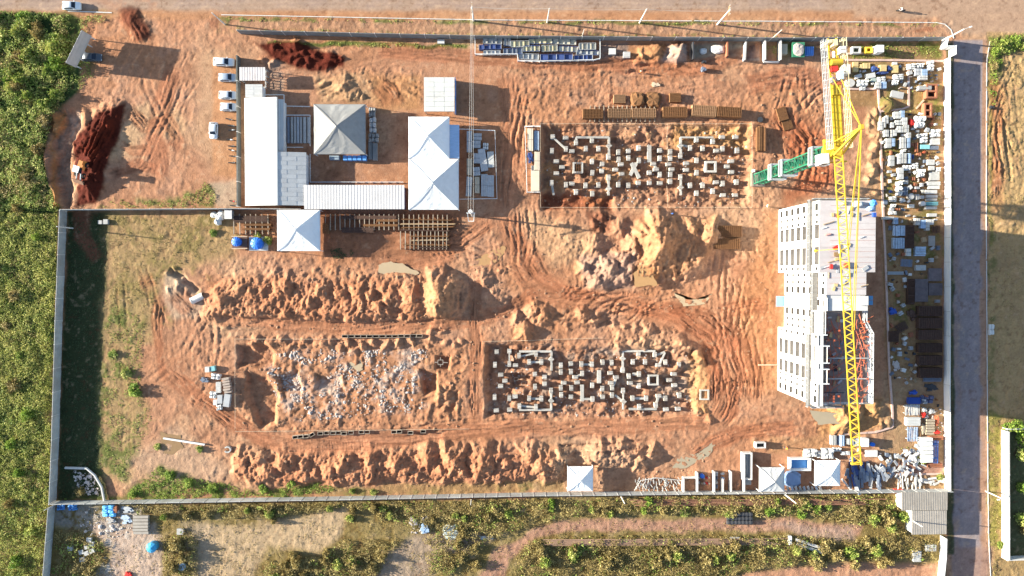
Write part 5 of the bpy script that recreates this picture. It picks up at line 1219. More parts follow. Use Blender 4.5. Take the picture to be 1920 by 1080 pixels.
# ------------------------------------------------------------------ water tanks, loader
def tank(name, label, px, py, r, h, mat, z0=0.0, lid=True, cat="water tank", ribs=12):
    p = G(px, py); t = thing(name, label, cat, (p.x, p.y, p.z + z0)); b = MB(); b.cyl(0, 0, 0, h * .75, r * .92, r, 20); b.obj("tank_body", mat, t)
    b = MB(); n = ribs * 2; vs = []; fs = []
    for q, z in ((1.0, h * .752), (.55, h * .92), (.16, h)):
        for k in range(n): a = 6.2832 * k / n; e = r * q; vs.append((math.cos(a) * e, math.sin(a) * e, z + (.06 * q if k % 2 else 0)))
    for i in range(2):
        for k in range(n): fs.append((i * n + k, i * n + (k + 1) % n, (i + 1) * n + (k + 1) % n, (i + 1) * n + k))
    fs.append(tuple(range(2 * n, 3 * n))); b.add(vs, fs); 
    if lid: b.obj("lid", mat, t)
    return t
BT = M("blue_tank", (.03, .16, .62), .45, var=.12)
p = G(452, 455); t = thing("tank_stand", "rusty brown stand with timber edge under the smaller blue tank", "stand", tuple(p)); b = MB(); b.box(-1.6, -1.2, .7, 1.6, 1.2, .85); b.obj("platform", M("brown_board", (.16, .09, .07), .9, var=.2), t); [MB().rbox(x, y, -.2, .7, .15, .15).obj("leg", WOOD, t) for x in (-1.4, 1.4) for y in (-1, 1)]
for y in (-1.3, 1.3): MB().box(-1.7, y - .08, .7, 1.7, y + .08, .95).obj("edge_beam", WOOD_PALE, t)
tank("water_tank", "smaller ribbed blue water tank on brown stand", 449, 454, 1.0, 1.3, BT, .86); 
p = G(486, 457); t = thing("tank_plinth", "pale concrete plinth under the larger blue tank", "plinth", tuple(p)); MB().box(-2.1, -1.5, -.2, 2.0, 1.5, .25).obj("slab", CONC_PALE, t)
tank("water_tank", "larger blue water tank on concrete plinth", 486, 457, 1.3, 1.7, BT, .26)
for i, (px, py, r) in enumerate(((402, 403, .7), (410, 405, .55), (416, 400, .7), (415, 408, .65), (410, 416, .75))): 
    p = G(px, py); o = lump(MB(), 2 * r, 2 * r, .8 + .1 * i, rnd=i).obj("cement_sack", PLASTIC_W, None, loc=p); tag(o, f"round white sack by the inner wall, {ORD[i]} of five counting downwards", "sack", "white sacks by the inner wall")
p = G(433, 403); t = thing("shed_box", "small concrete pump box beside the white sacks", "box", tuple(p)); MB().box(-.7, -.9, 0, .7, .9, 1.5).obj("wall", CONC, t); MB().box(-.8, -1.0, 1.5, .8, 1.0, 1.6).obj("lid", CONC_PALE, t)
p = G(372, 559); t = thing("concrete_pipe", "pale concrete culvert pipe at trench end", "pipe", (p.x, p.y, p.z + .3), .45); b = MB(); b.tube([(-1.4, 0, 0), (1.4, 0, 0)], .75, 18, False); b.tube([(1.4, 0, 0), (-1.4, 0, 0)], .62, 18, False); b.obj("pipe_shell", CONC_PALE, t); b = MB(); b.tube([(-1.45, 0, 0), (-1.2, 0, 0)], .82, 18, False); b.obj("socket_rim", CONC_PALE, t)
p = G(428, 842); t = thing("concrete_pipe", "white broken pipe ring half buried at track bend", "pipe", (p.x, p.y, p.z + .1)); b = MB()
for k in range(9): a0, a1 = 2.4 - k * .55, 2.4 - (k + .95) * .55; b.beam((math.cos(a0) * .7, math.sin(a0) * .6, .2), (math.cos(a1) * .7, math.sin(a1) * .6, .2), .28, .7)
b.obj("pipe_ring", BLOCK_W, t)
a, b2 = G(308, 821), G(385, 833); t = thing("white_beam", "long thin white pole lying near dark puddle", "pole", (a.x, a.y, max(a.z, b2.z) + .3)); q = MB(); q.tube([(0, 0, 0), (b2.x - a.x, b2.y - a.y, 0)], .22, 8); q.obj("shaft", WHITE_PAINT, t)
# wheel loader on the red laterite heap
p = G(164, 320); lo = thing("wheel_loader", "white and orange wheel loader digging into the dark red heap", "loader", (p.x, p.y, p.z + .2), R(252)); lo.scale = (.82, .82, .82)
b = MB(); b.hexa([(-2.3, -.8, .7), (.2, -.8, .7), (.2, .8, .7), (-2.3, .8, .7), (-2.2, -.7, 1.7), (.1, -.7, 1.8), (.1, .7, 1.8), (-2.2, .7, 1.7)]); b.obj("engine_body", M("loader_orange", (.55, .20, .05), .6, var=.2), lo)
b = MB(); b.hexa([(-.3, -.75, 1.7), (1.2, -.75, 1.5), (1.2, .75, 1.5), (-.3, .75, 1.7), (-.2, -.65, 2.9), (.9, -.65, 2.9), (.9, .65, 2.9), (-.2, .65, 2.9)]); b.obj("cab", GLASS, lo); MB().rbox(.3, 0, 2.92, 3.05, 1.7, 1.6).obj("cab_roof", WHITE_PAINT, lo); MB().rbox(-1.6, 0, 1.72, 2.0, 1.0, 1.1).obj("hood", M("loader_orange", (.55, .20, .05)), lo)
for x in (-1.4, 1.5):
    for y in (-1, 1): w_ = MB(); w_.tube([(x, y * .8, .65), (x, y * 1.2, .65)], .65, 14); o = w_.obj("wheel", TYRE, lo); w_ = MB(); w_.tube([(x, y * 1.19, .65), (x, y * 1.23, .65)], .3, 10); w_.obj("rim", ORANGE_P, o)
for y in (-.55, .55): b = MB(); b.beam((.9, y, 1.4), (3.1, y, .6), .2, .3); b.obj("lift_arm", STEEL, lo)
b = MB(); b.hexa([(3.0, -1.35, .2), (3.9, -1.35, .1), (3.9, 1.35, .1), (3.0, 1.35, .2), (2.9, -1.35, 1.2), (3.0, -1.35, 1.25), (3.0, 1.35, 1.25), (2.9, 1.35, 1.2)]); b.obj("bucket", M("muddy_steel", (.22, .12, .08), .8, var=.3), lo)
# puddles of muddy water lying in hollows
def puddle(pts, z, mat, seed=0):
    P = [W(*p) for p in pts]; c = sum((Vector((q.x, q.y, 0)) for q in P), Vector()) / len(P); r = random.Random(seed); vs = []
    for a, b_ in zip(P, P[1:] + P[:1]):
        for i in range(6): q = a.lerp(b_, i / 6); k = 1 + .22 * float(fbm(np.array([q.x * .9]), np.array([q.y * .9]), 3, seed)[0]); vs.append(((q.x - c.x) * k, (q.y - c.y) * k, 0))
    me = bpy.data.meshes.new("puddle"); me.from_pydata(vs + [(0, 0, 0)], [], [(i, (i + 1) % len(vs), len(vs)) for i in range(len(vs))]); me.materials.append(mat)
    o = link("puddle", me, None, (c.x, c.y, z)); return struct(o)
def puddle_at(pts, mat, seed=0, q=58):
    mx, my = sum(p[0] for p in pts) / len(pts), sum(p[1] for p in pts) / len(pts); pts = [(mx + (p[0] - mx) * 1.2, my + (p[1] - my) * 1.2) for p in pts]
    P = [W(*p) for p in pts]; zs = [gh(p.x, p.y) for p in P]; cx = sum(p.x for p in P) / len(P); cy = sum(p.y for p in P) / len(P); zs += [gh(p.x * .5 + cx * .5, p.y * .5 + cy * .5) for p in P] * 2
    return puddle(pts, float(np.percentile(zs, q)) + .02, mat, seed)
puddle_at([(718, 500), (735, 494), (760, 500), (778, 512), (752, 524), (732, 526), (718, 514)], MUD, 1); puddle_at([(886, 494), (910, 478), (940, 465), (944, 474), (920, 498), (893, 505)], M("orange_water", (.42, .24, .11), .25, var=.06), 2); puddle_at([(1190, 515), (1200, 500), (1215, 512), (1226, 532), (1190, 535)], M("orange_water", (.42, .24, .11), .25), 3)
puddle_at([(658, 682), (668, 674), (678, 680), (678, 692), (668, 698), (658, 692)], MUD, 4); puddle_at([(1268, 872), (1282, 855), (1310, 850), (1330, 832), (1338, 836), (1320, 858), (1290, 872)], MUD_GREEN, 5); puddle_at([(1270, 550), (1290, 562), (1320, 560), (1330, 552), (1320, 570), (1285, 572)], MUD, 6, 60)
puddle_at([(306, 815), (335, 820), (340, 838), (325, 850), (308, 845)], M("brown_water", (.26, .16, .08), .4), 7, 60); puddle_at([(1520, 770), (1570, 775), (1572, 790), (1530, 792)], MUD_GREEN, 8)
# ------------------------------------------------------------------ concrete footings of the two excavations
STUB = {'v': (.78, 1.12), 'h': (1.12, .74), 's': (.90, .90), 'd': (.95, .95)}
stub_me = {}
def stub_parts(k):
    if k not in stub_me:
        sx, sy = STUB[k]; a = R(45) if k == 'd' else 0
        stub_me[k] = (MB().rbox(0, 0, -2.6, 0, sx, sy, a).mesh("column_stub", M("footing_concrete", (.43, .40, .36), .9, var=.25, scale=2, dirt=.5, dcol=(.4, .3, .24))),
                      [MB().rbox(u * sx * .3, v * sy * .3, 0, .22, .07, .07).mesh("starter_bar", RUST) for u in (-1, 1) for v in (-1, 1)])
    return stub_me[k]
def rows_of(items, gap=8):
    """sort into rows by py and give each item (row, place in row)"""
    it = sorted(range(len(items)), key=lambda i: items[i][1]); rows = []
    for i in it:
        if rows and items[i][1] - items[rows[-1][0]][1] < gap: rows[-1].append(i)
        else: rows.append([i])
    out = {}
    for r, row in enumerate(rows):
        for c, i in enumerate(sorted(row, key=lambda j: items[j][0])): out[i] = (r, c, len(row))
    return out
KW = {'v': "upright oblong", 'h': "broad oblong", 's': "square", 'd': "diamond set"}
def footings(items, pitname, group, ztop):
    pos = rows_of(items, 7)
    for i, (px, py, k) in enumerate(items):
        p = W(px, py, ztop); r, c, n = pos[i]; lab = f"{KW[k]} concrete column stub, {ordw(c)} from left in {ordw(r)} row of {pitname}"
        t = thing("column_stub", lab, "concrete footing", (p.x, p.y, ztop + random.uniform(-.08, .08)), random.uniform(-.05, .05), group)
        b, st = stub_parts(k); link("shaft", b, t); [link("starter_bar", m, t) for m in st]
PA = [(960 + x / 7.385, 220 + y / 7.385, k) for x, y, k in ((565, 265, 's'), (750, 435, 'v'), (745, 280, 'h'), (890, 345, 'v'), (1110, 315, 'v'), (1025, 430, 'v'), (1200, 430, 'v'), (1345, 390, 'd'), (1340, 545, 'v'), (830, 465, 'h'), (555, 460, 'v'), (615, 605, 'h'), (695, 685, 'h'), (615, 772, 'h'), (1110, 610, 'v'), (1250, 645, 's'), (1115, 765, 'v'), (1245, 740, 's'), (550, 905, 'v'), (750, 930, 'v'), (830, 915, 'h'), (1020, 940, 'v'), (1200, 935, 'v'), (1340, 830, 'v'), (1340, 985, 'd'), (890, 1030, 'v'), (1115, 1055, 'v'), (1475, 480, 'v'), (1480, 580, 'v'), (1510, 648, 'h'), (1435, 722, 'h'), (1520, 780, 'h'), (1475, 930, 'v'), (1615, 465, 's'), (1615, 560, 'v'), (1615, 940, 'v'), (1760, 420, 'v'), (1760, 595, 'v'), (1755, 905, 's'))]
PA += [(1180 + x / 7.385, 220 + y / 7.385, k) for x, y, k in ((335, 640, 'h'), (375, 718, 'h'), (280, 765, 's'), (425, 455, 's'), (425, 565, 'v'), (425, 790, 'v'), (425, 908, 'h'), (280, 905, 's'), (570, 475, 'v'), (570, 565, 'v'), (545, 648, 'h'), (590, 718, 'h'), (570, 790, 'v'), (570, 885, 'v'), (710, 530, 'v'), (710, 390, 'd'), (715, 970, 'd'), (710, 825, 'v'), (845, 420, 'v'), (935, 305, 'v'), (1020, 425, 'v'), (1160, 330, 'v'), (1290, 270, 'h'), (1475, 270, 'h'), (1210, 458, 'h'), (1295, 432, 'v'), (1498, 455, 'v'), (935, 595, 'v'), (790, 635, 'h'), (790, 725, 'h'), (935, 765, 'v'), (1415, 605, 'h'), (1355, 678, 'h'), (1415, 755, 'h'), (845, 940, 'v'), (1020, 940, 'v'), (1205, 897, 'h'), (1295, 915, 'v'), (1490, 895, 'v'), (935, 1050, 'v'), (1160, 1020, 'v'), (1300, 1075, 'h'), (1470, 1075, 'h'))]
PC = [(890 + x / 7.385, 630 + y / 7.385, k) for x, y, k in ((305, 220, 's'), (480, 212, 's'), (480, 390, 'v'), (280, 400, 'v'), (565, 405, 'h'), (615, 270, 'v'), (850, 250, 'v'), (755, 360, 'v'), (925, 360, 'v'), (1060, 325, 'd'), (1195, 408, 'v'), (1335, 385, 's'), (1480, 390, 'v'), (1625, 395, 'v'), (1775, 365, 'v'), (1900, 370, 'v'), (360, 540, 'h'), (418, 625, 'h'), (358, 698, 'h'), (275, 852, 'v'), (300, 1035, 'h'), (485, 1028, 'h'), (480, 865, 'v'), (560, 840, 'h'), (755, 865, 'v'), (925, 870, 'v'), (620, 975, 'v'), (850, 985, 'v'), (1060, 900, 'd'), (1060, 760, 'v'), (838, 705, 'v'), (970, 570, 's'), (970, 665, 's'), (835, 530, 's'), (1195, 500, 'v'), (1195, 720, 'v'), (1200, 815, 'v'), (1235, 650, 'h'), (1335, 495, 'v'), (1340, 720, 'v'), (1335, 845, 's'), (1395, 570, 'h'), (1490, 520, 'v'), (1420, 645, 'h'), (1635, 875, 'v'), (1630, 685, 'v'), (1770, 730, 'v'), (1775, 845, 's'), (1880, 515, 'h'), (1885, 650, 'h'), (1905, 715, 'v'), (1905, 820, 'v'))]
PC += [(1120 + x / 7.385, 640 + y / 7.385, k) for x, y, k in ((575, 175, 'v'), (800, 185, 'v'), (850, 330, 'h'), (945, 290, 'v'), (1133, 325, 'v'), (495, 285, 'v'), (665, 285, 'v'), (355, 240, 'd'), (355, 400, 'v'), (440, 485, 'v'), (580, 455, 'v'), (1065, 455, 'h'), (1000, 540, 'h'), (1070, 610, 'h'), (455, 580, 'h'), (578, 620, 'v'), (262, 500, 'h'), (190, 578, 'h'), (360, 685, 'v'), (365, 835, 'd'), (490, 790, 'v'), (680, 790, 'v'), (850, 760, 'h'), (945, 790, 'v'), (1140, 750, 'v'), (815, 885, 'v'), (585, 910, 'v'), (955, 945, 'h'), (1120, 938, 'h'))]
footings(PA, "the upper excavation", "column stubs in the upper excavation", .25); footings(PC, "the lower excavation", "column stubs in the lower excavation", .20)
FC = M("footing_concrete", (.58, .56, .53))
def gbeams(segs, ox, oy, where, ztop, group, wide=.45):
    pos = rows_of([((a + c) / 2, (b + d) / 2) for a, b, c, d, *_ in segs], 60)
    for i, (a, b, c, d, *w) in enumerate(segs):
        p, q = W(ox + a / 7.385, oy + b / 7.385, ztop), W(ox + c / 7.385, oy + d / 7.385, ztop); w = w[0] if w else wide
        m_ = (p + q) / 2; r, col_, n = pos[i]; run = "level" if abs(c - a) > abs(d - b) * 2.5 else "upright" if abs(d - b) > abs(c - a) * 2.5 else "slanting"
        o = MB().beam(p - m_, q - m_, w, .6).obj("ground_beam", FC, None, loc=(m_.x, m_.y, ztop - .34 - .02 * (i % 3)))
        tag(o, f"{run} concrete ground beam, {ordw(i)} counting along {where}", "ground beam", group)
gbeams([(585, 290, 735, 425, .35), (890, 275, 1345, 275), (890, 275, 890, 345), (1345, 275, 1345, 540), (553, 930, 580, 1075), (1340, 830, 1340, 1078), (1655, 630, 1765, 840, .75), (1725, 630, 1638, 800, .75), (1904, 385, 1904, 620, .85), (2340, 275, 2340, 530), (2340, 275, 2790, 275, .35), (2345, 385, 2465, 405), (2340, 800, 2340, 1078), (1975, 640, 2000, 720)], 960, 220, "the upper excavation from its left end", .05, "ground beams of the upper excavation")
gbeams([(480, 212, 480, 390, .32), (615, 215, 1065, 215), (1065, 215, 1065, 480), (640, 280, 850, 240, .36), (755, 362, 925, 362), (1480, 395, 1625, 395), (755, 870, 925, 872), (640, 970, 850, 990, .4), (615, 1025, 1065, 1025), (1060, 760, 1060, 1025), (1395, 575, 1490, 525), (1725, 475, 1725, 655, .85), (1488, 675, 1488, 905, .8), (1510, 875, 1635, 875)], 890, 630, "the lower excavation's left half", .02, "ground beams of the lower excavation")
gbeams([(345, 135, 805, 135), (355, 135, 355, 420), (830, 188, 940, 150), (940, 155, 870, 310, .36), (490, 455, 580, 455, .6), (262, 510, 225, 620), (245, 745, 355, 830), (360, 685, 360, 945, .36), (490, 792, 680, 792), (845, 770, 815, 890), (880, 765, 945, 790), (440, 940, 825, 940)], 1120, 640, "the lower excavation's right half", .02, "ground beams of the lower excavation")
def ring(label, x0, y0, x1, y1, ox, oy, ztop, w=.42, bars=False, name="shaft_frame"):
    a, b = W(ox + x0 / 7.385, oy + y1 / 7.385, ztop), W(ox + x1 / 7.385, oy + y0 / 7.385, ztop); c = (a + b) / 2; hx, hy = (b.x - a.x) / 2, (b.y - a.y) / 2; g = gmin(c.x, c.y, 1) - .4
    t = thing(name, label, "lift pit", (c.x, c.y, 0))
    for (xa, ya, xb, yb) in ((-hx, -hy, hx, -hy + w), (-hx, hy - w, hx, hy), (-hx, -hy + w, -hx + w, hy - w), (hx - w, -hy + w, hx, hy - w)): MB().box(xa, ya, g, xb, yb, ztop).obj("side_wall", FC, t)
    MB().box(-hx + w, -hy + w, g - .2, hx - w, hy - w, g + .1).obj("floor", M("pit_floor", (.05, .04, .035), .9), t)
    if bars: [MB().box(x - .04, -hy, ztop, x + .04, hy, ztop + .06).obj("bar", RUST, t) for x in (-hx * .3, .1 * hx, hx * .45)]
ring("square concrete lift pit with rust bars across, upper excavation", 845, 620, 985, 770, 960, 220, .45, .34, True); ring("deep square concrete lift pit at the upper excavation's right", 1050, 605, 1210, 760, 1180, 220, .45, .42); ring("square concrete lift pit with a broad dark trench, lower excavation", 705, 465, 850, 610, 1120, 640, .35, .34); ring("small isolated concrete box pit beyond the lower excavation", 1420, 668, 1550, 812, 1120, 640, .3, .3)
p = G(826, 679); t = thing("rebar_cage", "rebar cage frame standing in a dark hole of rubble pit", "rebar cage", (p.x, p.y, -.3))
for (a, b_) in (((-.55, -.5), (.55, -.5)), ((.55, -.5), (.55, .5)), ((.55, .5), (-.55, .5)), ((-.55, .5), (-.55, -.5)), ((-1.3, 0), (-.5, 0)), ((.5, 0), (1.6, -.1)), ((0, .5), (0, 1.1)), ((0, -.5), (0, -1.0))): MB().beam((*a, .5), (*b_, .5), .10).obj("bar", M("pale_bar", (.42, .36, .30), .8), t)
for q, (px, py) in enumerate(((982, 704), (968, 713), (982, 721))):
    p = G(px, py); t = thing("rebar_cage", f"small rebar cage in the red hole of lower excavation, {('upper', 'middle', 'lower')[q]}", "rebar cage", tuple(p))
    for (a, b_) in (((-.45, -.35), (.45, -.35)), ((.45, -.35), (.45, .35)), ((.45, .35), (-.45, .35)), ((-.45, .35), (-.45, -.35))): MB().beam((*a, .5), (*b_, .5), .07).obj("bar", WOOD_PALE, t)

# black formwork boxes in two long lines
def fbox(px, py, label, group, w=1.3, l=.62, rz=0.0, h=.75):
    p = G(px, py); t = thing("formwork_box", label, "formwork box", (p.x, p.y, p.z), rz, group)
    for (xa, ya, xb, yb) in ((-w / 2, -l / 2, w / 2, -l / 2 + .06), (-w / 2, l / 2 - .06, w / 2, l / 2), (-w / 2, -l / 2 + .06, -w / 2 + .06, l / 2 - .06), (w / 2 - .06, -l / 2 + .06, w / 2, l / 2 - .06)):
        MB().box(xa, ya, -.1, xb, yb, h).obj("side_board", M("box_edge", (.40, .33, .26), .85, var=.2), t)
    MB().box(-w / 2 + .07, -l / 2 + .07, -.1, w / 2 - .07, l / 2 - .07, .05).obj("bottom", M("box_inside", (.03, .025, .025), .9), t)
for i, px in enumerate((648, 660, 672, 683, 694, 706, 718, 730, 742, 753, 765, 776, 787)): fbox(px, 630 + (i > 8) * -.7, f"dark open formwork box, {ORD[i]} from left above the rubble pit", "formwork boxes above the rubble pit")
for i, (x, y, a) in enumerate(((452, 212, .1), (488, 208, .1), (524, 206, .1), (565, 195, .5), (622, 187, 0), (665, 184, 0), (709, 184, 0), (745, 183, 0), (784, 187, 0), (829, 182, 0), (900, 178, 0), (938, 178, 0), (1120, 177, 0), (1156, 174, 0), (1232, 182, 0), (1318, 172, 0))): fbox(430 + x / 3.62, 760 + y / 3.62, f"dark open formwork box, {ORD[i]} from left below the rubble pit", "formwork boxes below the rubble pit", 1.15, .7, a)

# ------------------------------------------------------------------ pallets, blocks, sacks: unit shapes scaled to size
_shape = {}
def shape(kind, mat, seed=0):
    key = (kind, mat.name, seed)
    if key in _shape: return _shape[key]
    b = MB(); r = random.Random(seed)
    if kind == "load":
        n = 3
        for i in range(n):
            x0, x1 = -.5 + i / n + .008, -.5 + (i + 1) / n - .008; z = 1 - .05 * r.random(); b.box(x0, -.5 + .02 * r.random(), .12, x1, .5 - .02 * r.random(), z)
    elif kind == "slabs":
        n = 5
        for i in range(n): o = (r.random() - .5) * .06; b.box(-.5 + o, -.5 + o * .5, i / n + .01, .5 + o, .5 + o * .5, (i + .88) / n)
    elif kind == "planks":
        n = 5
        for i in range(n): o = (r.random() - .5) * .05; b.box(-.5 + i / n + .012, -.5 + o, .1, -.5 + (i + .86) / n, .5 + o, 1 - .2 * r.random())
    elif kind == "rows":
        n = 6
        for i in range(n): o = (r.random() - .5) * .05; b.box(-.5 + o, -.5 + i / n + .012, .1, .5 + o, -.5 + (i + .84) / n, 1 - .25 * r.random())
    elif kind == "sack":
        nx, ny = ((2, 2), (2, 3), (3, 2))[seed % 3]
        for i in range(nx):
            for j in range(ny):
                o = len(b.v); lump(b, 1.06 / nx, 1.06 / ny, r.uniform(.75, 1.0), 8, seed * 31 + i * 7 + j, .66); dx, dy = (i + .5) / nx - .5 + r.uniform(-.03, .03), (j + .5) / ny - .5 + r.uniform(-.03, .03)
                b.v[o:] = [(v[0] + dx, v[1] + dy, v[2]) for v in b.v[o:]]
    elif kind == "cyl": b.cyl(0, 0, 0, 1, .5, .48, 14)
    elif kind == "heap":
        for i in range(7): a = r.random() * 6.28; e = r.uniform(0, .32); b.rbox(math.cos(a) * e, math.sin(a) * e, r.random() * .3, r.uniform(.5, 1.0), r.uniform(.2, .45), r.uniform(.15, .35), r.random() * 3)
    elif kind == "mesh":
        b.box(-.495, -.495, .0, .495, .495, .90)
        for i in range(14): x = -.48 + .96 * i / 13; b.box(x - .012, -.5, .9, x + .012, .5, 1.0)
        for i in range(4): y = -.45 + .9 * i / 3; b.box(-.5, y - .012, .9, .5, y + .012, 1.02)
    elif kind == "bars":
        for i in range(16): x = -.5 + (i + .5) / 16; b.tube([(x, -.5 + .03 * r.random(), .5 + .3 * r.random()), (x, .5 - .03 * r.random(), .5 + .3 * r.random())], .026, 5)
        for y in (-.3, .3): b.box(-.5, y - .02, .0, .5, y + .02, .5)
    else: b.box(-.5, -.5, 0, .5, .5, 1)
    _shape[key] = b.mesh(kind + "_body", mat); return _shape[key]
PARTNAME = {"load": "block_load", "slabs": "slab_pile", "planks": "board", "rows": "board", "sack": "sack_body", "cyl": "drum_body", "heap": "scrap_body", "mesh": "mesh_sheet", "bars": "bar", "box": "box_body"}
pal_me = None
def pallet():
    global pal_me
    if pal_me is None:
        b = MB()
        for i in range(5): b.box(-.5 + i * .22, -.5, .7, -.5 + i * .22 + .12, .5, 1)
        for y in (-.45, 0, .45): b.box(-.5, y - .04, 0, .5, y + .04, .7)
        pal_me = b.mesh("pallet", WOOD)
    return pal_me
def put(x0, y0, x1, y1, kind, mat, h, name, cat, label, group=None, rz=0.0, pal=False, z=None, seed=0):
    """px box of the top, as seen in the photo"""
    zt = h + .1; a, b = W(x0, y1, zt), W(x1, y0, zt); c = (a + b) / 2; g = gh(c.x, c.y) if z is None else z
    t = thing(name, label, cat, (c.x, c.y, g), rz, group); sx, sy = abs(b.x - a.x), abs(b.y - a.y)
    if rz and abs(rz) > .9: sx, sy = sy, sx
    if pal: o = link("pallet", pallet(), t, (0, 0, 0)); o.scale = (sx * .98, sy * .98, .14)
    o = link(PARTNAME.get(kind, "body"), shape(kind, mat, seed), t, (0, 0, .14 if pal else -.05)); o.scale = (sx, sy, h - (.14 if pal else -.05))
    if kind == "load":
        s_ = link("strap", unit_box(DARK), t, (0, 0, .14)); s_.scale = (sx * 1.01, .05, (h - .14) * 1.005)
    return t
def batch(items, where, group):
    """items: x0,y0,x1,y1,kind,mat,h,name,cat,desc[,rz]; each label gets its place among its likes"""
    by = {}
    for it in items: by.setdefault(it[9], []).append(it)
    for desc, L_ in by.items():
        L_.sort(key=lambda q: (q[1] + q[3], q[0]))
        for i, it in enumerate(L_):
            x0, y0, x1, y1, kind, mat, h, name, cat, _d, *rest = it
            lab = f"{desc} {where}" if len(L_) == 1 else f"{desc}, {ordw(i)} from the top {where}"
            put(x0, y0, x1, y1, kind, mat, h, name, cat, lab, group if len(L_) > 1 else None, rest[0] if rest else 0.0, kind in ("load", "slabs", "sack") and h > .7, seed=(int(x0) * 7 + int(y0)) % 3)
BL = ("load", BLOCK_W, 1.15, "block_pallet", "pallet"); BG = ("load", BLOCK_G, 1.1, "block_pallet", "pallet"); SK = ("sack", PLASTIC_W, 1.1, "wrapped_pallet", "pallet"); SL_ = ("slabs", BLOCK_W, .8, "slab_stack", "slab stack")
BLUEG = M("shaded_blue_block", (.30, .40, .54), .8, var=.15)  # blue of the white blocks' shaded sides put into the colour
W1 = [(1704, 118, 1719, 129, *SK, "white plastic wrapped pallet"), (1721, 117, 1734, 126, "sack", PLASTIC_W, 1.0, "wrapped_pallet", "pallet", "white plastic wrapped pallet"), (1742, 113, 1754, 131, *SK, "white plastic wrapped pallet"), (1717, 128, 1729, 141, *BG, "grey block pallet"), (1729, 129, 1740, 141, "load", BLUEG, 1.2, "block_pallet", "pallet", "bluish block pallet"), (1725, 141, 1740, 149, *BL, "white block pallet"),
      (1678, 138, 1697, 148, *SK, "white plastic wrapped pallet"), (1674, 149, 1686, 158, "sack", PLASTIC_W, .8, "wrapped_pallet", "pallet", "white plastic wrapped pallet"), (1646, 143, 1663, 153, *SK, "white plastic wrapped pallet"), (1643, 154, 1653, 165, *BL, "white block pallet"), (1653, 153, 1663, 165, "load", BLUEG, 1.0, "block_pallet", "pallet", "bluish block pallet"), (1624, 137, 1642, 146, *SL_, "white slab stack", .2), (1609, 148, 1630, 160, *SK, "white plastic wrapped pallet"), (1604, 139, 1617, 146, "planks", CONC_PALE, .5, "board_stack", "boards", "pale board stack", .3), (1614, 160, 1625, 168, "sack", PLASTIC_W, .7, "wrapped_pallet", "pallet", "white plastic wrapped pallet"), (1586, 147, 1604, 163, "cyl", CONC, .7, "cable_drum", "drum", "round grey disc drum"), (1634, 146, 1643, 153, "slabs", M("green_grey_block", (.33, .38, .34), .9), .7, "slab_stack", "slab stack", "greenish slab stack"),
      (1600, 115.5, 1610, 124, "box", PLY, .4, "formwork_sheet", "panel", "yellow formwork panel"), (1600, 125, 1610, 134, "box", PLY, .5, "formwork_sheet", "panel", "yellow formwork panel"), (1613, 120, 1618, 128, "box", PLY, .35, "formwork_sheet", "panel", "yellow formwork panel"), (1619, 118, 1627, 128, "box", PLY, .4, "formwork_sheet", "panel", "yellow formwork panel"), (1628, 118, 1632, 128, "box", PLY, .35, "formwork_sheet", "panel", "yellow formwork panel"), (1651, 121, 1663, 133, "box", PLY, .9, "formwork_sheet", "panel", "yellow formwork panel"), (1673, 122, 1685, 136, "box", PLY, .6, "formwork_sheet", "panel", "yellow formwork panel"),
      (1632, 120, 1649, 134, "heap", NAVY, 1.0, "form_heap", "heap", "navy formwork heap"), (1646, 131, 1669, 141, "heap", NAVY, .9, "form_heap", "heap", "navy formwork heap"), (1663, 119, 1673, 134, "heap", NAVY, .8, "form_heap", "heap", "navy formwork heap"), (1675, 116, 1683, 121, "slabs", CONC_PALE, .5, "slab_stack", "slab stack", "small pale slab stack"), (1685, 119, 1692, 130, "heap", SLATE, .5, "form_heap", "heap", "blue-grey formwork heap"),
      (1583, 120, 1595, 138, "box", CONC_PALE, 1.9, "site_cabinet", "cabinet", "tall white cabinet"), (1672, 171, 1695, 183, "slabs", CONC, .5, "slab_stack", "slab stack", "weathered grey slab stack", -.2)]
def clutter1(box, n, taken, kinds, r=random.Random(78)):
    out = []
    for _ in range(3000):
        if len(out) >= n: break
        w_, h_ = r.uniform(4, 9), r.uniform(3, 7); x, y = r.uniform(box[0], box[2] - w_), r.uniform(box[1], box[3] - h_)
        if any(x < q[2] + 1 and x + w_ > q[0] - 1 and y < q[3] + 1 and y + h_ > q[1] - 1 for q in taken + out): continue
        k = r.choice(kinds); out.append((x, y, x + w_, y + h_, k[0], k[1], r.uniform(.3, .8), k[2], k[3], k[4], r.choice((0, .3, -.4))))
    return out
W1 += clutter1((1588, 116, 1766, 166), 24, W1, [("planks", WOOD, "timber_stack", "timber", "small timber stack"), ("slabs", CONC, "slab_stack", "slab stack", "small grey slab stack"), ("heap", STONE, "rubble_heap", "heap", "small rubble heap"), ("heap", SLATE, "scrap_heap", "heap", "small slate scrap heap")])
batch(W1, "in yard below the pink kerb", "goods in the yard below the pink kerb")
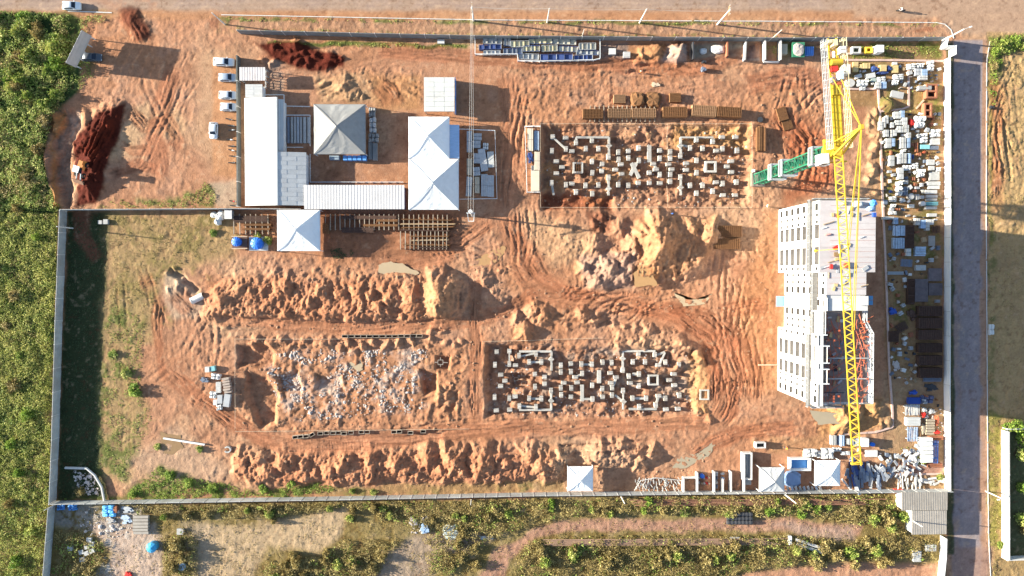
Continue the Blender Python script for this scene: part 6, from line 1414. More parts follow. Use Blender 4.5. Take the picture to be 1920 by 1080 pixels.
def open_box(px0, py0, px1, py1, h, mat, name, cat, label, w=.18, inner=None, rz=0.0, split=0):
    a, b = W(px0, py1, h), W(px1, py0, h); c = (a + b) / 2; hx, hy = (b.x - a.x) / 2, (b.y - a.y) / 2; t = thing(name, label, cat, (c.x, c.y, gh(c.x, c.y)), rz)
    for (xa, ya, xb, yb) in ((-hx, -hy, hx, -hy + w), (-hx, hy - w, hx, hy), (-hx, -hy + w, -hx + w, hy - w), (hx - w, -hy + w, hx, hy - w)): MB().box(xa, ya, -.3, xb, yb, h).obj("side_wall", mat, t)
    MB().box(-hx + w, -hy + w, -.3, hx - w, hy - w, .08).obj("floor", inner or mat, t)
    for i in range(split): y = -hy + 2 * hy * (i + 1) / (split + 1); MB().box(-hx + w, y - w / 2, 0, hx - w, y + w / 2, h * .98).obj("partition", mat, t)
    return t
open_box(1598, 87, 1614.5, 100, 1.0, BLOCK_W, "concrete_ring", "frame", "white open square frame beside the crane's counterweights", .3, M("grass_floor", (.10, .12, .05), .95)); open_box(1623, 88, 1636, 99, 1.1, M("yellow_bin_paint", (.75, .52, .05), .6, var=.1), "open_bin", "bin", "yellow open bin right of the white square frame", .3)
put(1645, 84, 1658, 97, "box", WHITE_PAINT, 2.2, "water_cube", "cabinet", "tall white cube cabinet casting a long shadow on grass"); put(1638, 87, 1643, 96, "box", CONC_PALE, .9, "small_box", "box", "small pale box between yellow bin and white cube")
put(1463, 82, 1477, 101, "slabs", M("tan_block", (.52, .42, .30), .9), 1.1, "slab_stack", "slab stack", "tan slab stack with yellow edge by the street wall"); put(1510, 87, 1527, 103, "planks", M("bright_blue_sheet", (.10, .25, .62), .6, var=.2), .9, "blue_board_stack", "boards", "bright blue board stack by the street wall")
a = thing("skip", "green skip filled with grey rubble near the crane", "skip", tuple(G(1493, 98))); b = MB(); b.hexa([(-1.2, -1.2, 0), (1.0, -1.2, 0), (1.0, 1.4, 0), (-1.2, 1.4, 0), (-1.5, -1.5, 1.4), (1.2, -1.5, 1.4), (1.2, 1.7, 1.4), (-1.5, 1.7, 1.4)]); b.obj("skip_body", M("skip_green", (.05, .22, .12), .6, var=.15), a); b = MB(); lump(b, 2.3, 2.8, .5, 10, 3); o = b.obj("rubble_fill", STONE, a); o.location = (-.1, .1, 1.25)
open_box(1737, 157, 1758, 184, 1.2, BRICK, "brick_bin", "brick bin", "red brick bin with partition, upper of two by wall", .35, M("dark_pit_fill", (.05, .03, .025), .9), split=1); open_box(1733, 193, 1748, 220, 1.2, BRICK, "brick_bin", "brick bin", "red brick bin, lower of two by the white wall", .35, M("dark_pit_fill", (.05, .03, .025)), split=1)
put(1724, 160, 1748, 168, "rows", CONC, 1.35, "plank_pair", "boards", "grey planks resting on the upper brick bin"); 
p, q = G(1717, 204), G(1731, 188); o = MB().beam(Vector((0, 0, .2)), q - p + Vector((0, 0, .25)), .35, .12).obj("loose_plank", WOOD_PALE, None, loc=p); tag(o, "loose pale plank slanting beside the lower brick bin", "plank")
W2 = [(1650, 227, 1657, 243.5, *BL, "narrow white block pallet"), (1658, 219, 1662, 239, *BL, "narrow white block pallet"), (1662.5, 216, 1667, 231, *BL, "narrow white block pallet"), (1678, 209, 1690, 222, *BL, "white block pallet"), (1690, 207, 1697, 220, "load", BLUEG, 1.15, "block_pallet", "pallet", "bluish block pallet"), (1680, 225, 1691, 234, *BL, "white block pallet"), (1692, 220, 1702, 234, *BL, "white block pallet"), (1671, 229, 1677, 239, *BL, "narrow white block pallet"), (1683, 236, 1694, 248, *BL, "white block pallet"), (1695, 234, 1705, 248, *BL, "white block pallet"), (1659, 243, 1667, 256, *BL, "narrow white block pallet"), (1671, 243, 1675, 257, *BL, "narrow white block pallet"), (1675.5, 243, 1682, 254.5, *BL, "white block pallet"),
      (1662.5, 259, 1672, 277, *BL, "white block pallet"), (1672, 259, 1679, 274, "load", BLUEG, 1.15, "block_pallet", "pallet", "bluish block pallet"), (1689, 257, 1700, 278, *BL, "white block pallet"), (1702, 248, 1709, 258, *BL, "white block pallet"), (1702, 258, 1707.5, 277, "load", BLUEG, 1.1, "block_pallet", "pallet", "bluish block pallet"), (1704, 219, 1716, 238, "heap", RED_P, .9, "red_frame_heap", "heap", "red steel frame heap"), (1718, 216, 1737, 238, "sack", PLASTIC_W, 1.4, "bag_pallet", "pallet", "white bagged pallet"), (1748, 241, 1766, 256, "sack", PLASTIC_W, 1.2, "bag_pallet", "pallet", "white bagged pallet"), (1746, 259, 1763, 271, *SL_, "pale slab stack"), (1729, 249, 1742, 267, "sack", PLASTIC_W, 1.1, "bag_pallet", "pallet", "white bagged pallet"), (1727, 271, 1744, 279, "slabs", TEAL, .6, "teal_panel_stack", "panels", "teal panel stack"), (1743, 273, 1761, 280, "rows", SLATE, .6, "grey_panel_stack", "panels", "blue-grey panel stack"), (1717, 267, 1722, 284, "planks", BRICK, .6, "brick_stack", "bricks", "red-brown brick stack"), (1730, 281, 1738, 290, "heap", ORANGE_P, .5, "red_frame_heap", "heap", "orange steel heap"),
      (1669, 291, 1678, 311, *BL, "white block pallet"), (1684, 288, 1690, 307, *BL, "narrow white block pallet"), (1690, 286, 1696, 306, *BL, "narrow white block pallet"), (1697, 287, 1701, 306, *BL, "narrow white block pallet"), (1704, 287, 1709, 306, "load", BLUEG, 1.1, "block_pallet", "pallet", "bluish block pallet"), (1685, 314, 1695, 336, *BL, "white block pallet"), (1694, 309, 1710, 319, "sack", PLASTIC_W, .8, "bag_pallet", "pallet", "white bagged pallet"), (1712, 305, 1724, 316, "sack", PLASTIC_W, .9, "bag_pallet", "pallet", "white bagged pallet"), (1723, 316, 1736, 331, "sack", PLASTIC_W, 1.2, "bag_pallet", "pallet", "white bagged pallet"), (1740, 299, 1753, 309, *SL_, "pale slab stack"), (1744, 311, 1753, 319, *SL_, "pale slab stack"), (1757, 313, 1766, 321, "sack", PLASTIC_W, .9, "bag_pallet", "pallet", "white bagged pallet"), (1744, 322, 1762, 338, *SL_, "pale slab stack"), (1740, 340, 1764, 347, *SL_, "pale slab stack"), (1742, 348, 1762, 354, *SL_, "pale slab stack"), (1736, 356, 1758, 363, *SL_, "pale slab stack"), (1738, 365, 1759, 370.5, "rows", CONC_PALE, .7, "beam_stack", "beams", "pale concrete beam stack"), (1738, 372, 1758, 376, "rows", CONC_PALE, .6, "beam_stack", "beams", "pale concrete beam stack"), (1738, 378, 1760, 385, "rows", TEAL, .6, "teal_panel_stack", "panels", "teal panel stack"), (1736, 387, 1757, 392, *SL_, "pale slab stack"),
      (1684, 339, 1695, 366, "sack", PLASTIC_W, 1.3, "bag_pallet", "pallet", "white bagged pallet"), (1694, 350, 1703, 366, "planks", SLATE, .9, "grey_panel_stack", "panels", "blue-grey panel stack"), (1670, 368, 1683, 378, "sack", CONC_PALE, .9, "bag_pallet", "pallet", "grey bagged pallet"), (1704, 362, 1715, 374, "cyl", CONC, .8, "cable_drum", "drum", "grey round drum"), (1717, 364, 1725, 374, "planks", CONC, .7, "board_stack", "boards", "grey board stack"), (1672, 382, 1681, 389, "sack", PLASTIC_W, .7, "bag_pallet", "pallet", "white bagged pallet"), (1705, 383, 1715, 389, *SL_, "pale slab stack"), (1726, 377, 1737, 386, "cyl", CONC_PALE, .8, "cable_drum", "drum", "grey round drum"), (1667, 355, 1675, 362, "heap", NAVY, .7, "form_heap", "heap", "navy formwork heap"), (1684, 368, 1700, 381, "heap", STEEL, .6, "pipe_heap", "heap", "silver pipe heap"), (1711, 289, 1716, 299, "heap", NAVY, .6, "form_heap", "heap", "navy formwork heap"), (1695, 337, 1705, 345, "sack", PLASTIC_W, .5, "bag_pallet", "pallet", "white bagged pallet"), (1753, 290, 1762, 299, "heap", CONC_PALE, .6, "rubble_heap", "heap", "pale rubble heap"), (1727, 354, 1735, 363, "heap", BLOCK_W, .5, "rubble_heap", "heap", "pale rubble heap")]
cl = random.Random(77)
def clutter(box, n, taken, kinds):
    out = []; tries = 0
    while len(out) < n and tries < 4000:
        tries += 1; w_, h_ = cl.uniform(4, 9), cl.uniform(3, 9); x, y = cl.uniform(box[0], box[2] - w_), cl.uniform(box[1], box[3] - h_)
        if any(x < q[2] + 1 and x + w_ > q[0] - 1 and y < q[3] + 1 and y + h_ > q[1] - 1 for q in taken + out): continue
        k = cl.choice(kinds); out.append((x, y, x + w_, y + h_, k[0], k[1], cl.uniform(*k[2]), k[3], k[4], k[5], cl.choice((0, 0, .2, -.3, .6))))
    return out
CK = [("planks", WOOD, (.3, .7), "timber_stack", "timber", "small timber stack"), ("rows", BLOCK_G, (.4, .9), "slab_stack", "slab stack", "small grey slab stack"), ("slabs", CONC_PALE, (.4, 1.0), "slab_stack", "slab stack", "small pale slab stack"), ("heap", STONE, (.3, .6), "rubble_heap", "heap", "small rubble heap"), ("heap", RUST, (.3, .6), "rebar_scrap", "rebar", "small rusty scrap heap"), ("sack", PLASTIC_W, (.5, .9), "wrapped_pallet", "pallet", "small white wrapped pallet"), ("load", BLOCK_G, (.8, 1.1), "block_pallet", "pallet", "small grey block pallet"), ("rows", SLATE, (.3, .7), "board_stack", "boards", "small blue-grey board stack"), ("planks", BRICK, (.4, .7), "brick_stack", "bricks", "small red-brown brick stack"), ("heap", DARK, (.3, .6), "scrap_heap", "heap", "small dark scrap heap")]
W2 += clutter((1654, 210, 1767, 396), 74, W2, CK)
batch(W2, "in the crowded yard by the white wall", "goods in the crowded yard by the white wall")
W3 = [(1669, 396, 1684, 402, "sack", PLASTIC_W, .9, "bag_pallet", "pallet", "white bagged pallet"), (1656, 406, 1677, 411, *SL_, "pale slab stack"), (1741, 400, 1757, 406, *SL_, "pale slab stack"), (1717, 409, 1726, 422, *BL, "white block pallet"), (1727, 412, 1737, 428, "load", BLUEG, 1.1, "block_pallet", "pallet", "bluish block pallet"), (1737, 421, 1744, 432, *BL, "white block pallet"), (1738, 411, 1752, 421, *BL, "white block pallet"), (1677, 408, 1685, 420, "load", BLUEG, 1.1, "block_pallet", "pallet", "bluish block pallet"), (1676, 423, 1699, 442, "planks", M("pale_blue_board", (.40, .48, .58), .7, var=.3, scale=2), .7, "deck_board_stack", "boards", "pale blue board stack"), (1675, 446, 1698, 466, "planks", M("pale_blue_board", (.40, .48, .58)), .8, "deck_board_stack", "boards", "pale blue board stack"), (1699, 422, 1715, 465, "mesh", RUST_DARK, .9, "rebar_mat", "rebar", "tall dark rebar mat stack"), (1750, 422, 1765, 437, "bars", RUST_DARK, .8, "rebar_bundle", "rebar", "dark rebar bundle"), (1743, 442, 1754, 461, "mesh", CONC, .5, "mesh_stack", "mesh", "grey mesh stack"), (1700, 466, 1709, 480, *BL, "white block pallet"), (1717, 462, 1737, 480, "rows", M("pale_blue_board", (.40, .48, .58)), .8, "deck_board_stack", "boards", "pale blue board stack"), (1718, 497, 1737, 507, *SL_, "pale slab stack"), (1665, 509, 1695, 515, "rows", STEEL, .4, "beam_stack", "beams", "long steel beam stack"), (1716, 523, 1741, 566, "mesh", M("grey_rebar", (.20, .16, .16), .8, var=.3), .6, "rebar_mat", "rebar", "grey rebar mat stack"), (1703, 523, 1716, 571, "mesh", RUST_DARK, .9, "rebar_mat", "rebar", "tall dark rebar mat stack"), (1742, 503, 1767, 527, "mesh", M("grey_rebar", (.20, .16, .16)), .5, "rebar_mat", "rebar", "grey rebar mat stack"), (1742, 531, 1768, 554, "mesh", M("grey_rebar", (.20, .16, .16)), .5, "rebar_mat", "rebar", "grey rebar mat stack"), (1665, 573, 1684, 592, "heap", BLUE_PAINT, .9, "trestle_heap", "heap", "blue trestle heap"), (1723, 574, 1768, 593, "mesh", RUST_DARK, 1.2, "rebar_mat", "rebar", "wide brown-black rebar mat stack"), (1723, 596, 1768, 616, "mesh", RUST_DARK, 1.2, "rebar_mat", "rebar", "wide brown-black rebar mat stack"), (1723, 619, 1768, 637, "mesh", RUST_DARK, 1.2, "rebar_mat", "rebar", "wide brown-black rebar mat stack"), (1723, 644, 1768, 661, "mesh", RUST_DARK, 1.2, "rebar_mat", "rebar", "wide brown-black rebar mat stack"), (1723, 667, 1768, 685, "mesh", RUST_DARK, 1.2, "rebar_mat", "rebar", "wide brown-black rebar mat stack"), (1725, 690, 1768, 709, "mesh", RUST_DARK, 1.2, "rebar_mat", "rebar", "wide brown-black rebar mat stack"), (1668, 621, 1686, 641, "mesh", RUST_DARK, .7, "rebar_mat", "rebar", "small dark rebar mat stack"), (1702, 580, 1722, 603, "heap", RUST_DARK, .7, "rebar_heap", "rebar", "tangled dark rebar heap", .4), (1681, 605, 1703, 622, "bars", RUST_DARK, .5, "rebar_bundle", "rebar", "dark rebar bundle", .5), (1693, 533, 1704, 541, "heap", STEEL, .4, "pipe_heap", "heap", "silver pipe heap"), (1689, 486, 1712, 500, "bars", SLATE, .4, "rebar_bundle", "rebar", "thin dark bar bundle", 1.5), (1672, 676, 1690, 698, "heap", STONE, .4, "stone_heap", "heap", "pinkish stone heap"), (1733, 707, 1766, 716, "rows", SLATE, .5, "board_stack", "boards", "blue-grey board stack"), (1730, 720, 1762, 735, "heap", DARK, .5, "scrap_heap", "heap", "dark scrap heap"), (1707, 730, 1723, 745, "heap", BLUE_PAINT, .8, "trestle_heap", "heap", "blue trestle heap"), (1726, 742, 1752, 757, "sack", M("navy_tarp", (.10, .11, .19), .7, var=.15), .6, "tarp_heap", "tarpaulin", "dark navy tarpaulin heap")]
W3 += clutter((1664, 400, 1767, 725), 62, W3, [k for k in CK if k[5] not in ("small white wrapped pallet",)])
batch(W3, "in the yard in the block's shadow", "goods in the yard in the block's shadow")
W4 = [(1705, 746, 1727, 758, "rows", BLUE_PAINT, 1.1, "scaffold_bundle", "scaffolding", "blue scaffold frame bundle"), (1699, 759, 1727, 780, "bars", M("pale_frame", (.55, .54, .52), .6), 1.2, "scaffold_bundle", "scaffolding", "pale scaffold frame bundle"), (1701, 783, 1727, 799, "rows", M("pale_frame", (.55, .54, .52)), 1.2, "scaffold_bundle", "scaffolding", "pale scaffold frame bundle"), (1703, 801, 1724, 829, "bars", M("blue_grey_tube", (.34, .42, .55), .5), 1.0, "scaffold_bundle", "scaffolding", "blue-grey scaffold tube bundle"), (1728, 762, 1740, 774, "heap", BLOCK_W, .8, "scrap_heap", "heap", "white scrap heap"), (1741, 764, 1756, 778, "heap", BLOCK_W, .9, "scrap_heap", "heap", "white scrap heap"), (1730, 774, 1739, 784, "heap", RED_P, .8, "red_scrap_heap", "heap", "red scrap heap"), (1754, 780, 1764, 800, "heap", ORANGE_P, .8, "red_scrap_heap", "heap", "red scrap heap"), (1751, 806, 1766, 818, "heap", RED_P, .9, "red_scrap_heap", "heap", "red scrap heap"), (1738, 786, 1754, 816, "rows", M("tan_junk", (.45, .36, .26), .9, var=.3, scale=3), .9, "scrap_heap", "heap", "tan timber offcut heap"), (1727, 790, 1738, 818, "heap", M("tan_junk", (.45, .36, .26)), .7, "scrap_heap", "heap", "tan timber offcut heap"), (1744, 819, 1770, 826, "rows", BRICK, 1.0, "brick_stack", "bricks", "red brick stack"), (1741, 870, 1768, 877, "rows", BRICK, .9, "brick_stack", "bricks", "red brick stack"), (1751, 826, 1763, 870, "bars", M("rack_blue", (.14, .26, .60), .5), 1.4, "steel_rack", "rack", "blue tube rack"),
      (1559, 817, 1570, 835, "planks", BLOCK_W, .9, "silver_panel_stack", "panels", "silver panel stack"), (1571, 818, 1576, 835, "planks", SLATE, .6, "dark_panel_stack", "panels", "dark blue panel stack"), (1576, 817, 1585, 837, "planks", M("pale_blue_board", (.40, .48, .58)), .9, "silver_panel_stack", "panels", "pale blue panel stack"), (1589, 823, 1602, 834, "planks", BLOCK_W, .9, "silver_panel_stack", "panels", "silver panel stack"), (1603, 823, 1612, 838, "planks", M("pale_blue_board", (.40, .48, .58)), .7, "silver_panel_stack", "panels", "pale blue panel stack"), (1618, 823, 1630, 838, "box", WHITE_PAINT, 1.8, "white_cabinet", "cabinet", "tall white cabinet"), (1632, 830, 1642, 838, "cyl", BT, .5, "blue_basin", "basin", "round blue basin"), (1562, 840, 1578, 847, "sack", PLASTIC_W, .6, "crumpled_sheet", "sheet", "crumpled white sheet"), (1578, 847, 1596, 854, "sack", PLASTIC_W, .5, "crumpled_sheet", "sheet", "crumpled white sheet"), (1624, 845, 1646, 857, "slabs", CONC_PALE, .6, "slab_stack", "slab stack", "pale slab stack"),
      (1509, 843, 1535, 858, "sack", PLASTIC_W, 1.1, "crumpled_sheet", "sheet", "crumpled white sheet"), (1534, 846, 1546, 860, "sack", PLASTIC_W, .8, "crumpled_sheet", "sheet", "crumpled white sheet"), (1543, 842, 1566, 862, "sack", PLASTIC_W, 1.2, "crumpled_sheet", "sheet", "crumpled white sheet")]
W4 += clutter((1700, 740, 1768, 880), 18, W4, CK) + clutter((1560, 838, 1700, 866), 9, W4, CK)
batch(W4, "in the lower corner of the site", "goods in the lower corner of the site")
t = put(1730, 821, 1751, 869, "rows", WHITE_PAINT, 1.8, "white_panel_rack", "panels", "tall white panel stack leaning by the blue tube rack", rz=.03)
# the great heap of stripped shuttering panels, plank by plank
sh = random.Random(21)
def scrap(n, poly, mats, words_, hh, Lr, wr, angr, group, cat="panel"):
    cnt = {}
    for i in range(n):
        while True:
            px, py = sh.uniform(poly[0], poly[2]), sh.uniform(poly[1], poly[3])
            if poly[4](px, py): break
        k = sh.randrange(len(mats)); p = G(px, py); L_, w_ = sh.uniform(*Lr), sh.uniform(*wr); rz = sh.uniform(*angr); zz = p.z + sh.uniform(.05, hh)
        o = link("shuttering_sheet", shape("box", mats[k]), None, (p.x, p.y, zz)); o.scale = (w_, L_, sh.uniform(.08, .22)); o.rotation_euler = (sh.uniform(-.25, .25), sh.uniform(-.3, .3), rz); c = cnt[k] = cnt.get(k, 0) + 1
        sl_ = "steep" if abs(o.rotation_euler.y) > .18 else "flat"; tag(o, f"{words_[k]}, {sl_} lying, piece {ordw(c - 1)} in the heap below the jib", cat, group)
scrap(34, (1586, 868, 1650, 912, lambda x, y: True), [SLATE, SLATE, NAVY, BLOCK_G], ["blue-grey shuttering panel", "slate shuttering panel", "navy shuttering panel", "grey shuttering panel"], .9, (1.8, 3.6), (.4, .8), (-.25, .35), "stripped shuttering panels below the jib")
scrap(96, (1632, 832, 1728, 905, lambda x, y: y < 908 - (x - 1632) * .42 + 10 and y > 868 - (x - 1632) * .42), [BLOCK_W, BLOCK_G, SLATE, CONC_PALE], ["white broken panel", "grey broken panel", "slate broken panel", "pale broken slab"], 1.0, (.5, 1.7), (.25, .8), (-1.2, 1.2), "broken panels below the jib")
scrap(26, (1680, 891, 1726, 912, lambda x, y: True), [CONC_PALE, BLOCK_W], ["pale stake", "white stake"], .5, (1.0, 2.2), (.18, .32), (-.3, .3), "pale stakes by the lower wall"); scrap(14, (1728, 890, 1764, 911, lambda x, y: True), [CONC_PALE, BLOCK_W], ["pale offcut board", "white offcut board"], .4, (.8, 2.0), (.3, .5), (1.0, 2.1), "offcut boards in the wall corner")
p, q = G(1577, 897), G(1596, 920); o = MB().beam(Vector((0, 0, .3)), q - p + Vector((0, 0, .5)), .4, .12).obj("loose_plank", CONC_PALE, None, loc=p); tag(o, "long pale plank leaning on lower wall beside the tent", "plank")
for i in range(9):
    p = G(1476 + i * 7.6, 916 - (i % 2)); o = link("leaning_sheet", shape("box", (BLOCK_W, M("pale_blue_board", (.40, .48, .58)), CONC_PALE)[i % 3]), None, (p.x, p.y, p.z + .5)); o.scale = (.5, 1.7, .12); o.rotation_euler = (.35, 0, .45); tag(o, f"silver panel leaning on the lower wall, {ORD[i]} from the grey tent", "panel", "silver panels along the lower wall")

# block pallets beside the white tents
W5 = [(875, 245, 885, 285, *BG, "long grey block pallet"), (888, 249.5, 903, 262, *BG, "grey block pallet"), (886, 263, 901, 277, *BG, "grey block pallet"), (905, 267, 915.5, 280, "sack", PLASTIC_W, 1.0, "wrapped_pallet", "pallet", "small bright white wrapped pallet"), (899, 279, 912, 320, "slabs", BLOCK_G, 1.1, "slab_stack", "slab stack", "long slanting slab stack", .16), (914, 284, 926, 313, "slabs", BLOCK_W, 1.0, "slab_stack", "slab stack", "pale slab stack", .06), (888, 287, 900, 306, *BG, "grey block pallet"), (875, 297, 885, 328, "load", M("tan_block", (.52, .42, .30)), 1.1, "block_pallet", "pallet", "tan block pallet"), (887, 313, 900, 329, *BG, "grey block pallet", .1), (874, 331, 884.5, 368, "load", BLOCK_W, 1.1, "block_pallet", "pallet", "long pale block pallet", -.06), (890, 331, 899, 362, "load", M("tan_block", (.52, .42, .30)), 1.0, "block_pallet", "pallet", "tan block pallet"), (902, 326, 914, 368, *BG, "long grey block pallet"), (914, 328, 926, 369, *BG, "long grey block pallet")]
batch(W5, "in the fenced yard beside white tents", "block pallets beside the white tents")
W6 = [(690, 200, 703, 218, "sack", CANVAS_OLD, .9, "tarp_roll", "tarpaulin", "grey tarpaulin bundle"), (691, 219, 704, 248, "sack", CANVAS_DULL, 1.1, "tarp_roll", "tarpaulin", "grey tarpaulin bundle"), (689, 249, 709, 266, "sack", CANVAS_OLD, 1.0, "tarp_roll", "tarpaulin", "grey tarpaulin bundle"), (690, 267, 697, 298, "planks", CANVAS_OLD, .9, "pipe_bundle", "pipes", "grey pipe bundle"), (698, 268, 707, 300, "planks", CANVAS_OLD, 1.0, "pipe_bundle", "pipes", "grey pipe bundle"), (617, 291.5, 635, 299, "box", M("grey_locker", (.30, .36, .42), .6), 1.2, "locker", "locker", "grey locker"), (642, 291, 687, 300, "planks", M("locker_blue", (.12, .32, .68), .5, var=.12), 1.6, "blue_locker", "locker", "long bright blue locker row")]
batch(W6, "beside the grey courtyard tent", "goods beside the grey courtyard tent")
for i, (x, w_, m_) in enumerate(((540.5, 4, SLATE), (547, 4, CONC), (553, 4, CONC), (558.5, 3.5, BLOCK_G), (564, 4, CONC), (571, 5, BLOCK_W), (579, 5.5, BLOCK_W))): put(x - w_ / 2, 219, x + w_ / 2, 268, "box", m_, .5, "long_plank", "plank", f"long upright plank in the rail enclosure, {ORD[i]} from left", "planks in the rail enclosure")
# timber and sheet pallets left of the upper pit
W7 = [(989, 240, 999.5, 283, "load", M("cream_block", (.60, .50, .38), .9, var=.1), .9, "timber_pallet", "pallet", "long cream timber pallet"), (1001, 245, 1011, 281, "planks", M("pale_blue_board", (.40, .48, .58)), .7, "board_stack", "boards", "pale blue board stack"), (987, 284, 1001, 307, "heap", NAVY, .9, "form_heap", "heap", "navy formwork heap"), (1002, 284, 1012, 319, "load", M("cream_block", (.60, .50, .38)), .9, "timber_pallet", "pallet", "cream timber pallet"), (996, 310, 1002, 324, "planks", CONC, .6, "board_stack", "boards", "grey board stack"), (996, 320, 1011, 358, "slabs", M("cream_block", (.60, .50, .38)), 1.0, "slab_stack", "slab stack", "broad cream slab stack")]
batch(W7, "in the white fenced bay", "goods in the white fenced bay")
for i, (x0, y0, x1, y1, k, m_, d_) in enumerate(((370, 705, 391, 719, "heap", SLATE, "dark blue machine heap"), (384, 688, 392, 698, "box", BLOCK_W, "white tilted box"), (394, 687, 402, 696, "box", TEAL, "teal box"), (394, 701, 412, 712, "sack", PLASTIC_W, "white sack pile"), (404, 717, 413, 737, "slabs", BLOCK_W, "white slab stack"), (417, 708, 430, 738, "rows", M("dusty_board", (.40, .32, .27), .9, var=.2), "tall dusty board pile"), (419, 739, 430, 763, "slabs", BLOCK_G, "grey slab stack"), (407, 741, 416, 757, "slabs", BLOCK_G, "tilted grey slab stack"), (404, 759, 414, 770, "sack", PLASTIC_W, "white sack at lower end"), (391, 735, 404, 748, "sack", PLASTIC_W, "white sack with hole"), (399, 750, 406, 760, "slabs", CONC_PALE, "small pale slab stack"))): put(x0, y0, x1, y1, k, m_, .9 if i != 5 else 1.3, "goods_pile" if k in ("heap",) else "stacked_goods", "goods", f"{d_} left of the rubble pit", None, (i % 3 - 1) * .15, seed=i % 3)

# rebar bundles and mats along the upper pit
RB = M("pale_rust", (.30, .17, .09), .9, var=.25, scale=3)
W8 = [(1093, 204, 1131, 221, "mesh", RUST, 1.5, "rebar_bundle", "rebar bundle", "dark striped rebar bundle", 0), (1140, 203, 1184, 220, "mesh", RB, 1.5, "rebar_bundle", "rebar bundle", "greyish rebar bundle left of middle"), (1185, 203, 1230, 220, "mesh", RB, 1.5, "rebar_bundle", "rebar bundle", "greyish rebar bundle right of middle"), (1243, 200, 1289, 219, "mesh", RUST, 1.4, "rebar_bundle", "rebar bundle", "orange-brown mesh bundle"), (1298, 197, 1344, 217, "mesh", RB, 1.5, "rebar_bundle", "rebar bundle", "ribbed bundle second from right", -.06), (1346, 200, 1391, 219, "mesh", RUST, 1.5, "rebar_bundle", "rebar bundle", "ribbed brown bundle at right end", -.06), (1151, 177, 1173, 193, "mesh", RB, .8, "mesh_stack", "mesh", "small square mesh stack, left"), (1256, 174, 1277, 191, "mesh", RUST, .9, "mesh_stack", "mesh", "small square mesh stack, right"), (1420, 237, 1437, 282, "planks", RUST, 1.2, "bar_stack", "rebar", "upright rusty bar stack"), (1341, 423, 1391, 444, "mesh", RUST, 1.0, "rebar_mat", "rebar", "rusty mat, upper of pair below upper pit,"), (1340, 447, 1388, 467, "mesh", RUST, 1.0, "rebar_mat", "rebar", "rusty mat, lower of pair below upper pit,")]
batch(W8, "near the upper excavation", None)
put(1458, 201, 1476, 226, "mesh", RUST, .4, "rebar_mat", "rebar", "tilted rusty mat above the crane's mast foot", rz=.3); put(1468, 224, 1486, 243, "mesh", RUST, .3, "rebar_mat", "rebar", "smaller tilted rusty mat beside the larger one", rz=.3)
for nm, px, r in (("left", 1194, 1.55), ("right", 1224, 1.75)):
    p = G(px, 188); b = MB(); lump(b, 2 * r, 2 * r, .9, 14, 4 if nm == "left" else 5, .7); o = b.obj("wire_coil_heap", RUST, None, loc=p); tag(o, f"round rusty wire heap, {nm} one between the mesh stacks", "heap", "round rusty wire heaps")
def sleepers(xs, y0, y1, label, grp, h=.8):
    for i, x in enumerate(xs):
        a, b = G(x, y0), G(x, y1); t = thing("trestle", f"{label}, {ordw(i)} from left", "trestle", (a.x, (a.y + b.y) / 2, min(a.z, b.z)), random.uniform(-.03, .03), grp); Ly = abs(b.y - a.y)
        MB().box(-.08, -Ly / 2, h - .2, .08, Ly / 2, h).obj("beam", M("old_timber", (.36, .29, .22), .9, var=.25, scale=2, dirt=.3, dcol=(.16, .10, .07)), t); [MB().rbox(0, y, -.3, h - .2, .14, .14).obj("leg", WOOD, t) for y in (-Ly / 2 + .2, Ly / 2 - .2)]
sleepers([1106 + i * 8.6 for i in range(15)], 199, 229, "pale timber trestle under the long rebar row", "trestles under the rebar row", .55)
sleepers([441, 452, 463, 472, 482, 494, 505], 402, 440, "timber trestle below the inner wall", "trestles below the inner wall", .9); sleepers([612 + i * 9.1 for i in range(17)], 402, 432, "timber trestle under the blue fascia roof", "trestles under the blue fascia roof", .9)
sleepers([768 + i * 8.9 for i in range(9)], 403, 432, "upper timber trestle of the rod rack", "upper trestles of the rod rack", .9); sleepers([752, 761, 770, 777, 785, 793, 801, 808, 816, 823, 831, 838], 434, 468, "lower timber trestle of the rod rack", "lower trestles of the rod rack", .9)
for i, (y, x0, x1, m_) in enumerate(((412, 752, 846, RUST), (420, 750, 852, WOOD), (426, 752, 850, RUST), (432, 750, 842, RUST_DARK), (443, 768, 840, RUST), (450, 770, 840, WOOD), (459, 755, 842, RUST), (464, 784, 840, RUST_DARK))): put(x0, y - 1.4, x1, y + 1.4, "rows", m_, 1.05, "rod_bundle", "rods", f"rod bundle across the open rack, {ORD[i]} from the top", "rods across the open rack", rz=(i % 3 - 1) * .02)
for i, (x0, y0, x1, y1) in enumerate(((437, 404, 500, 417), (455, 419, 507, 424), (455, 427, 505, 432), (640, 404, 742, 411), (705, 411, 745, 416), (680, 420, 745, 425), (640, 426, 700, 436), (604, 418, 616, 438))): put(x0, y0, x1, y1, "rows", (RUST_DARK, RUST, RUST)[i % 3], 1.1, "rod_bundle", "rods", f"rusty rod bundle on trestles, {ORD[i]} from the thicket side", "rod bundles on trestles")

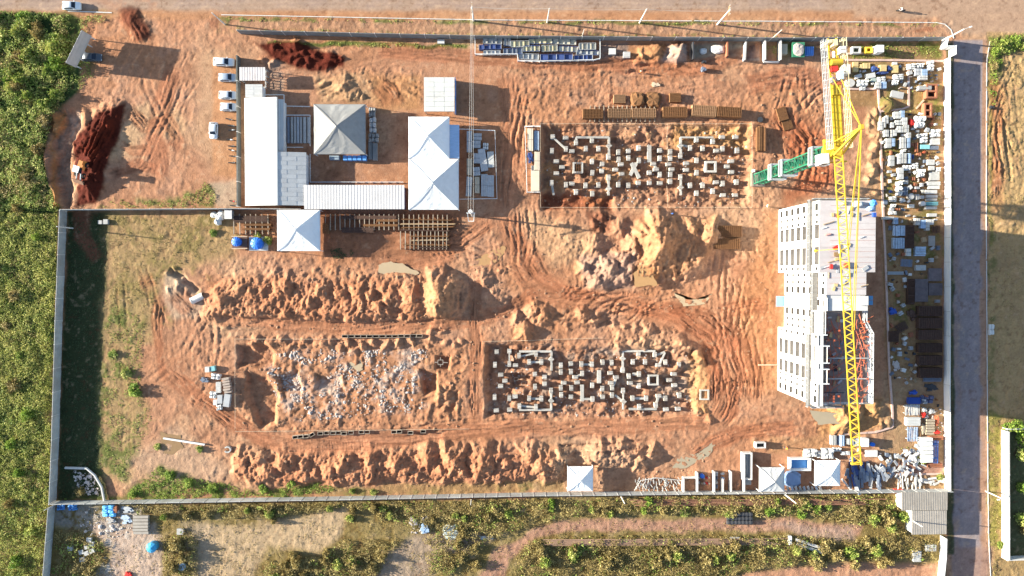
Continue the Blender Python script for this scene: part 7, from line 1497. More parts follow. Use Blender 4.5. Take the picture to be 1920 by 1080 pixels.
# stacked scaffold panels along the street wall
W9 = [((906, 72, 941, 82), BLOCK_W), ((898, 84, 940, 92), NAVY), ((907, 95, 938, 102), CONC_PALE), ((945, 70, 957, 86), BLOCK_W), ((958, 77, 992, 88), YELLOW_PALE), ((992, 72, 1035, 82), YELLOW_PALE), ((1037, 73, 1080, 83), M("cream_panel", (.62, .55, .42), .7, var=.12)), ((981, 86, 1012, 96), YELLOW_PALE), ((1016, 85, 1045, 96), YELLOW_PALE), ((1048, 87, 1083, 97), M("cream_panel", (.62, .55, .42))), ((1086, 81, 1117, 93), M("cream_panel", (.62, .55, .42))), ((944, 91, 979, 101), SLATE), ((973, 101, 1010, 111), BLOCK_W), ((1013, 102, 1074, 112), NAVY), ((1077, 103, 1111, 112), NAVY), ((1081, 95, 1122, 102), BLOCK_W)]
nmx = {BLOCK_W.name: "white", NAVY.name: "navy", CONC_PALE.name: "pale grey", YELLOW_PALE.name: "yellowish", "cream_panel": "cream", SLATE.name: "blue-grey"}; cnt9 = {}
for i, ((x0, y0, x1, y1), m_) in enumerate(W9):
    h = .8 + .3 * ((i * 5) % 3) / 2; cx, cy = G((x0 + x1) / 2, (y0 + y1) / 2).xy; k = cnt9[m_.name] = cnt9.get(m_.name, 0) + 1
    a, b = W(x0, y1, h), W(x1, y0, h); hx, hy = (b.x - a.x) / 2, (b.y - a.y) / 2; t = thing("panel_crate", f"{nmx[m_.name]} formwork panel crate by the street wall, {ORD[k - 1]} of its colour from left", "panel crate", ((a.x + b.x) / 2, (a.y + b.y) / 2, 0), (-.04, .02, 0.03)[i % 3], "panel crates by the street wall")
    n = 4 if hx > 1.2 else 2
    for j in range(n): MB().box(-hx + 2 * hx * j / n + .05, -hy + .06, .1, -hx + 2 * hx * (j + 1) / n - .05, hy - .06, h - .1 * (j % 2)).obj("panel", m_, t)
    for j in range(n + 1): MB().rbox(-hx + 2 * hx * j / n, 0, 0, h + .15, .08, 2 * hy).obj("upright", DARK if j % 2 else STEEL, t)
    for y in (-hy, hy): MB().box(-hx, y - .04, h + .05, hx, y + .04, h + .13).obj("top_rail", NAVY if i % 2 else STEEL, t)

# sand and gravel bays against the two walls
def part_wall(label, x0, y0, x1, y1, h=1.6, t=.3, mat=CONC_PALE):
    a, b = W(x0, y0), W(x1, y1); o = MB().beam(Vector((0, 0, h / 2 - .15)), Vector((b.x - a.x, b.y - a.y, h / 2 - .15)), t, h + .3).obj("bay_wall", mat, None, loc=(a.x, a.y, 0)); tag(o, label, "wall", "bay walls")
part_wall("white bay wall beside the grey sand under street wall", 1430, 79, 1430, 116); part_wall("white bay wall left of the tan slab stack", 1459, 79, 1459, 116); part_wall("low white front wall of the grassy bay", 1430, 117, 1459, 117.5, .6)
part_wall("green-grey bay wall between two gravel heaps", 1395, 82, 1393, 116, 1.4, .3, CONC); part_wall("short dark bay wall right of the grey sand heap", 1297, 82, 1297, 114, 1.4, .3, DARK); part_wall("rusty bay wall by the white lime heap", 1361, 80, 1361, 108, 1.2, .3, BRICK)
for i, (x, y0, y1) in enumerate(((1279, 894, 919), (1304.5, 883, 919), (1336, 881, 919), (1352, 895, 919), (1367, 881, 918), (1391.5, 849, 918))): part_wall(f"white bay wall along the lower wall, {ORD[i]} from the trellis heap", x, y0, x, y1, 1.5, .28)
part_wall("white front wall of the first bay by the trellis heap", 1279, 894, 1304, 893.5, 1.0, .25)
open_box(1392, 849, 1411, 900, 1.3, CONC_PALE, "water_trough", "trough", "long concrete trough of grey water by the bays", .28, M("grey_water", (.30, .32, .33), .15)); t = put(1393, 901, 1409, 910, "rows", BLOCK_W, .8, "ladder_pallet", "pallet", "white ladder-like pallet below the long trough")
open_box(1417, 829.5, 1436, 840.5, 1.2, CONC_PALE, "wooden_bin", "bin", "small open bin casting a shadow on the track", .2, DARK); open_box(1482, 860, 1521, 883, 1.6, WHITE_PAINT, "open_bin", "bin", "white open bin with blue floor between the lower tents", .22, BLUE_SHEET)
o = MB(); lump(o, 4.2, 3.6, .5, 12, 9, .8); o = o.obj("blue_tarpaulin", M("faded_tarp", (.22, .32, .50), .7, var=.15, scale=1.5), None, loc=G(1484, 898)); tag(o, "faded blue tarpaulin spread behind the grey white tent", "tarpaulin")
tank("drum", "small blue drum in the scrap bay by lower wall", 1315, 891, .5, .9, BT, cat="drum")
for i in range(10): put(1309 + (i % 5) * 4.6, 893 + (i // 5) * 10, 1313.5 + (i % 5) * 4.6, 900 + (i // 5) * 10, "heap", (BLOCK_W, WOOD, STONE, RED_P, WOOD_PALE)[i % 5], .6, "scrap_heap", "scrap", f"scrap pile in the bay with blue drum, {ORD[i]} of ten", "scrap in the drum bay", (i * .7) % 1.2, seed=i % 3)
for i in range(7): put(1339 + (i % 2) * 13, 886 + (i // 2) * 8, 1347 + (i % 2) * 13, 893 + (i // 2) * 8, "heap" if i % 2 else "sack", (PLASTIC_W, BLOCK_W, SLATE, BLUEG)[i % 4], .8, "scrap_heap", "scrap", f"pale scrap pile in the bay with white sacks, {ORD[i]} of seven", "scrap in the white sack bay", .3 * (i % 3), seed=i % 3)
t = thing("trellis_heap", "heap of white tangled trellis sticks behind low fence", "heap", tuple(G(1232, 907))); tr_ = random.Random(4)
for i in range(64):
    x, y = tr_.uniform(-5.0, 5.0), tr_.uniform(-1.3, 1.2); a = tr_.gauss(1.57, .35); L_ = tr_.uniform(.8, 2.0) * (1 - abs(x) / 9); MB().beam((x - math.cos(a) * L_ / 2, y - math.sin(a) * L_ / 2, tr_.uniform(.1, .9)), (x + math.cos(a) * L_ / 2, y + math.sin(a) * L_ / 2, tr_.uniform(.1, .9)), .13).obj("stick", BLOCK_W, t)
for y0, y1, x0, x1 in ((-1.2, 1.0, -5.2, -3.8), (1.0, 1.6, -3.8, -.4), (1.6, 1.0, -.4, 5.2), (1.0, -1.2, 5.2, 5.2)): MB().beam((x0, y0, .9), (x1, y1, .9), .14).obj("edge_rail", BLOCK_W, t)

# ------------------------------------------------------------------ the littered corner and the scrub strip
tank("water_tank", "big light blue tank standing on the pale littered yard", 290, 1022, 1.15, 1.9, M("light_blue_tank", (.06, .36, .62), .45), ribs=4); tank("drum", "open drum with pale blue rim beside bush", 343, 1061, .9, .8, M("rim_blue", (.35, .48, .58), .5), lid=False, cat="drum")
W10 = [(104, 948, 117, 958, "sack", BLUE_SHEET, 1.0, "tarp_heap", "tarpaulin", "bright blue sheet heap at the wall corner"), (124, 948, 139, 959, "sack", BLUE_SHEET, 1.2, "tarp_heap", "tarpaulin", "bright blue sheet heap second from the wall corner"), (189, 949, 213, 971, "sack", M("sky_tarp", (.12, .42, .75), .6, var=.3, scale=2.5, bump=.4), .9, "tarp_heap", "tarpaulin", "large sky blue tarpaulin heap"), (212, 949, 218, 962, "slabs", BRICK, .7, "brick_stack", "bricks", "small red brick stack by the tarpaulin"), (221, 966, 246, 985, "heap", M("pale_blue_board", (.40, .48, .58)), .5, "sheet_heap", "sheets", "pale blue broken sheet heap"), (222, 950, 250, 963, "heap", STEEL, .5, "sheet_heap", "sheets", "grey broken sheet heap"), (248, 967, 276, 1003, "rows", ROOF_OLD, .9, "roof_sheet_stack", "sheets", "weathered roof sheet stack"), (331, 992, 343, 1003, "slabs", BLOCK_W, .5, "white_slab", "slab", "white square slab"), (194, 972, 216, 983, "heap", CONC, .6, "rubble_heap", "heap", "grey rubble heap"), (229, 1070, 247, 1085, "heap", RED_P, .4, "red_heap", "heap", "red scrap heap at the frame edge")]
batch(W10, "in the littered yard", None)
for i, (x, y) in enumerate(((130, 1029), (151, 1036), (161, 1038), (166, 1013), (171, 1021), (171, 1034), (153, 1050), (162, 1026))): put(x - 4.5, y - 4, x + 4.5, y + 4, "slabs", BLOCK_W, .5, "white_slab", "block", f"white concrete block in dark grass, {ORD[i]} of eight", "white blocks in dark grass", .2 * (i % 3), seed=i % 3)
p = [W(125, 876), W(165, 877), W(180, 890), W(193, 912), W(198, 938)]; c = p[2]; b = MB(); b.tube([(q.x - c.x, q.y - c.y, .5) for q in p], .28, 6); o = b.obj("curved_rail", CONC_PALE, None, loc=(c.x, c.y, 0)); tag(o, "bent pale concrete border curving through the grass corner", "border")
put(183, 413, 190, 420, "slabs", CONC, .5, "grey_block", "block", "grey block in shaded grass, left of pair"); put(193, 411, 201, 420, "slabs", BLOCK_W, .6, "grey_block", "block", "pale block in shaded grass, right of pair")
t = thing("culvert_stack", "dark corrugated pipes stacked on the pink path", "pipes", tuple(G(1385, 971)));
for y in (-.8, .1, 1.0): b = MB(); b.tube([(-2.8 + k * .4, y, .5) for k in range(15)], [.5 if k % 2 else .44 for k in range(15)], 10); b.obj("corrugated_pipe", DARK, t)
def rails(label, y0, y1, x0, x1, n, mat):
    a = G((x0 + x1) / 2, (y0 + y1) / 2); t = thing("steel_bars", label, "steel bars", (a.x, a.y, .15))
    for i in range(n):
        p, q = W(x0 + (i * 37 % 23), y0 + (y1 - y0) * i / max(1, n - 1)), W(x1 - (i * 53 % 60), y0 + (y1 - y0) * i / max(1, n - 1) - 2); b = MB(); b.tube([(p.x - a.x, p.y - a.y, .5), ((p.x + q.x) / 2 - a.x, (p.y + q.y) / 2 - a.y, .42), (q.x - a.x, q.y - a.y, .5)], .09, 5); b.obj("bar", mat, t)
rails("long orange-brown steel bars lying in the scrub, lower bundle", 1010, 1021, 1018, 1480, 7, M("rail_rust", (.36, .22, .15), .8, var=.2)); rails("long red-brown steel bars in the scrub under the wall, upper bundle", 936, 946, 1180, 1660, 5, M("rail_red", (.36, .17, .11), .8, var=.2))
for i, (x0, y0, x1, y1) in enumerate(((1490, 1010, 1552, 1030), (1492, 1018, 1540, 1034))): p, q = G(x0, y0), G(x1, y1); o = MB().beam(Vector((0, 0, .5)), q - p + Vector((0, 0, .5)), .6, .3).obj("concrete_pole", CONC, None, loc=p); tag(o, f"grey concrete pole lying in scrub, {('upper', 'lower')[i]} of two", "pole", "concrete poles lying in scrub")
put(1480, 1006, 1485, 1022, "box", WHITE_PAINT, .8, "white_post", "post", "short white post beside the lying concrete poles"); put(1370, 1008, 1387, 1013, "box", BLOCK_W, .5, "white_box", "box", "small white box on the steel bars"); put(1737, 1022, 1756, 1034, "slabs", BLOCK_W, .7, "slab_stack", "slab stack", "white slab stack in scrub, upper of two by road"); put(1713, 1034, 1728, 1054, "slabs", BLOCK_W, .7, "slab_stack", "slab stack", "white slab stack in scrub, lower of two by road")
put(762, 966, 784, 990, "heap", STONE, .7, "rubble_heap", "heap", "pinkish rubble heap in the scrub"); put(783, 978, 806, 1004, "heap", BLUEG, .8, "sheet_heap", "sheets", "blue-grey sheet heap beside the scrub rubble"); o = MB(); lump(o, 3.8, 3.4, .5, 12, 12, .8); o = o.obj("lime_heap", M("lime", (.50, .56, .56), .9, var=.15), None, loc=G(846, 997)); tag(o, "pale lime heap with dark hollow on the sandy path", "heap")
put(820, 74, 833, 81, "box", PLASTIC_W, .5, "white_box", "box", "white box in the grass below the street wall"); put(899, 1006, 925, 1012, "sack", PLASTIC_W, .3, "white_sheet", "sheet", "white sheet fragment on the sandy path edge")
for i, (px, py) in enumerate(((1148, 95), (1175, 101))): put(px - 6, py - 5, px + 7, py + 6, "rows" if i else "box", CONC_PALE, .8, "slab_crate", "crate", ("square white crate with dark middle near sand bays", "grey slatted crate near the sand bays")[i])
put(1313, 110, 1326, 118, "heap", DARK, .8, "mixer", "machine", "dark frame machine before the sand bays, upper"); put(1312, 122, 1326, 134, "heap", SLATE, 1.1, "mixer", "machine", "dark frame machine before the sand bays, lower"); put(1216, 151, 1240, 163, "heap", WOOD_PALE, .4, "sawhorse", "frame", "spindly wooden frame on open dirt above mesh stacks")
o = MB(); lump(o, 1.6, 1.3, .6, 10, 20, .7); o = o.obj("lime_heap", PLASTIC_W, None, loc=G(1318, 96)); tag(o, "white lime heap beside dark bay wall", "heap"); o = MB(); lump(o, 3.0, 1.8, .6, 10, 22, .7); o = o.obj("lime_heap", CONC_PALE, None, loc=G(1345, 93)); tag(o, "broad pale lime heap in the middle bay", "heap")
tank("drum", "black tyre-like drum on the mast side of the upper pit", 1424, 225, .6, .6, DARK, lid=False, cat="drum"); put(1413, 317, 1416, 322, "box", WHITE_PAINT, 1.0, "white_post", "post", "white marker post beside the crane mast foot")
put(1854, 196, 1866, 204, "heap", DARK, .6, "scrap_heap", "scrap", "dark scrap pile at the verge of the side road"); put(1856, 608, 1866, 628, "sack", PLASTIC_W, .5, "white_sheet", "sheet", "pale sheet heap on the far road verge"); put(1678, 918, 1694, 925, "rows", RED_P, .8, "red_heap", "heap", "red sheet beside the weathered corrugated roof")
# ------------------------------------------------------------------ loose rubble (stuff) and vegetation
ico = bmesh.new(); bmesh.ops.create_icosphere(ico, subdivisions=1, radius=1.0); IV = np.array([v.co[:] for v in ico.verts]); IF = np.array([[v.index for v in f.verts] for f in ico.faces]); ico.free()
def rocks(name, pts, sizes, mat, label, seed=0):
    r = np.random.default_rng(seed); n = len(pts); V_ = IV[None] * sizes[:, None, None] * r.uniform(.6, 1.25, (n, len(IV), 1)) * np.stack([np.ones(n), r.uniform(.6, 1.2, n), r.uniform(.4, .8, n)], 1)[:, None]
    V_ = V_ + pts[:, None]; F_ = IF[None] + (np.arange(n) * len(IV))[:, None, None]
    me = mesh_np(name, V_.reshape(-1, 3), F_.reshape(-1, 3)); me.materials.append(mat); return stuff(tag(link(name, me), label, "rubble"))
def in_poly(pts, n, r):
    xs = [p[0] for p in pts]; ys = [p[1] for p in pts]; out = np.empty((0, 2))
    while len(out) < n:
        q = np.stack([r.uniform(min(xs), max(xs), n * 2), r.uniform(min(ys), max(ys), n * 2)], 1); out = np.concatenate([out, q[sdf(pts, q[:, 0], q[:, 1]) < 0]])
    return out[:n]
def to_world(q, dz=0.0):
    P = [W(x, y) for x, y in q]; return np.array([(p.x, p.y, gh(p.x, p.y) + dz) for p in P])
r_ = np.random.default_rng(5)
def clumpy(poly, n, scale, thr, seed):
    q = in_poly(poly, n * 5, r_); k = fbm(q[:, 0] / scale, q[:, 1] / scale, 3, seed) + r_.normal(0, .08, len(q)) > thr; return q[k][:n]
q = np.concatenate([clumpy([(510, 662), (600, 655), (800, 655), (810, 700), (790, 775), (560, 790), (520, 770), (500, 700)], 1500, 15, .16, 3), in_poly([(640, 690), (770, 680), (780, 770), (600, 785)], 300, r_), in_poly([(528, 706), (562, 702), (562, 732), (530, 735)], 160, r_), in_poly([(545, 658), (560, 660), (560, 676), (545, 678)], 60, r_)])
rocks("rubble", to_world(q, .02), r_.gamma(2.2, .060, len(q)).clip(.05, .5), STONE, "pale broken stone rubble strewn over the rubble pit", 1)
q = np.concatenate([clumpy(PIT_A, 380, 20, .1, 4), clumpy(PIT_C, 380, 20, .1, 5)]); rocks("rubble", to_world(q, .0), r_.gamma(2.0, .055, len(q)).clip(.05, .32), STONE, "small grey rubble lying between the footing stubs", 2)
DIRTCLOD = M("dirt_clod", (.36, .20, .12), .95, var=.25, scale=2)
q = np.concatenate([in_poly(rect(380, 500, 960, 620), 900, r_), in_poly(rect(440, 835, 1320, 912), 1000, r_), in_poly(rect(960, 400, 1450, 680), 900, r_), in_poly(rect(1410, 130, 1560, 380), 200, r_), in_poly(rect(440, 636, 890, 806), 900, r_), in_poly(rect(1013, 235, 1408, 390), 700, r_), in_poly(rect(910, 640, 1340, 800), 500, r_)])
rocks("clods", to_world(q, .0), r_.gamma(2.2, .055, len(q)).clip(.05, .4), DIRTCLOD, "reddish clods of dug earth scattered over the site", 3)
q = np.concatenate([in_poly([(150, 955), (260, 950), (270, 1000), (200, 1010), (150, 1000)], 150, r_), in_poly([(135, 880), (178, 890), (190, 930), (150, 925)], 160, r_), in_poly([(765, 965), (800, 970), (800, 1000), (765, 1000)], 60, r_), in_poly([(1735, 765), (1768, 765), (1768, 815), (1728, 815)], 70, r_)]); rocks("debris", to_world(q, .05), r_.gamma(2.5, .07, len(q)).clip(.07, .5), STONE, "scattered pale debris by the walls", 4)

def leaf_mat(name, a, b, c):
    m = bpy.data.materials.new(name); m.use_nodes = True; n = m.node_tree.nodes; l = m.node_tree.links; bs = n["Principled BSDF"]
    ge = n.new("ShaderNodeNewGeometry"); oi = n.new("ShaderNodeObjectInfo"); nz = n.new("ShaderNodeTexNoise"); nz.inputs["Scale"].default_value = .55; nz.inputs["Detail"].default_value = 5; l.new(ge.outputs["Position"], nz.inputs["Vector"])
    ad = n.new("ShaderNodeMath"); ad.operation = 'MULTIPLY_ADD'; l.new(ge.outputs["Random Per Island"], ad.inputs[0]); ad.inputs[1].default_value = .45; l.new(nz.outputs[0], ad.inputs[2])
    a2 = n.new("ShaderNodeMath"); a2.operation = 'MULTIPLY_ADD'; l.new(oi.outputs["Random"], a2.inputs[0]); a2.inputs[1].default_value = .18; l.new(ad.outputs[0], a2.inputs[2])
    cr = n.new("ShaderNodeValToRGB"); cr.color_ramp.elements[0].position = .45; cr.color_ramp.elements[0].color = (*a, 1); cr.color_ramp.elements[1].position = 1.1; cr.color_ramp.elements[1].color = (*c, 1); e = cr.color_ramp.elements.new(.78); e.color = (*b, 1)
    l.new(a2.outputs[0], cr.inputs[0]); l.new(cr.outputs[0], bs.inputs["Base Color"]); bs.inputs["Roughness"].default_value = .6; bs.inputs["Specular IOR Level"].default_value = .2
    tr = n.new("ShaderNodeBsdfTranslucent"); l.new(cr.outputs[0], tr.inputs[0]); mx = n.new("ShaderNodeMixShader"); mx.inputs[0].default_value = .22; l.new(bs.outputs[0], mx.inputs[1]); l.new(tr.outputs[0], mx.inputs[2]); l.new(mx.outputs[0], n["Material Output"].inputs[0]); return m
LEAF_G = leaf_mat("green_leaves", (.085, .15, .028), (.25, .32, .06), (.50, .48, .15)); LEAF_D = leaf_mat("dry_leaves", (.11, .085, .032), (.27, .205, .07), (.46, .36, .15)); LEAF_SHADED = leaf_mat("dark_grass", (.03, .055, .025), (.05, .085, .035), (.09, .12, .05)); LEAF_Y = leaf_mat("yellow_green_leaves", (.10, .14, .028), (.28, .31, .06), (.50, .46, .13)); LEAF_B = leaf_mat("bright_leaves", (.09, .17, .022), (.20, .30, .045), (.34, .40, .08)); BARK = M("bark", (.16, .11, .07), .9)  # the dark grass leaves carry wall and tent shade in their colour
def leaf_quads(P, size, r, flat=.55, asp=1.7):
    """one small folded leaf (two triangles about its midrib) per point"""
    n = len(P); a = r.uniform(0, 6.283, n); up = np.stack([r.normal(0, flat, n), r.normal(0, flat, n), np.ones(n)], 1); up /= np.linalg.norm(up, axis=1)[:, None]
    t = np.stack([np.cos(a), np.sin(a), np.zeros(n)], 1); t -= up * (t * up).sum(1)[:, None]; t /= np.linalg.norm(t, axis=1)[:, None]; b = np.cross(up, t); s_ = size[:, None] if hasattr(size, "__len__") else size
    fold = up * s_ * .22
    V_ = np.stack([P - t * s_ * asp / 2, P - b * s_ / 2 + fold, P + t * s_ * asp / 2, P + b * s_ / 2 + fold], 1); F_ = np.arange(n * 4).reshape(n, 4); return V_.reshape(-1, 3), F_
def mass(name, poly, dens, h0, h1, size, mat, label, seed, thr=-.4, cat="vegetation", scale=16, gap=.0):
    r = np.random.default_rng(seed); xs = [p[0] for p in poly]; ys = [p[1] for p in poly]; area = abs(sum(a[0] * b[1] - b[0] * a[1] for a, b in zip(poly, poly[1:] + poly[:1]))) / 2 * PX * PX
    q = in_poly(poly, int(area * dens), r); f = fbm(q[:, 0] / scale, q[:, 1] / scale, 4, seed); f2 = fbm(q[:, 0] / 6, q[:, 1] / 6, 2, seed + 1); e = -sdf(poly, q[:, 0], q[:, 1]); f = f + .35 * f2 - .5 * (1 - np.clip(e / 7, 0, 1))
    k = f > thr; q, f = q[k], f[k]; H_ = h0 + (h1 - h0) * np.clip((f - thr) / (.7 - thr), 0, 1); P = to_world(q); P[:, 2] += H_ * r.uniform(.25, 1.0, len(q)) ** .6
    V_, F_ = leaf_quads(P, size * r.uniform(.6, 1.4, len(q)), r); me = mesh_np(name, V_, F_); me.materials.append(mat); return stuff(tag(link(name, me), label, cat))
THK = [(-70, 20), (124, 25), (130, 60), (132, 120), (128, 165), (112, 205), (92, 236), (82, 300), (94, 350), (112, 384), (110, 396), (93, 940), (82, 1110), (-70, 1110)]
THU, THL = [(-70, 20)] + THK[1:11] + [(110, 396), (-70, 396)], [(-70, 396), (110, 396), (93, 940), (82, 1110), (-70, 1110)]
mass("thicket", THU, 32, .15, 2.1, .21, LEAF_G, "dense green thicket above the long wall's corner", 31, -.5, scale=26); mass("thicket", THU, 18, .3, 2.3, .20, LEAF_D, "dry brownish patches within the upper thicket", 32, .0, scale=34)
mass("tall_grass", THL, 44, .1, 1.3, .17, LEAF_Y, "tall yellow-green grass along the outside of the long wall", 35, -.6, scale=18); mass("tall_grass", THL, 14, .2, 1.5, .2, LEAF_G, "greener growth within the tall grass", 36, .08, scale=26); mass("tall_grass", THL, 12, .2, 1.1, .17, LEAF_D, "dry patches within the tall grass", 37, .10, scale=30)
mass("weeds", [(122, 26), (200, 30), (195, 42), (165, 50), (168, 100), (178, 140), (158, 172), (128, 175)], 14, .1, .7, .18, LEAF_G, "low green weeds at the thicket's edge by billboard", 33, -.1)
for i, (poly, m_, d_, h_, lab) in enumerate((([(500, 76), (880, 85), (876, 92), (640, 88), (500, 82)], LEAF_G, 26, .35, "green grass strip in the lee of the street wall"), ([(185, 389), (215, 374), (330, 374), (385, 342), (420, 352), (400, 389)], LEAF_G, 20, .5, "green grass above the inner wall"), ([(100, 936), (230, 930), (300, 872), (340, 890), (430, 905), (480, 922), (600, 904), (640, 915), (600, 930), (300, 936)], LEAF_B, 30, .6, "bright green weeds along the inside of lower wall"), ([(195, 560), (275, 600), (265, 720), (290, 780), (240, 905), (192, 900)], LEAF_G, 12, .3, "patchy weeds beside the shaded grass yard"), ([(405, 30), (900, 39), (1440, 42), (1760, 45), (1760, 50), (900, 46), (420, 41)], LEAF_G, 12, .25, "weeds along the kerb of the street"), ([(470, 53), (890, 63), (1760, 67), (1760, 72), (890, 68), (470, 58)], LEAF_G, 8, .25, "weeds along the outer foot of the street wall"), ([(1592, 82), (1766, 82), (1766, 112), (1592, 112)], LEAF_G, 12, .25, "yard grass below the street wall"), ([(1650, 170), (1768, 150), (1768, 390), (1655, 390)], LEAF_G, 3.0, .3, "sparse weeds among the stacked pallets"), ([(205, 400), (430, 402), (430, 470), (300, 520), (285, 640), (200, 640)], LEAF_D, 7, .25, "dry grass of the fallow yard"), ([(128, 400), (200, 400), (196, 640), (190, 860), (200, 934), (108, 934)], LEAF_SHADED, 8, .25, "grass in the shade of the long wall"), ([(1853, 780), (1874, 782), (1876, 1090), (1858, 1090)], LEAF_D, 12, .4, "dry verge grass by the garden wall"), ([(1853, 70), (1940, 62), (1935, 90), (1882, 106), (1872, 150), (1860, 230), (1852, 130)], LEAF_B, 26, 1.0, "green weeds at the field corner of the crossing"), ([(1851, 230), (1860, 230), (1862, 780), (1852, 780)], LEAF_D, 10, .3, "dry grass along the field edge"), ([(1682, 840), (1740, 830), (1732, 872), (1712, 868)], LEAF_G, 10, .5, "weeds beside the broken panel heap"), ([(1430, 82), (1458, 82), (1458, 112), (1430, 112)], LEAF_G, 12, .3, "grass in the walled bay by street wall"))): mass("grass", poly, d_, .04, h_, .15, m_, lab, 40 + i, -.25 if i not in (3, 7, 8) else .02, scale=12)
SCRUB = [[(105, 990), (200, 1005), (190, 1100), (95, 1100)], [(230, 945), (700, 938), (1200, 930), (1690, 922), (1690, 1000), (1620, 985), (1500, 968), (1100, 966), (1000, 985), (930, 1010), (900, 1000), (780, 995), (700, 960), (640, 955), (470, 975), (360, 965), (260, 965)], [(640, 1010), (760, 1010), (720, 1060), (700, 1100), (480, 1100), (500, 1050), (600, 1040)], [(990, 1012), (1060, 1002), (1500, 1002), (1600, 1012), (1690, 985), (1710, 1010), (1760, 1010), (1755, 1050), (1560, 1052), (1420, 1068), (1320, 1100), (955, 1100), (970, 1040)], [(300, 1010), (345, 985), (375, 1010), (370, 1100), (310, 1100)], [(790, 1010), (880, 960), (930, 1000), (880, 1050), (820, 1100), (800, 1060)]]
for i, poly in enumerate(SCRUB): mass("scrub", poly, 30, .1, 1.8, .17, LEAF_D, f"dry yellowish scrub beyond the lower wall, {ORD[i]} patch from the littered yard", 60 + i, -.36, scale=15); mass("scrub", poly, 8, .2, 1.5, .22, LEAF_G, f"greener growth within the scrub, {ORD[i]} patch from the littered yard", 70 + i, .12, scale=18)
mass("dry_grass", [(105, 950), (900, 940), (1690, 925), (1765, 1010), (1755, 1052), (1560, 1052), (1420, 1066), (1320, 1100), (95, 1100)], 9, .03, .35, .13, LEAF_D, "sparse dry grass over the strip beyond the lower wall", 90, .06, scale=16)
mass("dry_grass", [(1862, 100), (1960, 90), (1960, 790), (1866, 790)], 5, .03, .25, .13, LEAF_D, "sparse dry grass on the field across the side road", 91, .05, scale=20)
mass("dark_grass", [(618, 468), (650, 462), (664, 474), (655, 486), (625, 484)], 40, .05, .4, .14, LEAF_SHADED, "dark green patch put in for the shade beside the tent", 92, -.6)  # low dark leaves stand in for the shade on this patch
# bushes that stand out singly
def crown_mesh(seed, rad, h, n, size, mat):
    r = np.random.default_rng(seed); cl = r.normal(0, 1, (16, 3)); cl /= np.linalg.norm(cl, axis=1)[:, None]; cl *= r.uniform(.35, .8, (16, 1)); cl[:, 2] = np.abs(cl[:, 2]) * .9 + .15
    k = r.integers(0, 16, n); P = cl[k] + r.normal(0, .17, (n, 3)); P[:, 0] *= rad; P[:, 1] *= rad; P[:, 2] = np.clip(P[:, 2], .02, 1.3) * h; V_, F_ = leaf_quads(P, size * r.uniform(.6, 1.3, n), r, .8); me = mesh_np("crown", V_, F_); me.materials.append(mat); return me
def stem_mesh(seed, rad, h):
    r = random.Random(seed); b = MB(); b.tube([(0, 0, -.2), (.03, .02, h * .35), (.0, .05, h * .6)], [.10, .07, .04], 6)
    for i in range(5): a = i * 1.26 + r.random(); b.tube([(0, 0, h * .25), (math.cos(a) * rad * .35, math.sin(a) * rad * .35, h * .5), (math.cos(a) * rad * .7, math.sin(a) * rad * .7, h * .75)], [.06, .04, .02], 5)
    return b.mesh("trunk", BARK)
PROTO = {k: [(crown_mesh(200 + i + 10 * j, 1.0, 1.0, 650, .17, m_), stem_mesh(i, 1.0, 1.0)) for i in range(3)] for j, (k, m_) in enumerate((("green", LEAF_G), ("dry", LEAF_D), ("bright", LEAF_B)))}
def bushes(items, where, group, name="bush"):
    by = {}
    for it in items: by.setdefault(it[3], []).append(it)
    for kind, L_ in by.items():
        L_.sort(key=lambda q: (q[1], q[0]) if where[1] == "y" else (q[0], q[1]))
        for i, (px, py, rad, _k, h) in enumerate(L_):
            word = {"green": "green leafy", "dry": "dry yellowish", "bright": "bright green"}[kind]; size = "large" if rad > 1.6 else "small" if rad < 1.0 else "rounded"
            p = G(px, py); t = thing(name, f"{size} {word} {name} {where[0]}, {ordw(i)} from the {'top' if where[1] == 'y' else 'left'}", name, tuple(p), (i * 1.7) % 6.28, group); c, s_ = PROTO[kind][(i + int(px)) % 3]; o = link("crown", c, t); o.scale = (rad, rad, h); o = link("trunk", s_, t); o.scale = (rad * .9, rad * .9, h)
rb = random.Random(12)
bushes([(rb.uniform(-8, 116 - max(0, (py - 200) * .02)), py, rb.uniform(.9, 2.1), rb.choice(["green", "green", "bright", "dry"]), rb.uniform(1.6, 3.0)) for py in [36 + 14.5 * i for i in range(12)] for _ in (0, 1)] + [(rb.uniform(-6, 84 - max(0, (py - 380) * .02)), py, rb.uniform(.8, 1.7), rb.choice(["green", "bright", "dry"]), rb.uniform(1.3, 2.4)) for py in [225 + 55 * i for i in range(16)]], ("in thicket outside the long wall", "y"), "bushes in the thicket")
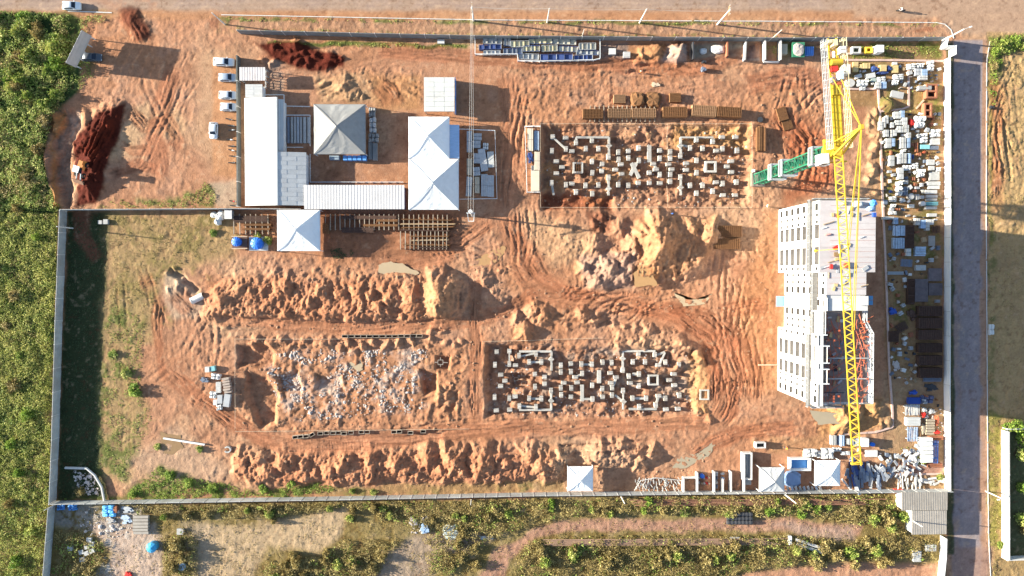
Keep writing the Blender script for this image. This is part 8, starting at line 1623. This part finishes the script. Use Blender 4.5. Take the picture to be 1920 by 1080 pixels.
bushes([(rb.uniform(1000, 1690), rb.uniform(1022, 1062), rb.uniform(.9, 1.9), rb.choice(["dry", "dry", "green"]), rb.uniform(1.2, 2.2)) for _ in range(34)] + [(rb.uniform(260, 1000), rb.uniform(950, 975), rb.uniform(.7, 1.4), rb.choice(["dry", "green", "dry"]), rb.uniform(1, 1.8)) for _ in range(22)] + [(rb.uniform(1020, 1660), rb.uniform(938, 966), rb.uniform(.7, 1.3), rb.choice(["dry", "bright", "green"]), rb.uniform(.9, 1.6)) for _ in range(24)] + [(rb.uniform(500, 740), rb.uniform(1022, 1085), rb.uniform(.9, 1.7), rb.choice(["dry", "dry", "green"]), rb.uniform(1.2, 2)) for _ in range(15)] + [(rb.uniform(800, 900), rb.uniform(990, 1060), rb.uniform(.8, 1.4), "dry", rb.uniform(1, 1.7)) for _ in range(9)] + [(rb.uniform(1600, 1690), rb.uniform(960, 1030), rb.uniform(1, 2), rb.choice(["dry", "green"]), rb.uniform(1.2, 2.2)) for _ in range(10)] + [(334, 1020, 2.0, "dry", 2.4), (350, 1040, 1.6, "dry", 2.0), (325, 1060, 1.5, "dry", 1.8), (152, 920, 1.2, "dry", 1.3), (170, 1070, 1.3, "dry", 1.3)], ("in scrub beyond lower wall", "x"), "bushes in the scrub")
bushes([(256, 730, 1.7, "bright", 1.5), (238, 700, 1.3, "green", 1.0), (214, 664, 1.2, "green", .9), (376, 842, .9, "green", .8), (548, 905, 1.1, "bright", .9), (495, 915, 1.2, "bright", .9), (660, 920, .8, "green", .7), (700, 922, .9, "green", .8), (320, 890, 1.2, "bright", 1.0), (355, 905, 1.3, "bright", 1.0), (250, 925, 1.0, "bright", .9), (400, 915, 1.3, "bright", 1.0), (445, 449, 1.0, "green", .9), (485, 443, 1.0, "green", .9), (504, 452, 1.2, "green", 1.3), (400, 436, 1.0, "green", .7), (1733, 850, 1.4, "green", 1.2), (1726, 862, 1.2, "green", 1.0), (1760, 894, 1.0, "green", .8), (297, 838, .9, "green", .6)], ("within the building site", "x"), "bushes within the site")
bushes([(1899, 797, 1.8, "bright", 2.0), (1916, 822, 1.9, "bright", 2.2), (1912, 850, 1.6, "green", 2.0), (1915, 912, 1.4, "bright", 1.8), (1912, 972, 1.8, "green", 2.2), (1920, 990, 1.4, "dry", 1.6), (1873, 1020, 1.0, "green", .8), (1884, 800, 1.2, "bright", 1.4), (1880, 85, 1.8, "green", 1.3), (1900, 78, 1.6, "bright", 1.2), (1868, 98, 1.3, "bright", 1.0), (1862, 125, 1.1, "dry", .8), (1918, 88, 1.4, "green", 1.1)], ("across the side road", "y"), "bushes across the side road")
